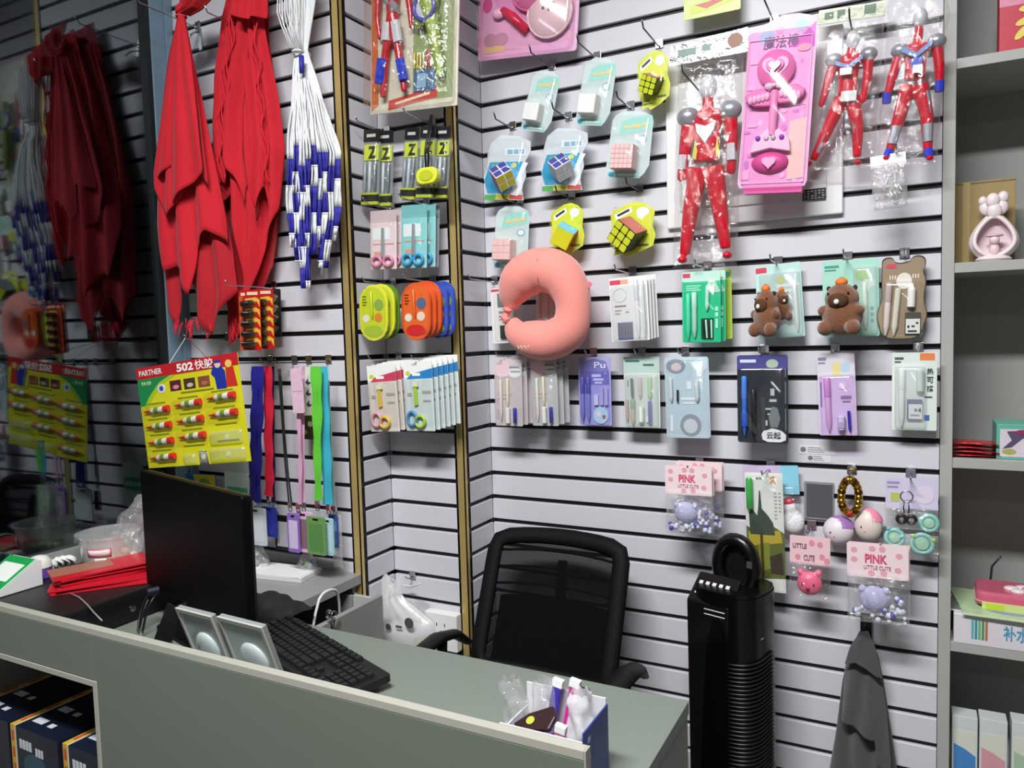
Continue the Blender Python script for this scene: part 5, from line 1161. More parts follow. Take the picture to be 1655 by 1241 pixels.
# ================================================================= yellow glue card
k = K('glue_card', 'yellow hanging card of small red and white glue tubes', 'glue card', (218, 592), (382, 574), (243, 752), YL - .27)
YG = M('#d7d31e', .4, var=.06); RG = M('#c01f28', .4)
k.base(YG, pts=[(0, 0), (1, 0), (1, 1), (.615, 1), (.6, .87), (.52, .87), (.52, 1), (0, 1)], th=.0015)
k.rect('printed_banner', 0, 0, 1, .115, RG); k.text('PARTNER', M('#f1e8e0', .4), .03, .03, .27, .085, .003, .02); k.text('502', M('#f6f2ec', .4), .42, .02, .585, .098, .003, .035); k.text('快胶', M('#f6f2ec', .4), .60, .012, .775, .104, .003, .012)
k.poly('printed_leaf', [(0, .115), (.34, .115), (.22, .17), (.1, .3), (.05, .38), (0, .38)], M('#1f8a4c', .4)); k.poly('printed_leaf_edge', [(.34, .115), (.4, .115), (.26, .18), (.12, .33), (.05, .44), (.05, .38), (.1, .3), (.22, .17)], M('#a8c92a', .4)); k.text('快修', M('#cfe6a8', .4), .04, .14, .15, .18, .003)
k.oval('printed_badge', .24, .23, .04, .045, M('#d8dcec', .4)); k.oval('printed_mark', .24, .23, .02, .025, M('#3a4aa0', .4), .0021, .0026)
for i, c_ in enumerate(('#5a2430', '#4a3228', '#8a4a38')):
    k.rect('printed_photo', .33 + .14 * i, .17, .44 + .14 * i, .27, M(c_, .4, var=.5, vs=120)); k.oval('printed_detail', .39 + .14 * i, .235, .03, .02, M(['#d88a9a', '#c8c0b0', '#b06a50'][i], .4), .0022, .0028)
k.poly('printed_figure_blue', [(.77, .08), (.84, .07), (.85, .12), (.87, .15), (.87, .31), (.78, .31), (.77, .2), (.74, .16)], M('#23349a', .4)); k.poly('printed_figure_red', [(.88, .12), (.95, .12), (.97, .3), (.87, .3)], M('#c83224', .4)); k.oval('printed_head', .81, .085, .028, .03, M('#e8c8a8', .4)); k.oval('printed_head', .91, .09, .03, .035, M('#e8c46a', .4)); k.rect('printed_cap', .78, .045, .84, .07, M('#23349a', .4))
mb = [(.42 + .01, .29, .75, .305)]
k.rects('print', mb + [(.06 + .33 * c, .36 + .155 * r - .02 * c, .26 + .33 * c, .372 + .155 * r - .02 * c) for r in range(4) for c in range(3)], M('#8a8a14', .5))
me = None
for r in range(4):
    for c in range(3):
        if (c == 1 and r == 3) or (c == 2 and r >= 2): continue
        a, t_ = .05 + .32 * c, .44 + .155 * r - .025 * c
        p, q_ = k.P(a, t_, .008), k.P(a + .25, t_ - .01, .008); dv = q_ - p
        o = obj('glue_tube', MB().tube([p + dv * .26, p + dv * .34, p + dv * .8, q_], [.004, .0088, .0088, .0095], 10, flat=.7), M('#e8e4d8', .35), k.root, smooth='auto')
        obj('tube_nozzle', MB().tube([p, p + dv * .26], [.0022, .0045], 8), M('#cf2a1e', .35), o, smooth='auto'); obj('tube_tail', MB().tube([p + dv * .82, q_ + dv * .02], [.0094, .0098], 10, flat=.7), M('#cf2a1e', .35), o, smooth='auto')
        obj('tube_print', MB().tube([p + dv * .45, p + dv * .62], [.0091, .0091], 10, flat=.7), M('#6f8a3a', .35), o, smooth='auto')
        k.blister(a - .02, t_ - .06, a + .28, t_ + .045, .018, clear(fac=.05), .006)
for s0, t0, s1, t1 in ((.54, .86, .6, .99), (.66, .70, .96, .82), (.64, .86, .97, .98)):
    k.blister(s0, t0, s1, t1, .012, clear('#fbffe0', .1, haze=.12, bump=.4, bs=60.), .004, 'empty_blister'); k.oval('printed_mark', (s0 + s1) / 2, (t0 + t1) / 2, .018, .025, M('#e3e6ea', .4))
k.blister(.38, .89, .5, .99, .012, clear('#fbffe0', .1, haze=.12, bump=.4, bs=60.), .004, 'empty_blister')
tip = PY(300, 548, YL - .16)
hook(0, 0, YL, .165, 'slat hook carrying the yellow glue card behind scarf ends', at=Vector((tip.x, YL, tip.z)))
tz = 2.21 - .075 * round((2.21 - tip.z) / .075)
p = k.P(.33, .02, .001); e_ = Vector(k.R.transposed() @ (Vector((tip.x, YL - .161, tz - .003)) - k.loc)); obj('string', MB().tube([p, e_], .0009, 5), M('#e6e4da', .7), k.root)
p = k.P(.72, .01, .001); e_ = Vector(k.R.transposed() @ (Vector((tip.x + .001, YL - .159, tz - .003)) - k.loc)); obj('string', MB().tube([p, (p + e_) / 2 + Vector((.004, 0, 0)), e_], .0009, 5), M('#7a1a28', .7), k.root)
# small packs low on the wall, just above the monitor
k = K('stationery_pack', 'blue and yellow flat pack on wall right above the black monitor', 'stationery', (282, 768), (350, 764), (284, 830), YL - .04)
k.base(M('#2a62a0', .35), th=.004); k.poly('printed_sun', [(.5, .0), (1, 0), (1, .5), (.6, .6)], M('#c9b92a', .4), .004, .0046); k.oval('printed_spot', .75, .25, .14, .16, M('#5f9a3a', .4), .004, .005)
k = K('stationery_pack', 'white pack with mint green lettering block above the monitor corner', 'stationery', (366, 764), (404, 764), (366, 840), YL - .04)
k.base(M('#cfe3da', .35), th=.004); k.rect('printed_block', .1, .3, .95, .6, M('#4fae8a', .4), .001, .004, .0046); k.rects('print', [(.16, .4, .3, .5), (.36, .4, .5, .5), (.56, .4, .7, .5), (.76, .4, .88, .5)], M('#d8efe4', .4), .0046, .0052)
# ================================================================= lanyards with badge holders
def strap(pts, y, wpx, th=.0016, twist=0.):
    """flat woven strap along pixel points at depth y"""
    mb = MB(); V_ = []
    s1 = .00181
    for i, (u, v) in enumerate(pts):
        p = PY(u, v, y); w_ = wpx * s1 / 2; a = twist * sin(i * 1.1)
        V_.append((p + Vector((-w_ * cos(a), -w_ * sin(a), 0)), p + Vector((w_ * cos(a), w_ * sin(a), 0))))
    return V_
def lanyard(label, col, lines, y, holder, hcol, clipat, wpx=8, cord=False, inner='#e6e8ea', group=None):
    """straps, metal clip and badge holder of one lanyard; holder = (u0,v0,u1,v1)"""
    u0, v0, u1, v1 = holder
    base = PY((u0 + u1) / 2, v1, y)
    t = thing('lanyard', label, 'lanyard', base)
    sm = M(col, .55, bump=.2, bs=700)
    for pts_ in lines:
        # resample with a gentle wave
        P_ = []
        for (a, b) in zip(pts_, pts_[1:]):
            for j in range(6): f = j / 6; P_.append((a[0] + (b[0] - a[0]) * f, a[1] + (b[1] - a[1]) * f))
        P_.append(pts_[-1])
        if cord:
            obj('cord', MB().tube([PY(*p, y) - base for p in P_], .0026, 6), sm, t, smooth=True)
        else:
            V_ = strap(P_, y, wpx, twist=.22); mb = MB(); n = len(V_); d_ = Vector((0, -.0014, 0))
            vs = []
            for a, b in V_: vs += [a - base, b - base, b - base + d_, a - base + d_]
            fs = [(4 * i + j, 4 * i + (j + 1) % 4, 4 * i + 4 + (j + 1) % 4, 4 * i + 4 + j) for i in range(n - 1) for j in range(4)] + [(0, 1, 2, 3), (4 * n - 4, 4 * n - 1, 4 * n - 2, 4 * n - 3)]
            obj('strap', MB().add(vs, fs), sm, t, smooth='auto')
    c = PY(*clipat, y) - base
    obj('clip', MB().box(c.x - .006, c.x + .006, c.y - .004, c.y + .003, c.z - .004, c.z + .012).torus(c + Vector((0, 0, -.010)), .006, .0014), CHROME, t)
    p, q_ = PY(u0, v1, y) - base, PY(u1, v0, y) - base
    fr = MB(); hw = (q_.x - p.x) / 2; hh = q_.z
    hm = M(hcol, .35)
    o = obj('badge_holder', MB().prism(rr(-hw, 0, hw, hh, .006), -.001, -.006), hm, t, bevel=.001)
    if inner: obj('badge_window', MB().prism(rr(-hw * .74, hh * .1, hw * .74, hh * .82, .003), -.006, -.0066), M(inner, .25, coat=.4), o)
    obj('badge_slot', MB().prism(rr(-hw * .3, hh * .9, hw * .3, hh * .95, .002), -.006, -.0066), BLACK, o)
    return t
lanyard('navy blue lanyard with clear badge sleeve, leftmost lanyard', '#1c1a86', [[(413, 592), (412, 660), (409, 730), (409, 812)], [(420, 592), (420, 660), (417, 730), (416, 812)]], YL - .12, (400, 822, 432, 880), '#c9cfd4', (411, 815), 16, inner='#d8dce0')
lanyard('red lanyard with navy badge holder', '#d01f3c', [[(428, 592), (432, 640), (432, 700), (434, 760), (433, 800)], [(434, 592), (437, 650), (436, 720), (438, 770), (436, 803)]], YL - .10, (428, 820, 449, 867), '#2a3292', (435, 808), 13, inner='#333c9c')
lanyard('dark violet lanyard behind the red one', '#2b2464', [[(440, 592), (440, 660), (441, 740), (442, 815)]], YL - .06, (440, 826, 452, 862), '#3a4460', (443, 818), 9, inner=None)
lanyard('thin black cord lanyard with black-rimmed badge holder', '#141416', [[(450, 596), (456, 680), (461, 750), (467, 812)], [(453, 596), (459, 690), (465, 760), (471, 812)]], YL - .08, (449, 834, 474, 888), '#151517', (469, 818), 3, True, inner='#a9a9aa')
lanyard('pink lanyard with violet badge holder', '#d9a0c4', [[(480, 592), (483, 670), (486, 750), (485, 815)]], YL - .11, (470, 830, 486, 892), '#8a6ab8', (482, 820), 7, inner='#d8c4e6')
lanyard('pink lanyard with dark cord and pink badge holder', '#e0b0cc', [[(490, 592), (489, 670), (490, 750), (491, 812)]], YL - .095, (481, 828, 507, 892), '#e3b3cf', (491, 818), 7, inner='#8f6a7c')
lanyard('bright green lanyard with olive badge holder', '#63c83a', [[(507, 592), (510, 660), (512, 730), (514, 808)], [(514, 592), (516, 660), (514, 730), (516, 808)]], YL - .12, (501, 836, 528, 896), '#6f9a58', (513, 816), 12, inner='#5f8f50')
lanyard('sky blue lanyard with pale blue badge holder', '#3fb0c8', [[(519, 592), (521, 660), (524, 730), (528, 815)], [(524, 592), (527, 660), (530, 730), (533, 815)]], YL - .10, (527, 838, 541, 897), '#a9cdd6', (531, 822), 12, inner='#bcdde4')
lanyard('pale turquoise lanyard with dark blue badge holder, rightmost lanyard', '#a8d6cc', [[(529, 592), (533, 680), (537, 760), (541, 820)]], YL - .06, (536, 832, 548, 884), '#3a5a98', (541, 824), 6, inner='#5f86b8')
k = K('id_card_strip', 'white and mint card strip with three dark bird marks between lanyards', 'card', (489, 594), (508, 592), (489, 671), YL - .05)
k.base(M('#dfe3d6', .4), th=.002)
for i in range(3): k.poly('printed_bird', [(.3, .32 + .23 * i), (.6, .22 + .23 * i), (.55, .3 + .23 * i), (.8, .33 + .23 * i), (.5, .38 + .23 * i)], M('#2f4a5a', .4))
k = K('id_card_strip', 'dark floral card under the bird card strip', 'card', (488, 672), (508, 671), (488, 710), YL - .05); k.base(M('#33301f', .4, var=.7, vs=150), th=.002); k.oval('printed_flower', .7, .35, .2, .12, M('#a9a48a', .4)); k.oval('printed_flower', .3, .7, .18, .1, M('#7f8a4a', .4))
k = K('card_sleeve', 'long clear plastic sleeve hanging at the end of the lanyard row', 'sleeve', (536, 830), (552, 832), (540, 916), YL - .05); k.blister(0, 0, 1, 1, .008, clear(fac=.12, haze=.25, bump=.5, bs=60.), .002, 'sleeve_film'); k.rect('sleeve_edge', 0, .55, 1, .57, M('#dfe4e6', .4), 0, .008, .0085)
k = K('pink_pouch', 'pale pink patterned flat pouch at the top of the pink lanyards', 'pouch', (471, 596), (489, 594), (474, 668), YL - .125); k.base(M('#e0bcd2', .4, var=.2, vs=130), th=.003); k.rect('pouch_seam', .05, .5, .95, .52, M('#c99ab8', .4), 0, .003, .0034)
for (u, v, L, lb) in ((438, 581, .14, 'blue and red lanyards'), (477, 582, .14, 'pink lanyards'), (500, 582, .14, 'bird card strip'), (532, 582, .14, 'green and blue lanyards')): hook(u, v, YL, L, 'dark slat hook carrying the ' + lb, DARKCH)
hk = thing('slatwall_hook', 'empty chrome slat hook between the red scarves', 'hook', PY(325, 58, YL)); obj('bracket', MB().box(-.008, .008, -.006, -.0005, -.045, .02), CHROME, hk, bevel=.001); obj('prong', MB().tube([(0, -.005, .01), (0, -.03, .0), (0, -.05, -.02)], .0024, 6), CHROME, hk, smooth=True)
# ================================================================= on the desk
BOXZ = .826
t = thing('cash_drawer', 'flat black cash drawer box on the desk beside the window', 'cash drawer', (-.745, -.83, .7503))
obj('case', MB().box(-.19, .185, -.225, .155, 0, .075), M('#141414', .42), t, bevel=.003)
obj('drawer_panel', MB().box(.1852, .190, -.215, .145, .008, .062), M('#0d0d0e', .35), t, bevel=.001)
obj('keyhole', MB().lathe([(.008, 0), (.008, .003)], (.190, -.03, .035), 12, 'x'), CHROME, t)
# monitor (its flat back towards us)
A = Vector((-.555, -.81)); B = Vector((-.049, -.948)); mid = (A + B) / 2; yaw = atan2(B.y - A.y, B.x - A.x); W = (B - A).length
t = thing('monitor', 'black flat computer monitor turned with its back to the camera', 'monitor', (mid.x, mid.y, .7503), (0, 0, yaw))
BKP = M('#030303', .5, var=.1, vs=60, bump=.05, bs=600, spec=.15)
obj('back_shell', MB().prism(rr(-W / 2, .085, W / 2, .375, .006), -.006, .012), BKP, t, bevel=.003)
obj('screen_bezel', MB().prism(rr(-W / 2 + .001, .086, W / 2 - .001, .374, .005), .012, .018), M('#0a0a0b', .3), t)
obj('screen', MB().prism(rr(-W / 2 + .01, .10, W / 2 - .01, .365, .001), .0181, .019), M('#040506', .12), t)
obj('stand_neck', MB().box(-.09, -.03, .018, .036, .008, .20), BKP, t, bevel=.003)
obj('stand_base', MB().prism(rr(-.10, -.055, .10, .055, .02), 0, -.009), BKP, t, rot=(radians(-90), 0, 0), loc=(-.06, .022, 0))
# keyboard with every key
yaw = radians(-21)
t = thing('keyboard', 'black computer keyboard lying askew behind the raised desk front', 'keyboard', (.030, -.866, .7625), (radians(3.5), 0, yaw))
KB = M('#131314', .5); KEY = M('#19191b', .42)
obj('keyboard_case', MB().prism(rr(-.222, -.066, .222, .066, .006), 0, -.016), KB, t, rot=(radians(-90), 0, 0), bevel=.002)
kk = {}
def keymesh(w_):
    w_ = round(w_, 4)
    if w_ not in kk:
        a, b = w_ / 2 - .0011, .0082
        mb = MB(); mb.add([(-a, -b, 0), (a, -b, 0), (a, b, 0), (-a, b, 0), (-a + .0016, -b + .002, .0075), (a - .0016, -b + .002, .0075), (a - .0016, b - .001, .0075), (-a + .0016, b - .001, .0075)],
                         [(4, 5, 6, 7), (0, 1, 5, 4), (1, 2, 6, 5), (2, 3, 7, 6), (3, 0, 4, 7)]); kk[w_] = mesh('key', mb, KEY)
    return kk[w_]
rows_ = [[1] + [None, .5] + [1] * 12, [1] * 13 + [2], [1.5] + [1] * 12 + [1.5], [1.75] + [1] * 11 + [2.25], [2.25] + [1] * 10 + [2.75], [1.25] * 3 + [6.25] + [1.25] * 4]
ux = .0187
ys = [.052, .030, .0115, -.007, -.0255, -.044]
for r, row in enumerate(rows_):
    x = -.2135
    if r == 0:
        xs = [0] + [2 + i for i in range(4)] + [6.5 + i for i in range(4)] + [11 + i for i in range(4)]
        for q in xs: obj('key', keymesh(ux), None, t, loc=(x + (q + .5) * ux, ys[r], .0162))
        continue
    for w_ in row:
        obj('key', keymesh(w_ * ux), None, t, loc=(x + w_ * ux / 2, ys[r], .0162)); x += w_ * ux
for r in range(6):
    for c in range(3):
        if r == 3 or (r == 4 and c != 1): continue
        obj('key', keymesh(ux), None, t, loc=(-.2135 + (15.3 + c + .5) * ux, ys[r], .0162))
for r in range(1, 6):
    for c in range(4): obj('key', keymesh(ux), None, t, loc=(-.2135 + (18.6 + c + .5) * ux, ys[r], .0162))
q = PZ(607, 1103, .757)
t = thing('phone_stand_block', 'pale grey-blue wedge sticking out under the right end of keyboard', 'block', (.226, -.965, .7502), (0, 0, radians(-21)))
obj('wedge_body', MB().box(-.045, .045, -.02, .02, 0, .011), M('#7d9496', .45), t, bevel=.002); obj('wedge_lip', MB().box(-.045, .045, -.022, -.018, 0, .004), M('#5f7274', .45), t)
# two leaning glossy panels
GLP = M('#b9c4c2', .22, var=.15, vs=9, coat=.6); PFR = M('#b4b2aa', .4)
for (x0, x1, lb) in ((-.200, -.086, 'grey-framed glossy white panel leaning at the desk front, left one'), (-.076, .055, 'grey-framed glossy white panel leaning at the desk front, right one')):
    w_ = (x1 - x0) / 2
    t = thing('leaning_panel', lb, 'panel', ((x0 + x1) / 2, -.962, .7545), (radians(19), 0, radians(-3)))
    obj('panel_board', MB().box(-w_, w_, 0, .010, 0, .142), M('#8a8f8c', .4), t, bevel=.001)
    for a, b, c, d in ((-w_, w_, .134, .143), (-w_, -w_ + .006, 0, .134), (w_ - .006, w_, 0, .134)): obj('panel_rim', MB().box(a, b, -.004, .0, c, d), PFR, t)
    obj('panel_sheet', MB().box(-w_ + .0062, w_ - .0062, -.0012, -.0002, .002, .1338), GLP, t)
    obj('panel_bulge', MB().ell((w_ * .1, -.002, .05), w_ * .62, .012, .042), GLP, t, smooth=True)
    obj('back_leg', MB().tube([(0, .012, .12), (0, .03, .05)], .004, 6), M('#191919', .5), t)
t = thing('black_display_stand', 'small black angled stand left of the leaning glossy panels', 'stand', (-.255, -1.035, .759), (radians(-18), radians(14), 0))
obj('stand_plate', MB().box(-.022, .022, 0, .008, 0, .135), BLACK, t, bevel=.001); obj('stand_chain', MB().tube([(-.02, -.004, .03), (.0, -.006, .045), (.02, -.006, .058), (.035, -.004, .07)], .0022, 6), M('#7a6a3a', .35, .6), t)
# cables by the monitor
t = thing('cable_bundle', 'black cable bundle looping over the desk left of the monitor stand', 'cable', PZ(235, 1015, .752))
b0 = Vector(t.location)
for i, pts_ in enumerate(([(222, 1026), (226, 985), (238, 962), (250, 952), (258, 954)], [(230, 1028), (234, 995), (244, 972), (252, 960), (259, 960)], [(225, 1020), (230, 990), (244, 958), (256, 951)])):
    zs = [.752, .80, .835, .845, .84]
    obj('cable', MB().tube([PZ(u, v, z) - b0 for (u, v), z in zip(pts_, zs)], .0032, 8), M('#121316', .4), t, smooth=True, sub=1)
obj('plug_body', MB().tube([PZ(238, 957, .845) - b0, PZ(256, 953, .845) - b0], .010, 10), M('#1d1c30', .45), t, smooth='auto')
t = thing('thin_cable', 'thin grey cable running from the red envelopes down over black box', 'cable', PZ(150, 985, .8275))
b0 = Vector(t.location)
obj('cable', MB().tube([PZ(112, 958, .833) - b0, PZ(128, 965, .832) - b0, PZ(140, 976, .831) - b0, PZ(152, 990, .829) - b0, PZ(165, 1003, .829) - b0], .0018, 6), M('#8a8a88', .4), t, smooth=True)
# red envelopes in a pile
EC = M('#c0182a', .38, var=.12, vs=25); EG = M('#c9a05a', .35, .5)
lb_ = ['bottom of the red envelope pile, its corner fanned out towards us', 'second lowest red envelope in the pile', 'third lowest red envelope in the pile', 'fourth red envelope from the bottom of the pile', 'fifth red envelope from the bottom of the pile', 'sixth red envelope from the bottom of the pile', 'third red envelope from the top of the pile', 'second highest red envelope in the pile', 'topmost red envelope with a tan flap']
for i in range(9):
    ang = radians(66) + random.uniform(-.12, .12) + (-.25 if i < 3 else 0)
    t = thing('red_envelope', lb_[i], 'envelope', (-.722 + random.uniform(-.012, .012) + (.02 if i < 3 else 0), -.818 + random.uniform(-.012, .012) - (.015 if i < 3 else 0), BOXZ + .0005 + i * .0042), (0, radians(random.uniform(-.6, .6)), ang))
    obj('envelope_body', MB().prism(rr(-.115, -.058, .115, .058, .003), 0, -.0036), EC, t, rot=(radians(-90), 0, 0))
    obj('gold_print', MB().box(-.08, -.03, -.02, .02, .0036, .0039), EG if i < 8 else M('#b88a6a', .4), t)
    if i == 8: obj('envelope_flap', MB().box(-.114, .03, -.02, .056, .0037, .0045), M('#a06a58', .4), t)
# clear tub with bag and snacks
c = Vector((-.815, -.735)); zb = BOXZ + .0005
t = thing('clear_tub', 'clear plastic tub with label holding snacks behind red envelopes', 'tub', (c.x, c.y, zb))
CT_ = clear('#f4f6f4', .10, haze=.16)
obj('tub_wall', MB().lathe([(.001, .001), (.064, .001), (.068, .01), (.079, .09), (.086, .094), (.087, .099), (.080, .099), (.077, .092), (.066, .012), (.001, .004)], (0, 0, 0), 28, caps=False), CT_, t, smooth='auto')
lm = M('#ecd7da', .4)
def tubface(a0, a1, z0, z1, r, mat, nm):
    mb = MB(); mb.grid(lambda a, b: ((r + (z0 + (z1 - z0) * b) * .12) * cos(a0 + (a1 - a0) * a), (r + (z0 + (z1 - z0) * b) * .12) * sin(a0 + (a1 - a0) * a), z0 + (z1 - z0) * b), 8, 2); return obj(nm, mb, mat, t, smooth=True, solid=.0006)
tubface(radians(-80), radians(-32), .045, .068, .0688, M('#c8506a', .4), 'label_border'); tubface(radians(-78), radians(-34), .048, .065, .0694, lm, 'label'); tubface(radians(-66), radians(-42), .024, .042, .0694, M('#e3e0e2', .4), 'stamp')
cols = ['#b9b08a', '#d8d0a8', '#8f8a6a', '#cfc79a', '#a8a07c']
for i in range(9):
    a = random.random() * 6.28; r_ = .042 * sqrt(random.random())
    obj('snack', MB().ell((r_ * cos(a), r_ * sin(a), .02 + .012 * random.random()), .016, .013, .012, 10, 6), M(cols[i % 5], .4), t, smooth=True)
t = thing('plastic_bag', 'crinkled clear plastic bag sticking up out of the tub', 'bag', (c.x + .03, c.y + .02, zb + .03))
def bg(a, b):
    th = a * 2 * pi; r_ = .05 * (1 - .45 * b) + .016 * noise.noise(Vector((cos(th) * 2, sin(th) * 2, b * 4))) * (1 + b)
    return (r_ * cos(th) + .05 * b * b, r_ * sin(th) * .7 + .05 * b, .165 * b + .016 * noise.noise(Vector((cos(th) * 3, sin(th) * 3, b * 6))))
obj('bag_film', MB().grid(bg, 28, 16), clear(fac=.16, rough=.06, bump=.9, bs=50., haze=.14), t, smooth=True)
for i, (u, v) in enumerate(((82, 915), (93, 911), (104, 909), (113, 908), (76, 921))):
    p = PZ(u, v, BOXZ + .014)
    t = thing('plastic_saucer', ['white plastic saucer, second from the left in the row by the tub', 'white plastic saucer in the middle of the row by the tub', 'white plastic saucer second nearest the tub', 'white plastic saucer nearest the tub', 'white plastic saucer nearest the green code stand'][i], 'saucer', (p.x - .004, p.y, BOXZ + .0006))  # small white plastic lids in a row by the tub
    obj('saucer_shell', MB().lathe([(.001, .014), (.014, .014), (.017, .011), (.018, 0), (.015, 0), (.014, .008), (.001, .009)], (0, 0, 0), 18, caps=False), M('#e6e6e2', .4), t, smooth='auto', rot=(radians(-50), 0, radians(20)), loc=(0, .0, .013)); obj('saucer_rim', MB().torus((0, 0, 0), .0178, .0012, 'z', 18, 5), M('#dcdcd8', .4), t, rot=(radians(-50), 0, radians(20)), loc=(0, 0, .013))
# payment code stand (code itself left blank)
q = PZ(70, 945, BOXZ)
t = thing('code_stand', 'green and white wedge-shaped payment stand at the window end', 'stand', (q.x, q.y, BOXZ + .0005))
pw = MB(); pr_ = [(0, 0), (0, .066), (-.012, .068), (-.108, .012), (-.112, 0)]; n = len(pr_); wd = .12
pw.add([(0, y, z) for y, z in pr_] + [(-wd, y, z) for y, z in pr_], [tuple(range(n)), tuple(range(2 * n - 1, n - 1, -1))] + [(i, i + n, (i + 1) % n + n, (i + 1) % n) for i in range(n)])
obj('stand_body', pw, M('#dfe0de', .35), t, bevel=.0015)
ang = atan2(.056, .096); L = sqrt(.056 ** 2 + .096 ** 2)
fp = obj('green_face', MB().box(-wd + .002, -.002, -L, 0, 0, .0018), M('#1a9a4a', .35), t, loc=(0, -.012, .0685), rot=(ang, 0, 0))
obj('white_panel', MB().box(-wd + .014, -.018, -L * .72, -L * .2, .0018, .0026), M('#e3e8e0', .4), fp); obj('print', MB().box(-wd + .03, -.04, -L * .92, -L * .8, .0018, .0024), M('#cfe8d4', .4), fp)
obj('face_rim', MB().box(-.003, 0, -L, 0, -.0005, .003), M('#cfe9d6', .35), fp)
t = thing('round_dispenser', 'white round dispenser with purple band at the left edge', 'dispenser', (-.906, -.878, BOXZ + .0005))
obj('dispenser_body', MB().lathe([(.027, 0), (.029, .025), (.029, .028)], (0, 0, 0), 24), M('#6a4aa0', .4), t, smooth='auto'); obj('dispenser_lid', MB().lathe([(.030, .028), (.028, .045), (.018, .056), (.001, .060)], (0, 0, 0), 24), M('#dad9d2', .35), t, smooth='auto')
# things on the side counter
p = PZ(440, 925, .751)
t = thing('paper_pad', 'white paper pad lying on the side counter below the lanyards', 'paper', (-.47, -.42, .7503), (0, 0, radians(8)))
obj('paper_stack', MB().box(-.13, .09, -.055, .05, 0, .014), M('#d6d6d4', .6), t, bevel=.001); obj('top_sheet', MB().box(-.125, .085, -.052, .047, .0142, .0150), M('#e3e3e2', .6), t, rot=(0, 0, radians(-3)))
for i, (x, y, s_, lb) in enumerate(((-.60, -.42, .9, 'crinkled clear bag of small parts on the side counter next to monitor'), (-.42, -.385, .6, 'small clear bag on counter under the olive badge holder'))):
    t = thing('plastic_bag', lb, 'bag', (x, y, .766 if i == 0 else .766))
    def hb(a, b):
        th = a * 2 * pi; r_ = .055 * s_ * (1 + .25 * noise.noise(Vector((cos(th) * 2 + i, sin(th) * 2, b * 3)))) * sin(pi * (.5 + .48 * b)) ** .5
        return (r_ * cos(th), r_ * sin(th) * .6, .075 * s_ * b + .006 * noise.noise(Vector((cos(th) * 4, sin(th) * 4, b * 5 + i))))
    obj('bag_film', MB().grid(hb, 26, 14), clear(fac=.15, rough=.06, bump=.9, bs=55., haze=.16), t, smooth=True)
    for j in range(5): obj('small_part', MB().ell((random.uniform(-.03, .03) * s_, random.uniform(-.012, .012), .012 + .01 * random.random()), .011, .008, .008, 8, 6), M(['#5f7a3a', '#6a707a', '#8aa4c0', '#7a7f86', '#4a5058'][j], .4), t, smooth=True)
# black folded garment
base = Vector((-.315, -.655, .7505))
t = thing('black_garment', 'folded black cloth with small white print beside the monitor', 'cloth', base)
GB = M('#101011', .8, var=.2, vs=40, bump=.3, bs=300)
def gm(a, b):
    x, y = (a - .5) * .20, (b - .5) * .16
    e = (sin(pi * min(1, max(0, a))) * sin(pi * min(1, max(0, b)))) ** .35 if 0 < a < 1 and 0 < b < 1 else 0
    return (x + .012 * noise.noise(Vector((b * 4, 1, 0))), y + .018 * noise.noise(Vector((a * 4, 7, 0))), .001 + e * (.022 + .016 * noise.noise(Vector((a * 5, b * 5, 2))) + .006 * sin(a * 18 + b * 7)))
obj('cloth_fold', MB().grid(gm, 40, 32), GB, t, smooth=True, rot=(0, 0, radians(-15)))
obj('print', MB().ell((-.065, -.01, .022), .012, .008, .003, 8, 6).ell((-.058, -.035, .022), .012, .006, .003, 8, 6), M('#c9c9c6', .5), t)
# white cable out of the drawer and keys in its lock
t = thing('white_cable', 'white cable looping out of the open drawer', 'cable', (-.25, -.56, .557)); b0 = Vector(t.location)
obj('cable', MB().tube([Vector((-.23, -.615, .56)) - b0, PX(512, 972, -.21) - b0, PX(520, 960, -.21) - b0, PX(531, 953, -.21) - b0, PX(543, 952, -.21) - b0, PX(549, 960, -.215) - b0, Vector((-.25, -.45, .56)) - b0], .0042, 8), M('#d8d8d2', .4), t, smooth=True, sub=1)
t = thing('key_bunch', 'small silver keys hanging in the lock of open drawer', 'keys', lk + Vector((.013, 0, -.03)))
obj('key_bow', MB().torus((.006, 0, .03), .009, .002, 'x'), CHROME, t, smooth=True); obj('key_blade', MB().box(.004, .006, -.004, .004, 0, .022), CHROME, t, bevel=.0006); obj('key_blade', MB().box(.008, .010, -.016, -.008, -.004, .018), CHROME, t, bevel=.0006); obj('key_fob', MB().lathe([(.011, 0), (.011, .004)], (.012, .006, .004), 14, 'x'), M('#b9b4a4', .3, .7), t)
# white shopping bag on the middle wall
base = PY(655, 1045, -.27)
t = thing('shopping_bag', 'white plastic carrier bag with two grey ovals hanging behind the desk', 'bag', base)
BGM = clear('#fbfbfb', .08, rough=.2, haze=.48, bump=.35, bs=25.)
def cb(sign):
    def f(a, b):
        l = [(935, 617, 652), (960, 617, 649), (970, 615, 656), (990, 610, 682), (1006, 606, 702), (1050, 602, 706), (1100, 604, 704)]
        v = 935 + 150 * b
        for p_, q_ in zip(l, l[1:]):
            if p_[0] <= v <= q_[0]:
                g_ = (v - p_[0]) / (q_[0] - p_[0]); L_ = p_[1] + (q_[1] - p_[1]) * g_; R_ = p_[2] + (q_[2] - p_[2]) * g_
        p = PY(L_ + (R_ - L_) * a, v - (8 * sin(a * 9) if b < .05 else 0), -.27) - base
        e = (sin(pi * a)) ** .5 if 0 < a < 1 else 0
        d = sign * .04 * e * min(1, b * 1.8) + .006 * noise.noise(Vector((a * 6, b * 6, sign))) * e
        return (p.x, p.y - d, p.z)
    return f
obj('bag_skin', MB().grid(cb(1), 24, 24).grid(cb(-1), 24, 24), BGM, t, smooth=True)
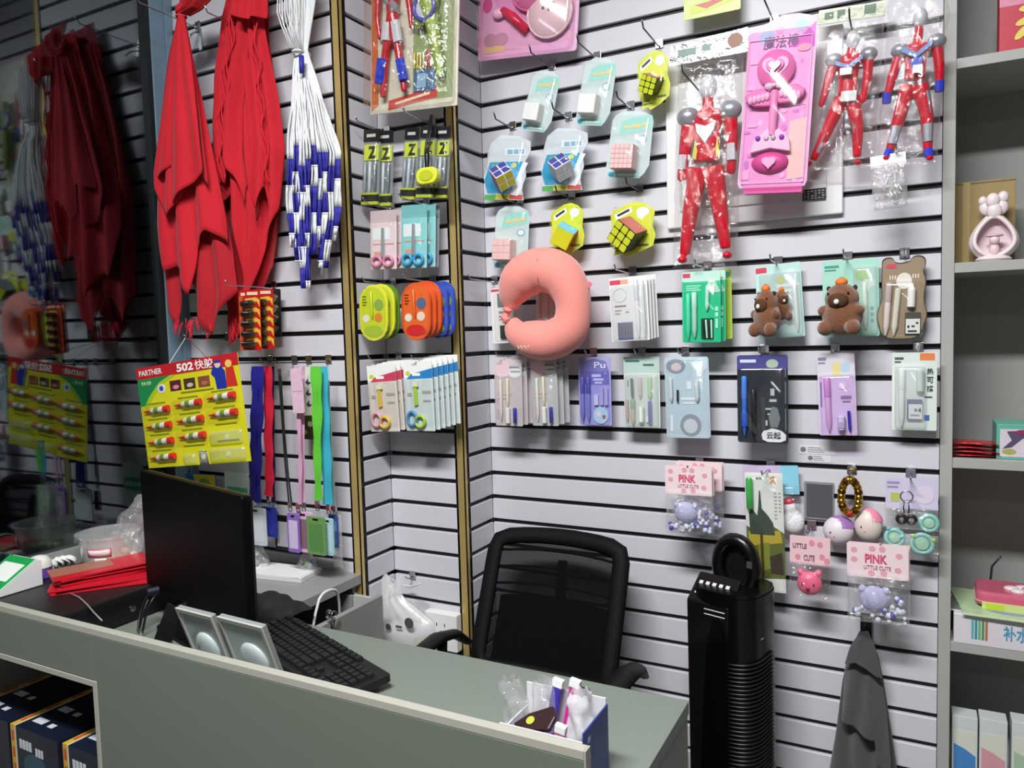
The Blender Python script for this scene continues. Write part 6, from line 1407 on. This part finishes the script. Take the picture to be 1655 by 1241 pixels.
for (u, v, r_) in ((643, 1004, .0095), (676, 998, .0155)): 
    p = PY(u, v, -.27) - base; obj('printed_oval', MB().lathe([(r_, 0), (r_, -.001)], (p.x, -.046, p.z), 18, 'y'), M('#4a4f50', .5), t)
p = PY(660, 1004, -.27) - base; text('哈哈', M('#3f4444', .5), t, p.x - .012, p.z - .006, p.x + .012, p.z + .006, .0465, .02) if False else obj('print', MB().box(p.x - .012, p.x + .01, -.0468, -.0462, p.z - .004, p.z + .004), M('#5a5f60', .5), t)
obj('goods_inside', MB().ell(PY(680, 1045, -.27) - base, .03, .02, .03), M('#9aa05a', .5), t, smooth=True)
obj('carry_handle', MB().tube([PY(620, 940, -.27) - base, PY(628, 934, -.255) - base, PY(650, 945, -.20) - base, PY(666, 948, -.19) - base, PY(680, 943, -.25) - base], .0022, 6), M('#e2e2e0', .5), t, smooth=True)
hook(668, 940, YC, .04, 'short slat hook carrying the white carrier bag')
# open box of small tubes at the end of the desk
x0, x1, y0, y1, zt = .605, .748, -1.070, -.972, .862
t = thing('display_box', 'open blue and white display box at the right end of desk', 'box', ((x0 + x1) / 2, (y0 + y1) / 2, .7503))
hx, hy = (x1 - x0) / 2, (y1 - y0) / 2; hz = zt - .7503
BW = M('#d9dadb', .4); BB = M('#1c2f86', .35, var=.5, vs=18)
obj('box_side', MB().box(hx - .0025, hx, -hy, hy, 0, hz), BB, t); obj('box_side', MB().box(-hx, -hx + .0025, -hy, hy, 0, hz - .03), BW, t)
obj('box_front', MB().box(-hx + .0025, hx - .0025, -hy, -hy + .0025, 0, hz - .014), BW, t); obj('box_back', MB().box(-hx + .0025, hx - .0025, hy - .0025, hy, 0, hz + .01), BW, t); obj('box_bottom', MB().box(-hx + .0025, hx - .0025, -hy + .0025, hy - .0025, 0, .002), BW, t)
mb = MB()
for j in range(6): mb.box(hx + .0001, hx + .0005, -hy + .008 + .003 * (j % 3), -hy + .02 + .004 * (j % 2), .02 + .014 * j, .027 + .014 * j)
obj('print', mb, M('#aab8d8', .4), t)
cz = .7503
items = [('marker', 'purple', '#3a2f96', (-.035, .02), .035, 10), ('marker', 'magenta', '#c0288a', (.012, .022), .045, -8)]
def tub_(lb, col, x, y, tilt, rz_, top, nm='tube_sample', cap=None):
    t_ = thing(nm, lb, 'tube', ((x0 + x1) / 2 + x, (y0 + y1) / 2 + y, cz + .004), (radians(tilt), radians(rz_), 0))
    obj('tube_body', MB().box(-.008, .008, -.004, .004, 0, top), M(col, .35), t_, bevel=.0015)
    obj('tube_cap', MB().box(-.009, .009, -.005, .005, top, top + .014), M(cap or '#e6e6e8', .35), t_, bevel=.0015)
tub_('purple tube standing in the open display box', '#3b2f9c', -.030, .026, -4, 10, .128); tub_('magenta tube with white cap standing in the display box', '#c02a8c', -.002, .028, -4, 10, .132); tub_('pink striped stick at the front of display box', '#e08aa0', .012, -.030, 4, 10, .095); tub_('black slim tube leaning in the display box', '#1b1522', .022, .030, -4, 6, .118, cap='#1b1522')
t = thing('chocolate_pouch', 'dark brown foil pouch with yellow emblem lying on display box', 'pouch', ((x0 + x1) / 2 - .012, (y0 + y1) / 2 - .022, zt - .012), (radians(28), radians(-14), radians(6)))
obj('pouch_body', MB().prism([(-.042, -.006), (-.018, .010), (.022, .020), (.030, .0), (.022, -.022), (-.016, -.02)], 0, -.009), M('#2a1416', .35, var=.5, vs=30), t, bevel=.003, rot=(radians(-90), 0, 0)); obj('emblem', MB().lathe([(.007, .0), (.007, .0006), (.004, .0006), (.004, .0003)], (-.012, -.004, .0092), 16), M('#a8b03a', .4), t)
for i, (x, y, lb) in enumerate(((-.062, .01, 'crumpled clear bag hanging over the left rim of display box'), (-.03, .028, 'upright clear bag at the back of display box'), (.04, .012, 'frosted clear bag at the right of display box'))):
    t = thing('plastic_bag', lb, 'bag', ((x0 + x1) / 2 + x, (y0 + y1) / 2 + y, zt - .055))
    def hb(a, b, i=i):
        th = a * 2 * pi; r_ = .024 * (1 + .5 * noise.noise(Vector((cos(th) * 1.5 + 3 * i, sin(th) * 1.5, b * 3)))) * (1 - .3 * b)
        return (r_ * cos(th) - (.02 * b if i == 0 else 0), r_ * sin(th) * .8, .085 * b + .01 * noise.noise(Vector((cos(th) * 3, sin(th) * 3, b * 5 + i))))
    obj('bag_film', MB().grid(hb, 24, 14), clear(fac=.12, rough=.08, bump=.9, bs=60., haze=[.12, .2, .5][i]), t, smooth=True)
# boxes in the niche
NB = M('#121a2a', .35, var=.6, vs=14); YS = M('#c9a23a', .4)
for i, (x0, x1, y, lb) in enumerate(((-.905, -.722, -1.078, 'navy box with yellow edge in the desk niche, leftmost'), (-.712, -.522, -1.082, 'navy box with white lettering blocks in the middle of desk niche'), (-.512, -.372, -1.080, 'navy box with yellow edge at right end of desk niche'))):
    w_ = (x1 - x0) / 2; h = .138 if i < 2 else .136
    t = thing('product_box', lb, 'box', ((x0 + x1) / 2, y + .10, .4205), (0, 0, radians(-1.5)))
    obj('carton', MB().box(-w_, w_, -.10, .10, 0, h), NB, t, bevel=.001)
    obj('edge_band', MB().box(-w_ - .0003, -w_ + .018, -.1004, .1004, .0, h + .0004), YS, t); obj('edge_line', MB().box(-w_ + .018, -w_ + .021, -.1006, .1006, 0, h + .0006), M('#dcd6c4', .4), t)
    mb = MB()
    for a in range(3): mb.box(-w_ + .004, -w_ + .014, -.1008, -.1004, .02 + .04 * a, .045 + .04 * a)
    for a in range(3): mb.box(-w_ + .004, -w_ + .014, -.08 + .06 * a, -.045 + .06 * a, h + .0004, h + .0008)
    obj('edge_print', mb, M('#b8542a', .4), t)
    mb = MB()
    for a in range(4): mb.box(-w_ + .035 + .013 * a, -w_ + .045 + .013 * a, -.1006, -.1001, h - .05, h - .028)
    for a in range(3): mb.box(-w_ + .10 + .011 * a, -w_ + .108 + .011 * a, -.1006, -.1001, h - .055, h - .036)
    if i < 2:
        for r in range(2): mb.box(-w_ + .035, -w_ + .075, -.07 + .06 * r, -.05 + .06 * r, h + .0001, h + .0005); mb.box(-w_ + .095, -w_ + .115, -.07 + .06 * r, -.055 + .06 * r, h + .0001, h + .0005)
    else: mb.box(-w_ + .03, -w_ + .07, -.06, -.035, h + .0001, h + .0005)
    o = obj('print', mb, M('#c9cdd4', .4), t); o['kind'] = 'stuff'; obj('printed_glow', MB().prism(oval(.0, .05, w_ * .5, .035), -.1001, -.1004), M('#2a4a5a', .4, var=.5, vs=30), t)
# ================================================================= office chair
t = thing('office_chair', 'black mesh-back office chair behind the sales desk', 'chair', (.30, -.36, 0), (0, 0, 0))
BK = M('#040405', .7, spec=.2); 
def cp(x, y, z): return Vector((x - .30, y + .36, z))
top = [(.075, -.155, .885), (.485, -.155, .885)]; bot = [(.088, -.30, .54), (.50, -.30, .54)]
def bf(a, b, rad_=1.0):
    """point on the backrest: a across, b up"""
    x = .100 + .385 * a - .004 * b; 
    return cp(x, -.30 + .15 * b + .035 * (1 - (2 * a - 1) ** 2) * 0 + .02 * (2 * a - 1) ** 2 * -1 + .02, .53 + .338 * b - .012 * (2 * a - 1) ** 2 * b)
pts_ = []
for i in range(40):
    f = i / 40 * 4; s_ = int(f); g_ = f - s_
    a, b = [(g_, 0), (1, g_), (1 - g_, 1), (0, 1 - g_)][s_]
    rcor = .5
    ca, cb_ = a - .5, b - .5; m = max(abs(ca), abs(cb_)); nrm = (abs(2 * ca) ** 14 + abs(2 * cb_) ** 14) ** (1 / 14)
    pts_.append(bf(.5 + ca / max(nrm, 1e-6), .5 + cb_ / max(nrm, 1e-6)))
obj('back_frame', MB().tube(pts_, .024, 10, closed=True, flat=.6), BK, t, smooth=True)
msh = bpy.data.materials.new('mat_chair_mesh'); msh.use_nodes = True; nt = msh.node_tree; nt.nodes.clear(); N = nt.nodes.new
o_ = N('ShaderNodeOutputMaterial'); d_ = N('ShaderNodeBsdfDiffuse'); d_.inputs[0].default_value = (.006, .006, .007, 1); tr_ = N('ShaderNodeBsdfTransparent'); mx_ = N('ShaderNodeMixShader'); tc = N('ShaderNodeTexCoord')
wv = N('ShaderNodeTexWave'); wv.inputs['Scale'].default_value = 95; wv.bands_direction = 'X'; wv2 = N('ShaderNodeTexWave'); wv2.inputs['Scale'].default_value = 95; wv2.bands_direction = 'Z'
ml = N('ShaderNodeMath'); ml.operation = 'MULTIPLY'; sb = N('ShaderNodeMath'); sb.operation = 'MULTIPLY_ADD'; sb.inputs[1].default_value = -.34; sb.inputs[2].default_value = .97
for a_ in (wv, wv2): nt.links.new(tc.outputs['Object'], a_.inputs['Vector'])
nt.links.new(wv.outputs['Fac'], ml.inputs[0]); nt.links.new(wv2.outputs['Fac'], ml.inputs[1]); nt.links.new(ml.outputs[0], sb.inputs[0]); nt.links.new(sb.outputs[0], mx_.inputs[0]); nt.links.new(tr_.outputs[0], mx_.inputs[1]); nt.links.new(d_.outputs[0], mx_.inputs[2]); nt.links.new(mx_.outputs[0], o_.inputs[0])
obj('back_mesh', MB().grid(lambda a, b: bf(.02 + .96 * a, .02 + .96 * b), 16, 16), msh, t, smooth=True)
obj('lumbar_pad', MB().grid(lambda a, b: bf(.08 + .84 * a, .0 + .52 * b) + Vector((0, .022 + .012 * sin(pi * a), 0)), 12, 8), BK, t, smooth=True, solid=.012)
for b in (.62, .75, .88): obj('back_rib', MB().tube([bf(a / 8, b) + Vector((0, .012, 0)) for a in range(9)], .004, 6), M('#151516', .5), t, smooth=True)
obj('back_spine', MB().tube([cp(.295, -.13, .80), cp(.295, -.17, .62), cp(.295, -.22, .46), cp(.295, -.30, .41)], [.014, .018, .02, .02], 8), BK, t, smooth=True)
obj('seat', MB().prism(rr(-.235, -.22, .235, .20, .06), -.43, -.50), M('#050506', .9, bump=.2, bs=400, spec=.2), t, rot=(radians(-90), 0, 0), bevel=.02, bseg=3, loc=(0, -.09, 0))
for s_ in (-1, 1):
    xa = .295 + s_ * .262
    a_ = obj('armrest', MB().tube([cp(xa, -.23, .56), cp(xa + s_ * .006, -.29, .605), cp(xa + s_ * .008, -.37, .622), cp(xa + s_ * .004, -.46, .618), cp(xa - s_ * .01, -.515, .60)], [.018, .026, .03, .028, .02], 10, flat=.5), M('#0c0e0d', .5, spec=.3), t, smooth=True)
    obj('arm_post', MB().tube([cp(xa, -.36, .61), cp(xa, -.37, .52), cp(xa - s_ * .05, -.38, .43)], [.014, .016, .014], 8), BK, a_, smooth=True)
obj('gas_column', MB().lathe([(.03, .10), (.03, .28), (.02, .28), (.02, .44)], cp(.295, -.38, 0), 16), M('#1a1a1b', .3, .5), t, smooth='auto')
for i in range(5):
    a = 2 * pi * i / 5 + .3; c = cp(.295, -.38, 0); e = c + Vector((cos(a) * .2, sin(a) * .2, .075))
    l = obj('base_leg', MB().tube([c + Vector((0, 0, .115)), c + Vector((cos(a) * .12, sin(a) * .12, .1)), e], [.022, .018, .013], 8, flat=.7), BK, t, smooth='auto')
    obj('caster', MB().lathe([(.024, -.016), (.026, 0), (.024, .016)], Vector((e.x, e.y, .027)), 14, 'x'), M('#0c0c0c', .5), l, smooth='auto')
# ================================================================= tower fan
FX, FY = .776, -.165
t = thing('tower_fan', 'tall black tower fan with ring-shaped handle standing by the slat wall', 'fan', (FX, FY, 0), (0, 0, radians(-16)))
FB = M('#050506', .28); FD = M('#030303', .5); HT = .80
R_ = .089
def fcol(a, b):
    th = a * 2 * pi; sq = (abs(cos(th)) ** 3.2 + abs(sin(th)) ** 3.2) ** (-1 / 3.2); r_ = R_ * (1.02 - .06 * b) * sq
    return (r_ * cos(th), r_ * sin(th), .06 + (HT - .06) * b)
obj('fan_body', MB().grid(fcol, 36, 16), FB, t, smooth=True)
obj('body_top', MB().prism([(R_ * .94 * cos(2 * pi * i / 24) * (abs(cos(2 * pi * i / 24)) ** 3.2 + abs(sin(2 * pi * i / 24)) ** 3.2) ** (-1 / 3.2), R_ * .94 * sin(2 * pi * i / 24) * (abs(cos(2 * pi * i / 24)) ** 3.2 + abs(sin(2 * pi * i / 24)) ** 3.2) ** (-1 / 3.2)) for i in range(24)], 0, -.012), FB, t, rot=(radians(-90), 0, 0), loc=(0, 0, HT - .004))
def louver(z):
    pts_ = []
    for i in range(15):
        th = radians(-72 + 86 * i / 14); sq = (abs(cos(th)) ** 3.2 + abs(sin(th)) ** 3.2) ** (-1 / 3.2); pts_.append((R_ * 1.005 * sq * cos(th), R_ * 1.005 * sq * sin(th), z + .012 * i / 14))
    return pts_
lm_ = mesh('grille_louver', MB().tube(louver(0), .0028, 5), M('#161617', .35), smooth=True)
for i in range(54): obj('grille_louver', lm_, None, t, loc=(0, 0, .10 + .0102 * i))
# sloping control panel
cpn = obj('control_panel', MB().add([(-.084, -.086, .775), (.03, -.086, .775), (.03, -.02, .83), (-.084, -.02, .83), (-.080, -.082, .06), (.03, -.082, .06), (.03, -.02, .06), (-.080, -.02, .06)], [(0, 1, 2, 3), (4, 5, 1, 0), (5, 6, 2, 1), (6, 7, 3, 2), (7, 4, 0, 3), (7, 6, 5, 4)]), M('#0e1110', .22), t, bevel=.004)
sl = atan2(.055, .066)
ic = M('#d8d8d4', .5)
for i in range(5):
    for j in range(2): obj('icon', MB().box(-.005, .005, -.0045, .0045, 0, .0006), ic, cpn, loc=(-.066 + .018 * i, -.066 + .022 * j, .7925 + .0183 * j), rot=(sl, 0, 0))
for j in range(2): obj('stripe', MB().box(-.035, .02, -.0004, .0, -.0012, .0012), ic, cpn, loc=(0, -.0865, .762 - .012 * j))
pts_ = [Vector((-.004 + .048 * cos(a), .018, .848 + .066 * sin(a))) for a in [2 * pi * i / 28 for i in range(28)]]
obj('handle_ring', MB().tube(pts_, .018, 10, closed=True), FB, t, smooth=True)
obj('ring_cavity', MB().prism(oval(-.004, .848, .04, .058), .03, .024), FD, t)
obj('ring_badge', MB().box(.034, .048, -.002, .0, .855, .872), M('#6a6a6a', .3, .6), t); obj('side_mark', MB().ell((R_ * .98, -.03, .70), .002, .008, .002, 8, 5), M('#9a9a9a', .3, .6), t)
obj('fan_base', MB().lathe([(.145, 0), (.15, .008), (.145, .02), (.10, .045), (.09, .062)], (0, 0, 0), 32), FB, t, smooth='auto')
# ================================================================= goods on the shelves
def sbox(name, label, cat, u0, u1, vt, y, zs, depth, mat, bevel=.001):
    a = PY(u0, 600, y).x; b = PY(u1, 600, y).x; zt = PY((u0 + u1) / 2, vt, y).z
    t = thing(name, label, cat, ((a + b) / 2, y, zs + .0004)); w_ = (b - a) / 2
    obj('carton', MB().box(-w_, w_, 0, depth, 0, zt - zs), mat, t, bevel=bevel)
    return t, w_, zt - zs
t, w_, h = sbox('gift_bag', 'crimson gift pack with yellow flower print on the top shelf', 'gift pack', 1607, 1700, -60, .045, SHZ[0], .06, M('#c4213c', .4, var=.15, vs=30))
obj('printed_band', MB().box(-w_, w_, -.0006, -.0001, h * .55, h), M('#e08aa8', .45, var=.3, vs=60), t)
for a, b, r_ in ((.1, .24, .8), (.2, .36, .3), (.32, .5, .1)): obj('printed_petal', MB().prism([(w_ * (-.3 + a) + .02 * cos(q) * (1 if True else 0) * cos(r_) - .008 * sin(q) * sin(r_), h * b + .02 * cos(q) * sin(r_) + .008 * sin(q) * cos(r_)) for q in [2 * pi * i / 14 for i in range(14)]], -.0008, -.0014), M('#e6d45a', .45), t)
t, w_, h = sbox('cardboard_box', 'brown cardboard box behind the pear-shaped figurine', 'box', 1541, 1637, 292, .10, SHZ[1], .09, M('#a08a5a', .7, var=.08, vs=12))
obj('box_flap_line', MB().box(-w_, w_, -.0008, -.0001, h * .97, h * .985), M('#7a683e', .7), t); obj('parcel_tape', MB().box(-w_ * .75, -w_ * .5, -.001, -.0002, 0, h), M('#b7a06a', .35), t)
# pear-shaped figurine
p = PY(1606, 421, .045); q1 = PY(1562, 400, .045); q2 = PY(1650, 400, .045); zt = PY(1606, 312, .045).z; Rr = (q2.x - q1.x) / 2; Hh = zt - SHZ[1]
t = thing('pear_figurine', 'pale pink pear-shaped figurine with tiny child inside on the shelf', 'figurine', (p.x, .055, SHZ[1] + .0005))
PFM = M('#ecdcdc', .4); 
def pear(v):
    x, y, z = v; f = z / (Hh * .72); wz = 1.0 if f < .35 else max(.36, 1 - .78 * (f - .35) ** 1.2); return (x * wz, y * wz, z)
prof = []
mb = MB(); nU, nV = 32, 22
def outer(a, b):
    ph = radians(52 + 128 * b); th = a * 2 * pi
    r_ = sin(ph); return pear((Rr * r_ * cos(th), -Rr * .62 * cos(ph), Hh * .37 + Hh * .36 * r_ * sin(th)))
def inner(a, b):
    ph = radians(52 + 128 * b); th = a * 2 * pi
    r_ = sin(ph) * (.97 - .15 * b); return pear((Rr * r_ * cos(th), -Rr * .62 * cos(ph) * (1 if ph < pi / 2 else .35), Hh * .37 + Hh * .36 * r_ * sin(th)))
obj('pear_shell', MB().grid(outer, nU, nV), PFM, t, smooth=True); obj('pear_hollow', MB().grid(inner, nU, nV), M('#e3cdd2', .45), t, smooth=True)
rim = [Vector(outer(i / 40, 0)) for i in range(40)]; obj('pear_rim', MB().tube(rim, .005, 8, closed=True), PFM, t, smooth=True)
obj('pear_foot', MB().lathe([(Rr * .6, 0), (Rr * .7, .006), (Rr * .55, .014)], (0, 0, 0), 24), PFM, t, smooth='auto')
for i, (x, z, r_) in enumerate(((-.3, .80, .27), (.26, .79, .27), (-.06, .89, .27), (-.42, .90, .18), (.32, .93, .22), (.0, .74, .3))): obj('leaf', MB().ell((x * Rr, -.006 * (i % 3), z * Hh), Rr * r_, Rr * .16, Rr * r_ * 1.2, 12, 8), PFM, t, smooth=True)
fg = obj('child_body', MB().ell((0, -.02, Hh * .16), Rr * .2, Rr * .16, Hh * .11), M('#e6c9cc', .45), t, smooth=True); obj('child_head', MB().ell((0, -.024, Hh * .31), Rr * .2, Rr * .18, Hh * .07), M('#e9d2d0', .45), t, smooth=True); obj('child_hat', MB().ell((0, -.022, Hh * .375), Rr * .34, Rr * .24, Hh * .028), M('#dcb9c0', .45), t, smooth=True)
# red foil packets and green box on the third shelf
for i in range(4):
    x0 = PY(1540, 720, .02).x
    t = thing('foil_packet', ['red foil packet at the bottom of the small shelf pile', 'red foil packet second from bottom of the shelf pile', 'red foil packet second from top of the shelf pile', 'topmost red foil packet of the shelf pile'][i], 'packet', (x0 + .042, .05, SHZ[2] + .0006 + .0095 * i), (0, 0, radians([2, -5, 4, -8][i])))
    obj('packet_body', MB().grid(lambda a, b: ((a - .5) * .10, (b - .5) * .075, .0045 + .004 * sin(pi * a) * sin(pi * b)), 10, 8).grid(lambda a, b: ((a - .5) * .10, (b - .5) * .075, .0045 - .004 * sin(pi * a) * sin(pi * b)), 10, 8), M('#c4142a', .2, .3, bump=.4, bs=60), t, smooth=True, merge=True)
    obj('crimped_edge', MB().box(.0485, .054, -.037, .037, .0035, .0052), M('#d03048', .25, .3), t)
t, w_, h = sbox('gift_box', 'mint green box with butterfly photo on the third shelf', 'box', 1612, 1720, 687, .015, SHZ[2], .11, M('#62b09a', .4))
obj('photo_print', MB().box(-w_ + .007, w_ - .006, -.0007, -.0001, .006, h - .011), M('#d6cad4', .45, var=.2, vs=60), t)
obj('printed_branch', MB().prism([(-w_ + .02, h * .8), (w_ * .2, h * .86), (w_ * .2, h * .72), (-w_ + .05, h * .6), (-w_ + .03, h * .35), (-w_ + .012, h * .3), (-w_ + .03, h * .55)], -.0008, -.0013), M('#5a4a68', .45), t)
obj('printed_moss', MB().prism(oval(-w_ + .025, h * .22, .014, .007), -.0008, -.0012), M('#a9a85a', .45), t); obj('printed_blossom', MB().prism(oval(-w_ * .2, h * .78, .014, .006), -.0014, -.0018), M('#8a2f52', .45), t)
# fourth shelf: mask box, green card, pink case, price hook
t, w_, h = sbox('mask_box', 'white box with blue lettering on the fourth shelf', 'box', 1546, 1740, 1003, -.004, SHZ[3], .16, M('#dcd6dc', .4, var=.04))
lx = -w_ + .10; text('补水面膜', M('#4a9ab8', .4), t, lx, h * .28, lx + .10, h * .78, .0008, .02)
for i, c_ in enumerate(('#5fb0b0', '#3f8f9a', '#6fae7a', '#4f8f5a', '#b07050')): obj('printed_strip', MB().box(-w_ + .036 + .007 * i, -w_ + .041 + .007 * i, -.0006, -.0001, h * .2, h * .85), M(c_, .4), t)
obj('lid_edge', MB().box(-w_, w_, -.0008, -.0001, h * .93, h * .98), M('#efeaee', .4), t)
zs = SHZ[3] + h + .001
t = thing('barcode_sheet', 'striped sheet on the white box under the green card', 'sheet', (PY(1556, 960, .06).x, .06, zs)); obj('sheet_paper', MB().box(-.03, .06, -.05, .08, 0, .003), M('#c9c9c6', .5), t); mb = MB()
for i in range(9): mb.box(-.028, .03, -.046 + .011 * i, -.040 + .011 * i, .003, .0034)
obj('print', mb, M('#2e3030', .5), t)
t = thing('green_card_pack', 'large pale green blister card lying on the white box', 'card pack', (PY(1600, 960, .06).x + .03, .07, zs + .0045), (radians(2), 0, radians(-2)))
obj('card_sheet', MB().prism([(-.085, -.085), (.14, -.085), (.14, .085), (-.115, .085)], 0, -.004), M('#b4cfa4', .4, var=.3, vs=25), t, rot=(radians(-90), 0, 0)); obj('card_edge', MB().prism([(-.088, -.088), (.14, -.088), (.14, -.084), (-.086, -.084)], .0002, -.0046), M('#cfe6b8', .35), t, rot=(radians(-90), 0, 0)); obj('printed_blot', MB().prism(oval(.01, -.045, .05, .02), -.004, -.0046), M('#8a94b0', .4), t, rot=(radians(-90), 0, 0))
t = thing('pink_case', 'glossy pink toy case with white petals on the green card', 'toy case', (PY(1600, 940, .07).x + .045, .085, zs + .0135), (0, 0, radians(-2)))
obj('case_shell', MB().prism(rr(-.075, -.06, .13, .06, .022), 0, -.034), M('#d0637c', .25, coat=.5), t, rot=(radians(-90), 0, 0), bevel=.009, bseg=3); obj('case_seam', MB().prism(rr(-.0765, -.0615, .13, .0615, .022), -.010, -.012), M('#eab0be', .3), t, rot=(radians(-90), 0, 0))
obj('paper_band', MB().box(-.062, .13, -.0635, -.0615, -.006, .012), M('#cfe08a', .4), t); obj('printed_patch', MB().box(-.055, -.018, -.0642, -.0636, -.004, .010), M('#c4dc3a', .4), t)
for a, b, r_ in ((.0, -.01, .017), (.012, -.028, .016), (.024, .004, .018)): obj('petal', MB().ell((a, b, .036), r_, r_ * .8, .006, 12, 8), M('#eadcdc', .3), t, smooth=True)
obj('flower_center', MB().ell((.038, -.014, .037), .02, .016, .009, 12, 8), M('#d98aa2', .25), t, smooth=True)
p = PY(1600, 905, .17)
t = thing('price_hook', 'thin dark wire sticking up from the back of the fourth shelf', 'hook', (p.x, .16, SHZ[3] + .0005)); obj('wire', MB().tube([(0, 0, 0), (0, 0, .10), (.003, -.01, .15), (.02, -.02, .18)], .0026, 6), M('#3a3a3a', .4, .6), t, smooth=True)
# bottom: row of packs
for i, (u0, u1, c_, lb) in enumerate(((1545, 1588, '#4a86c4', 'white pack with blue print on the lowest shelf, leftmost'), (1591, 1638, '#d79aa4', 'white pack with pink print on the lowest shelf, middle'), (1645, 1700, '#a8c4a4', 'white pack with green print on the lowest shelf, rightmost'))):
    t, w_, h = sbox('tissue_pack', lb, 'pack', u0, u1, 1160 + 6 * i, .03, SHZ[4], .05, M('#cfd6d4', .35, var=.06))
    obj('print_window', MB().prism(rr(-w_ * .85, h * .42, w_ * .85, h * .86, .003), -.0001, -.0007), M('#d6d9c8', .35), t); obj('printed_wave', MB().prism([(-w_ * .85, h * .45), (w_ * .85, h * .45), (w_ * .85, h * .62), (0, h * .68), (-w_ * .85, h * .72)], -.0007, -.0012), M(c_, .35), t); obj('lower_band', MB().box(-w_, w_, -.0007, -.0001, 0, h * .3), M('#3a4a8a', .35), t)
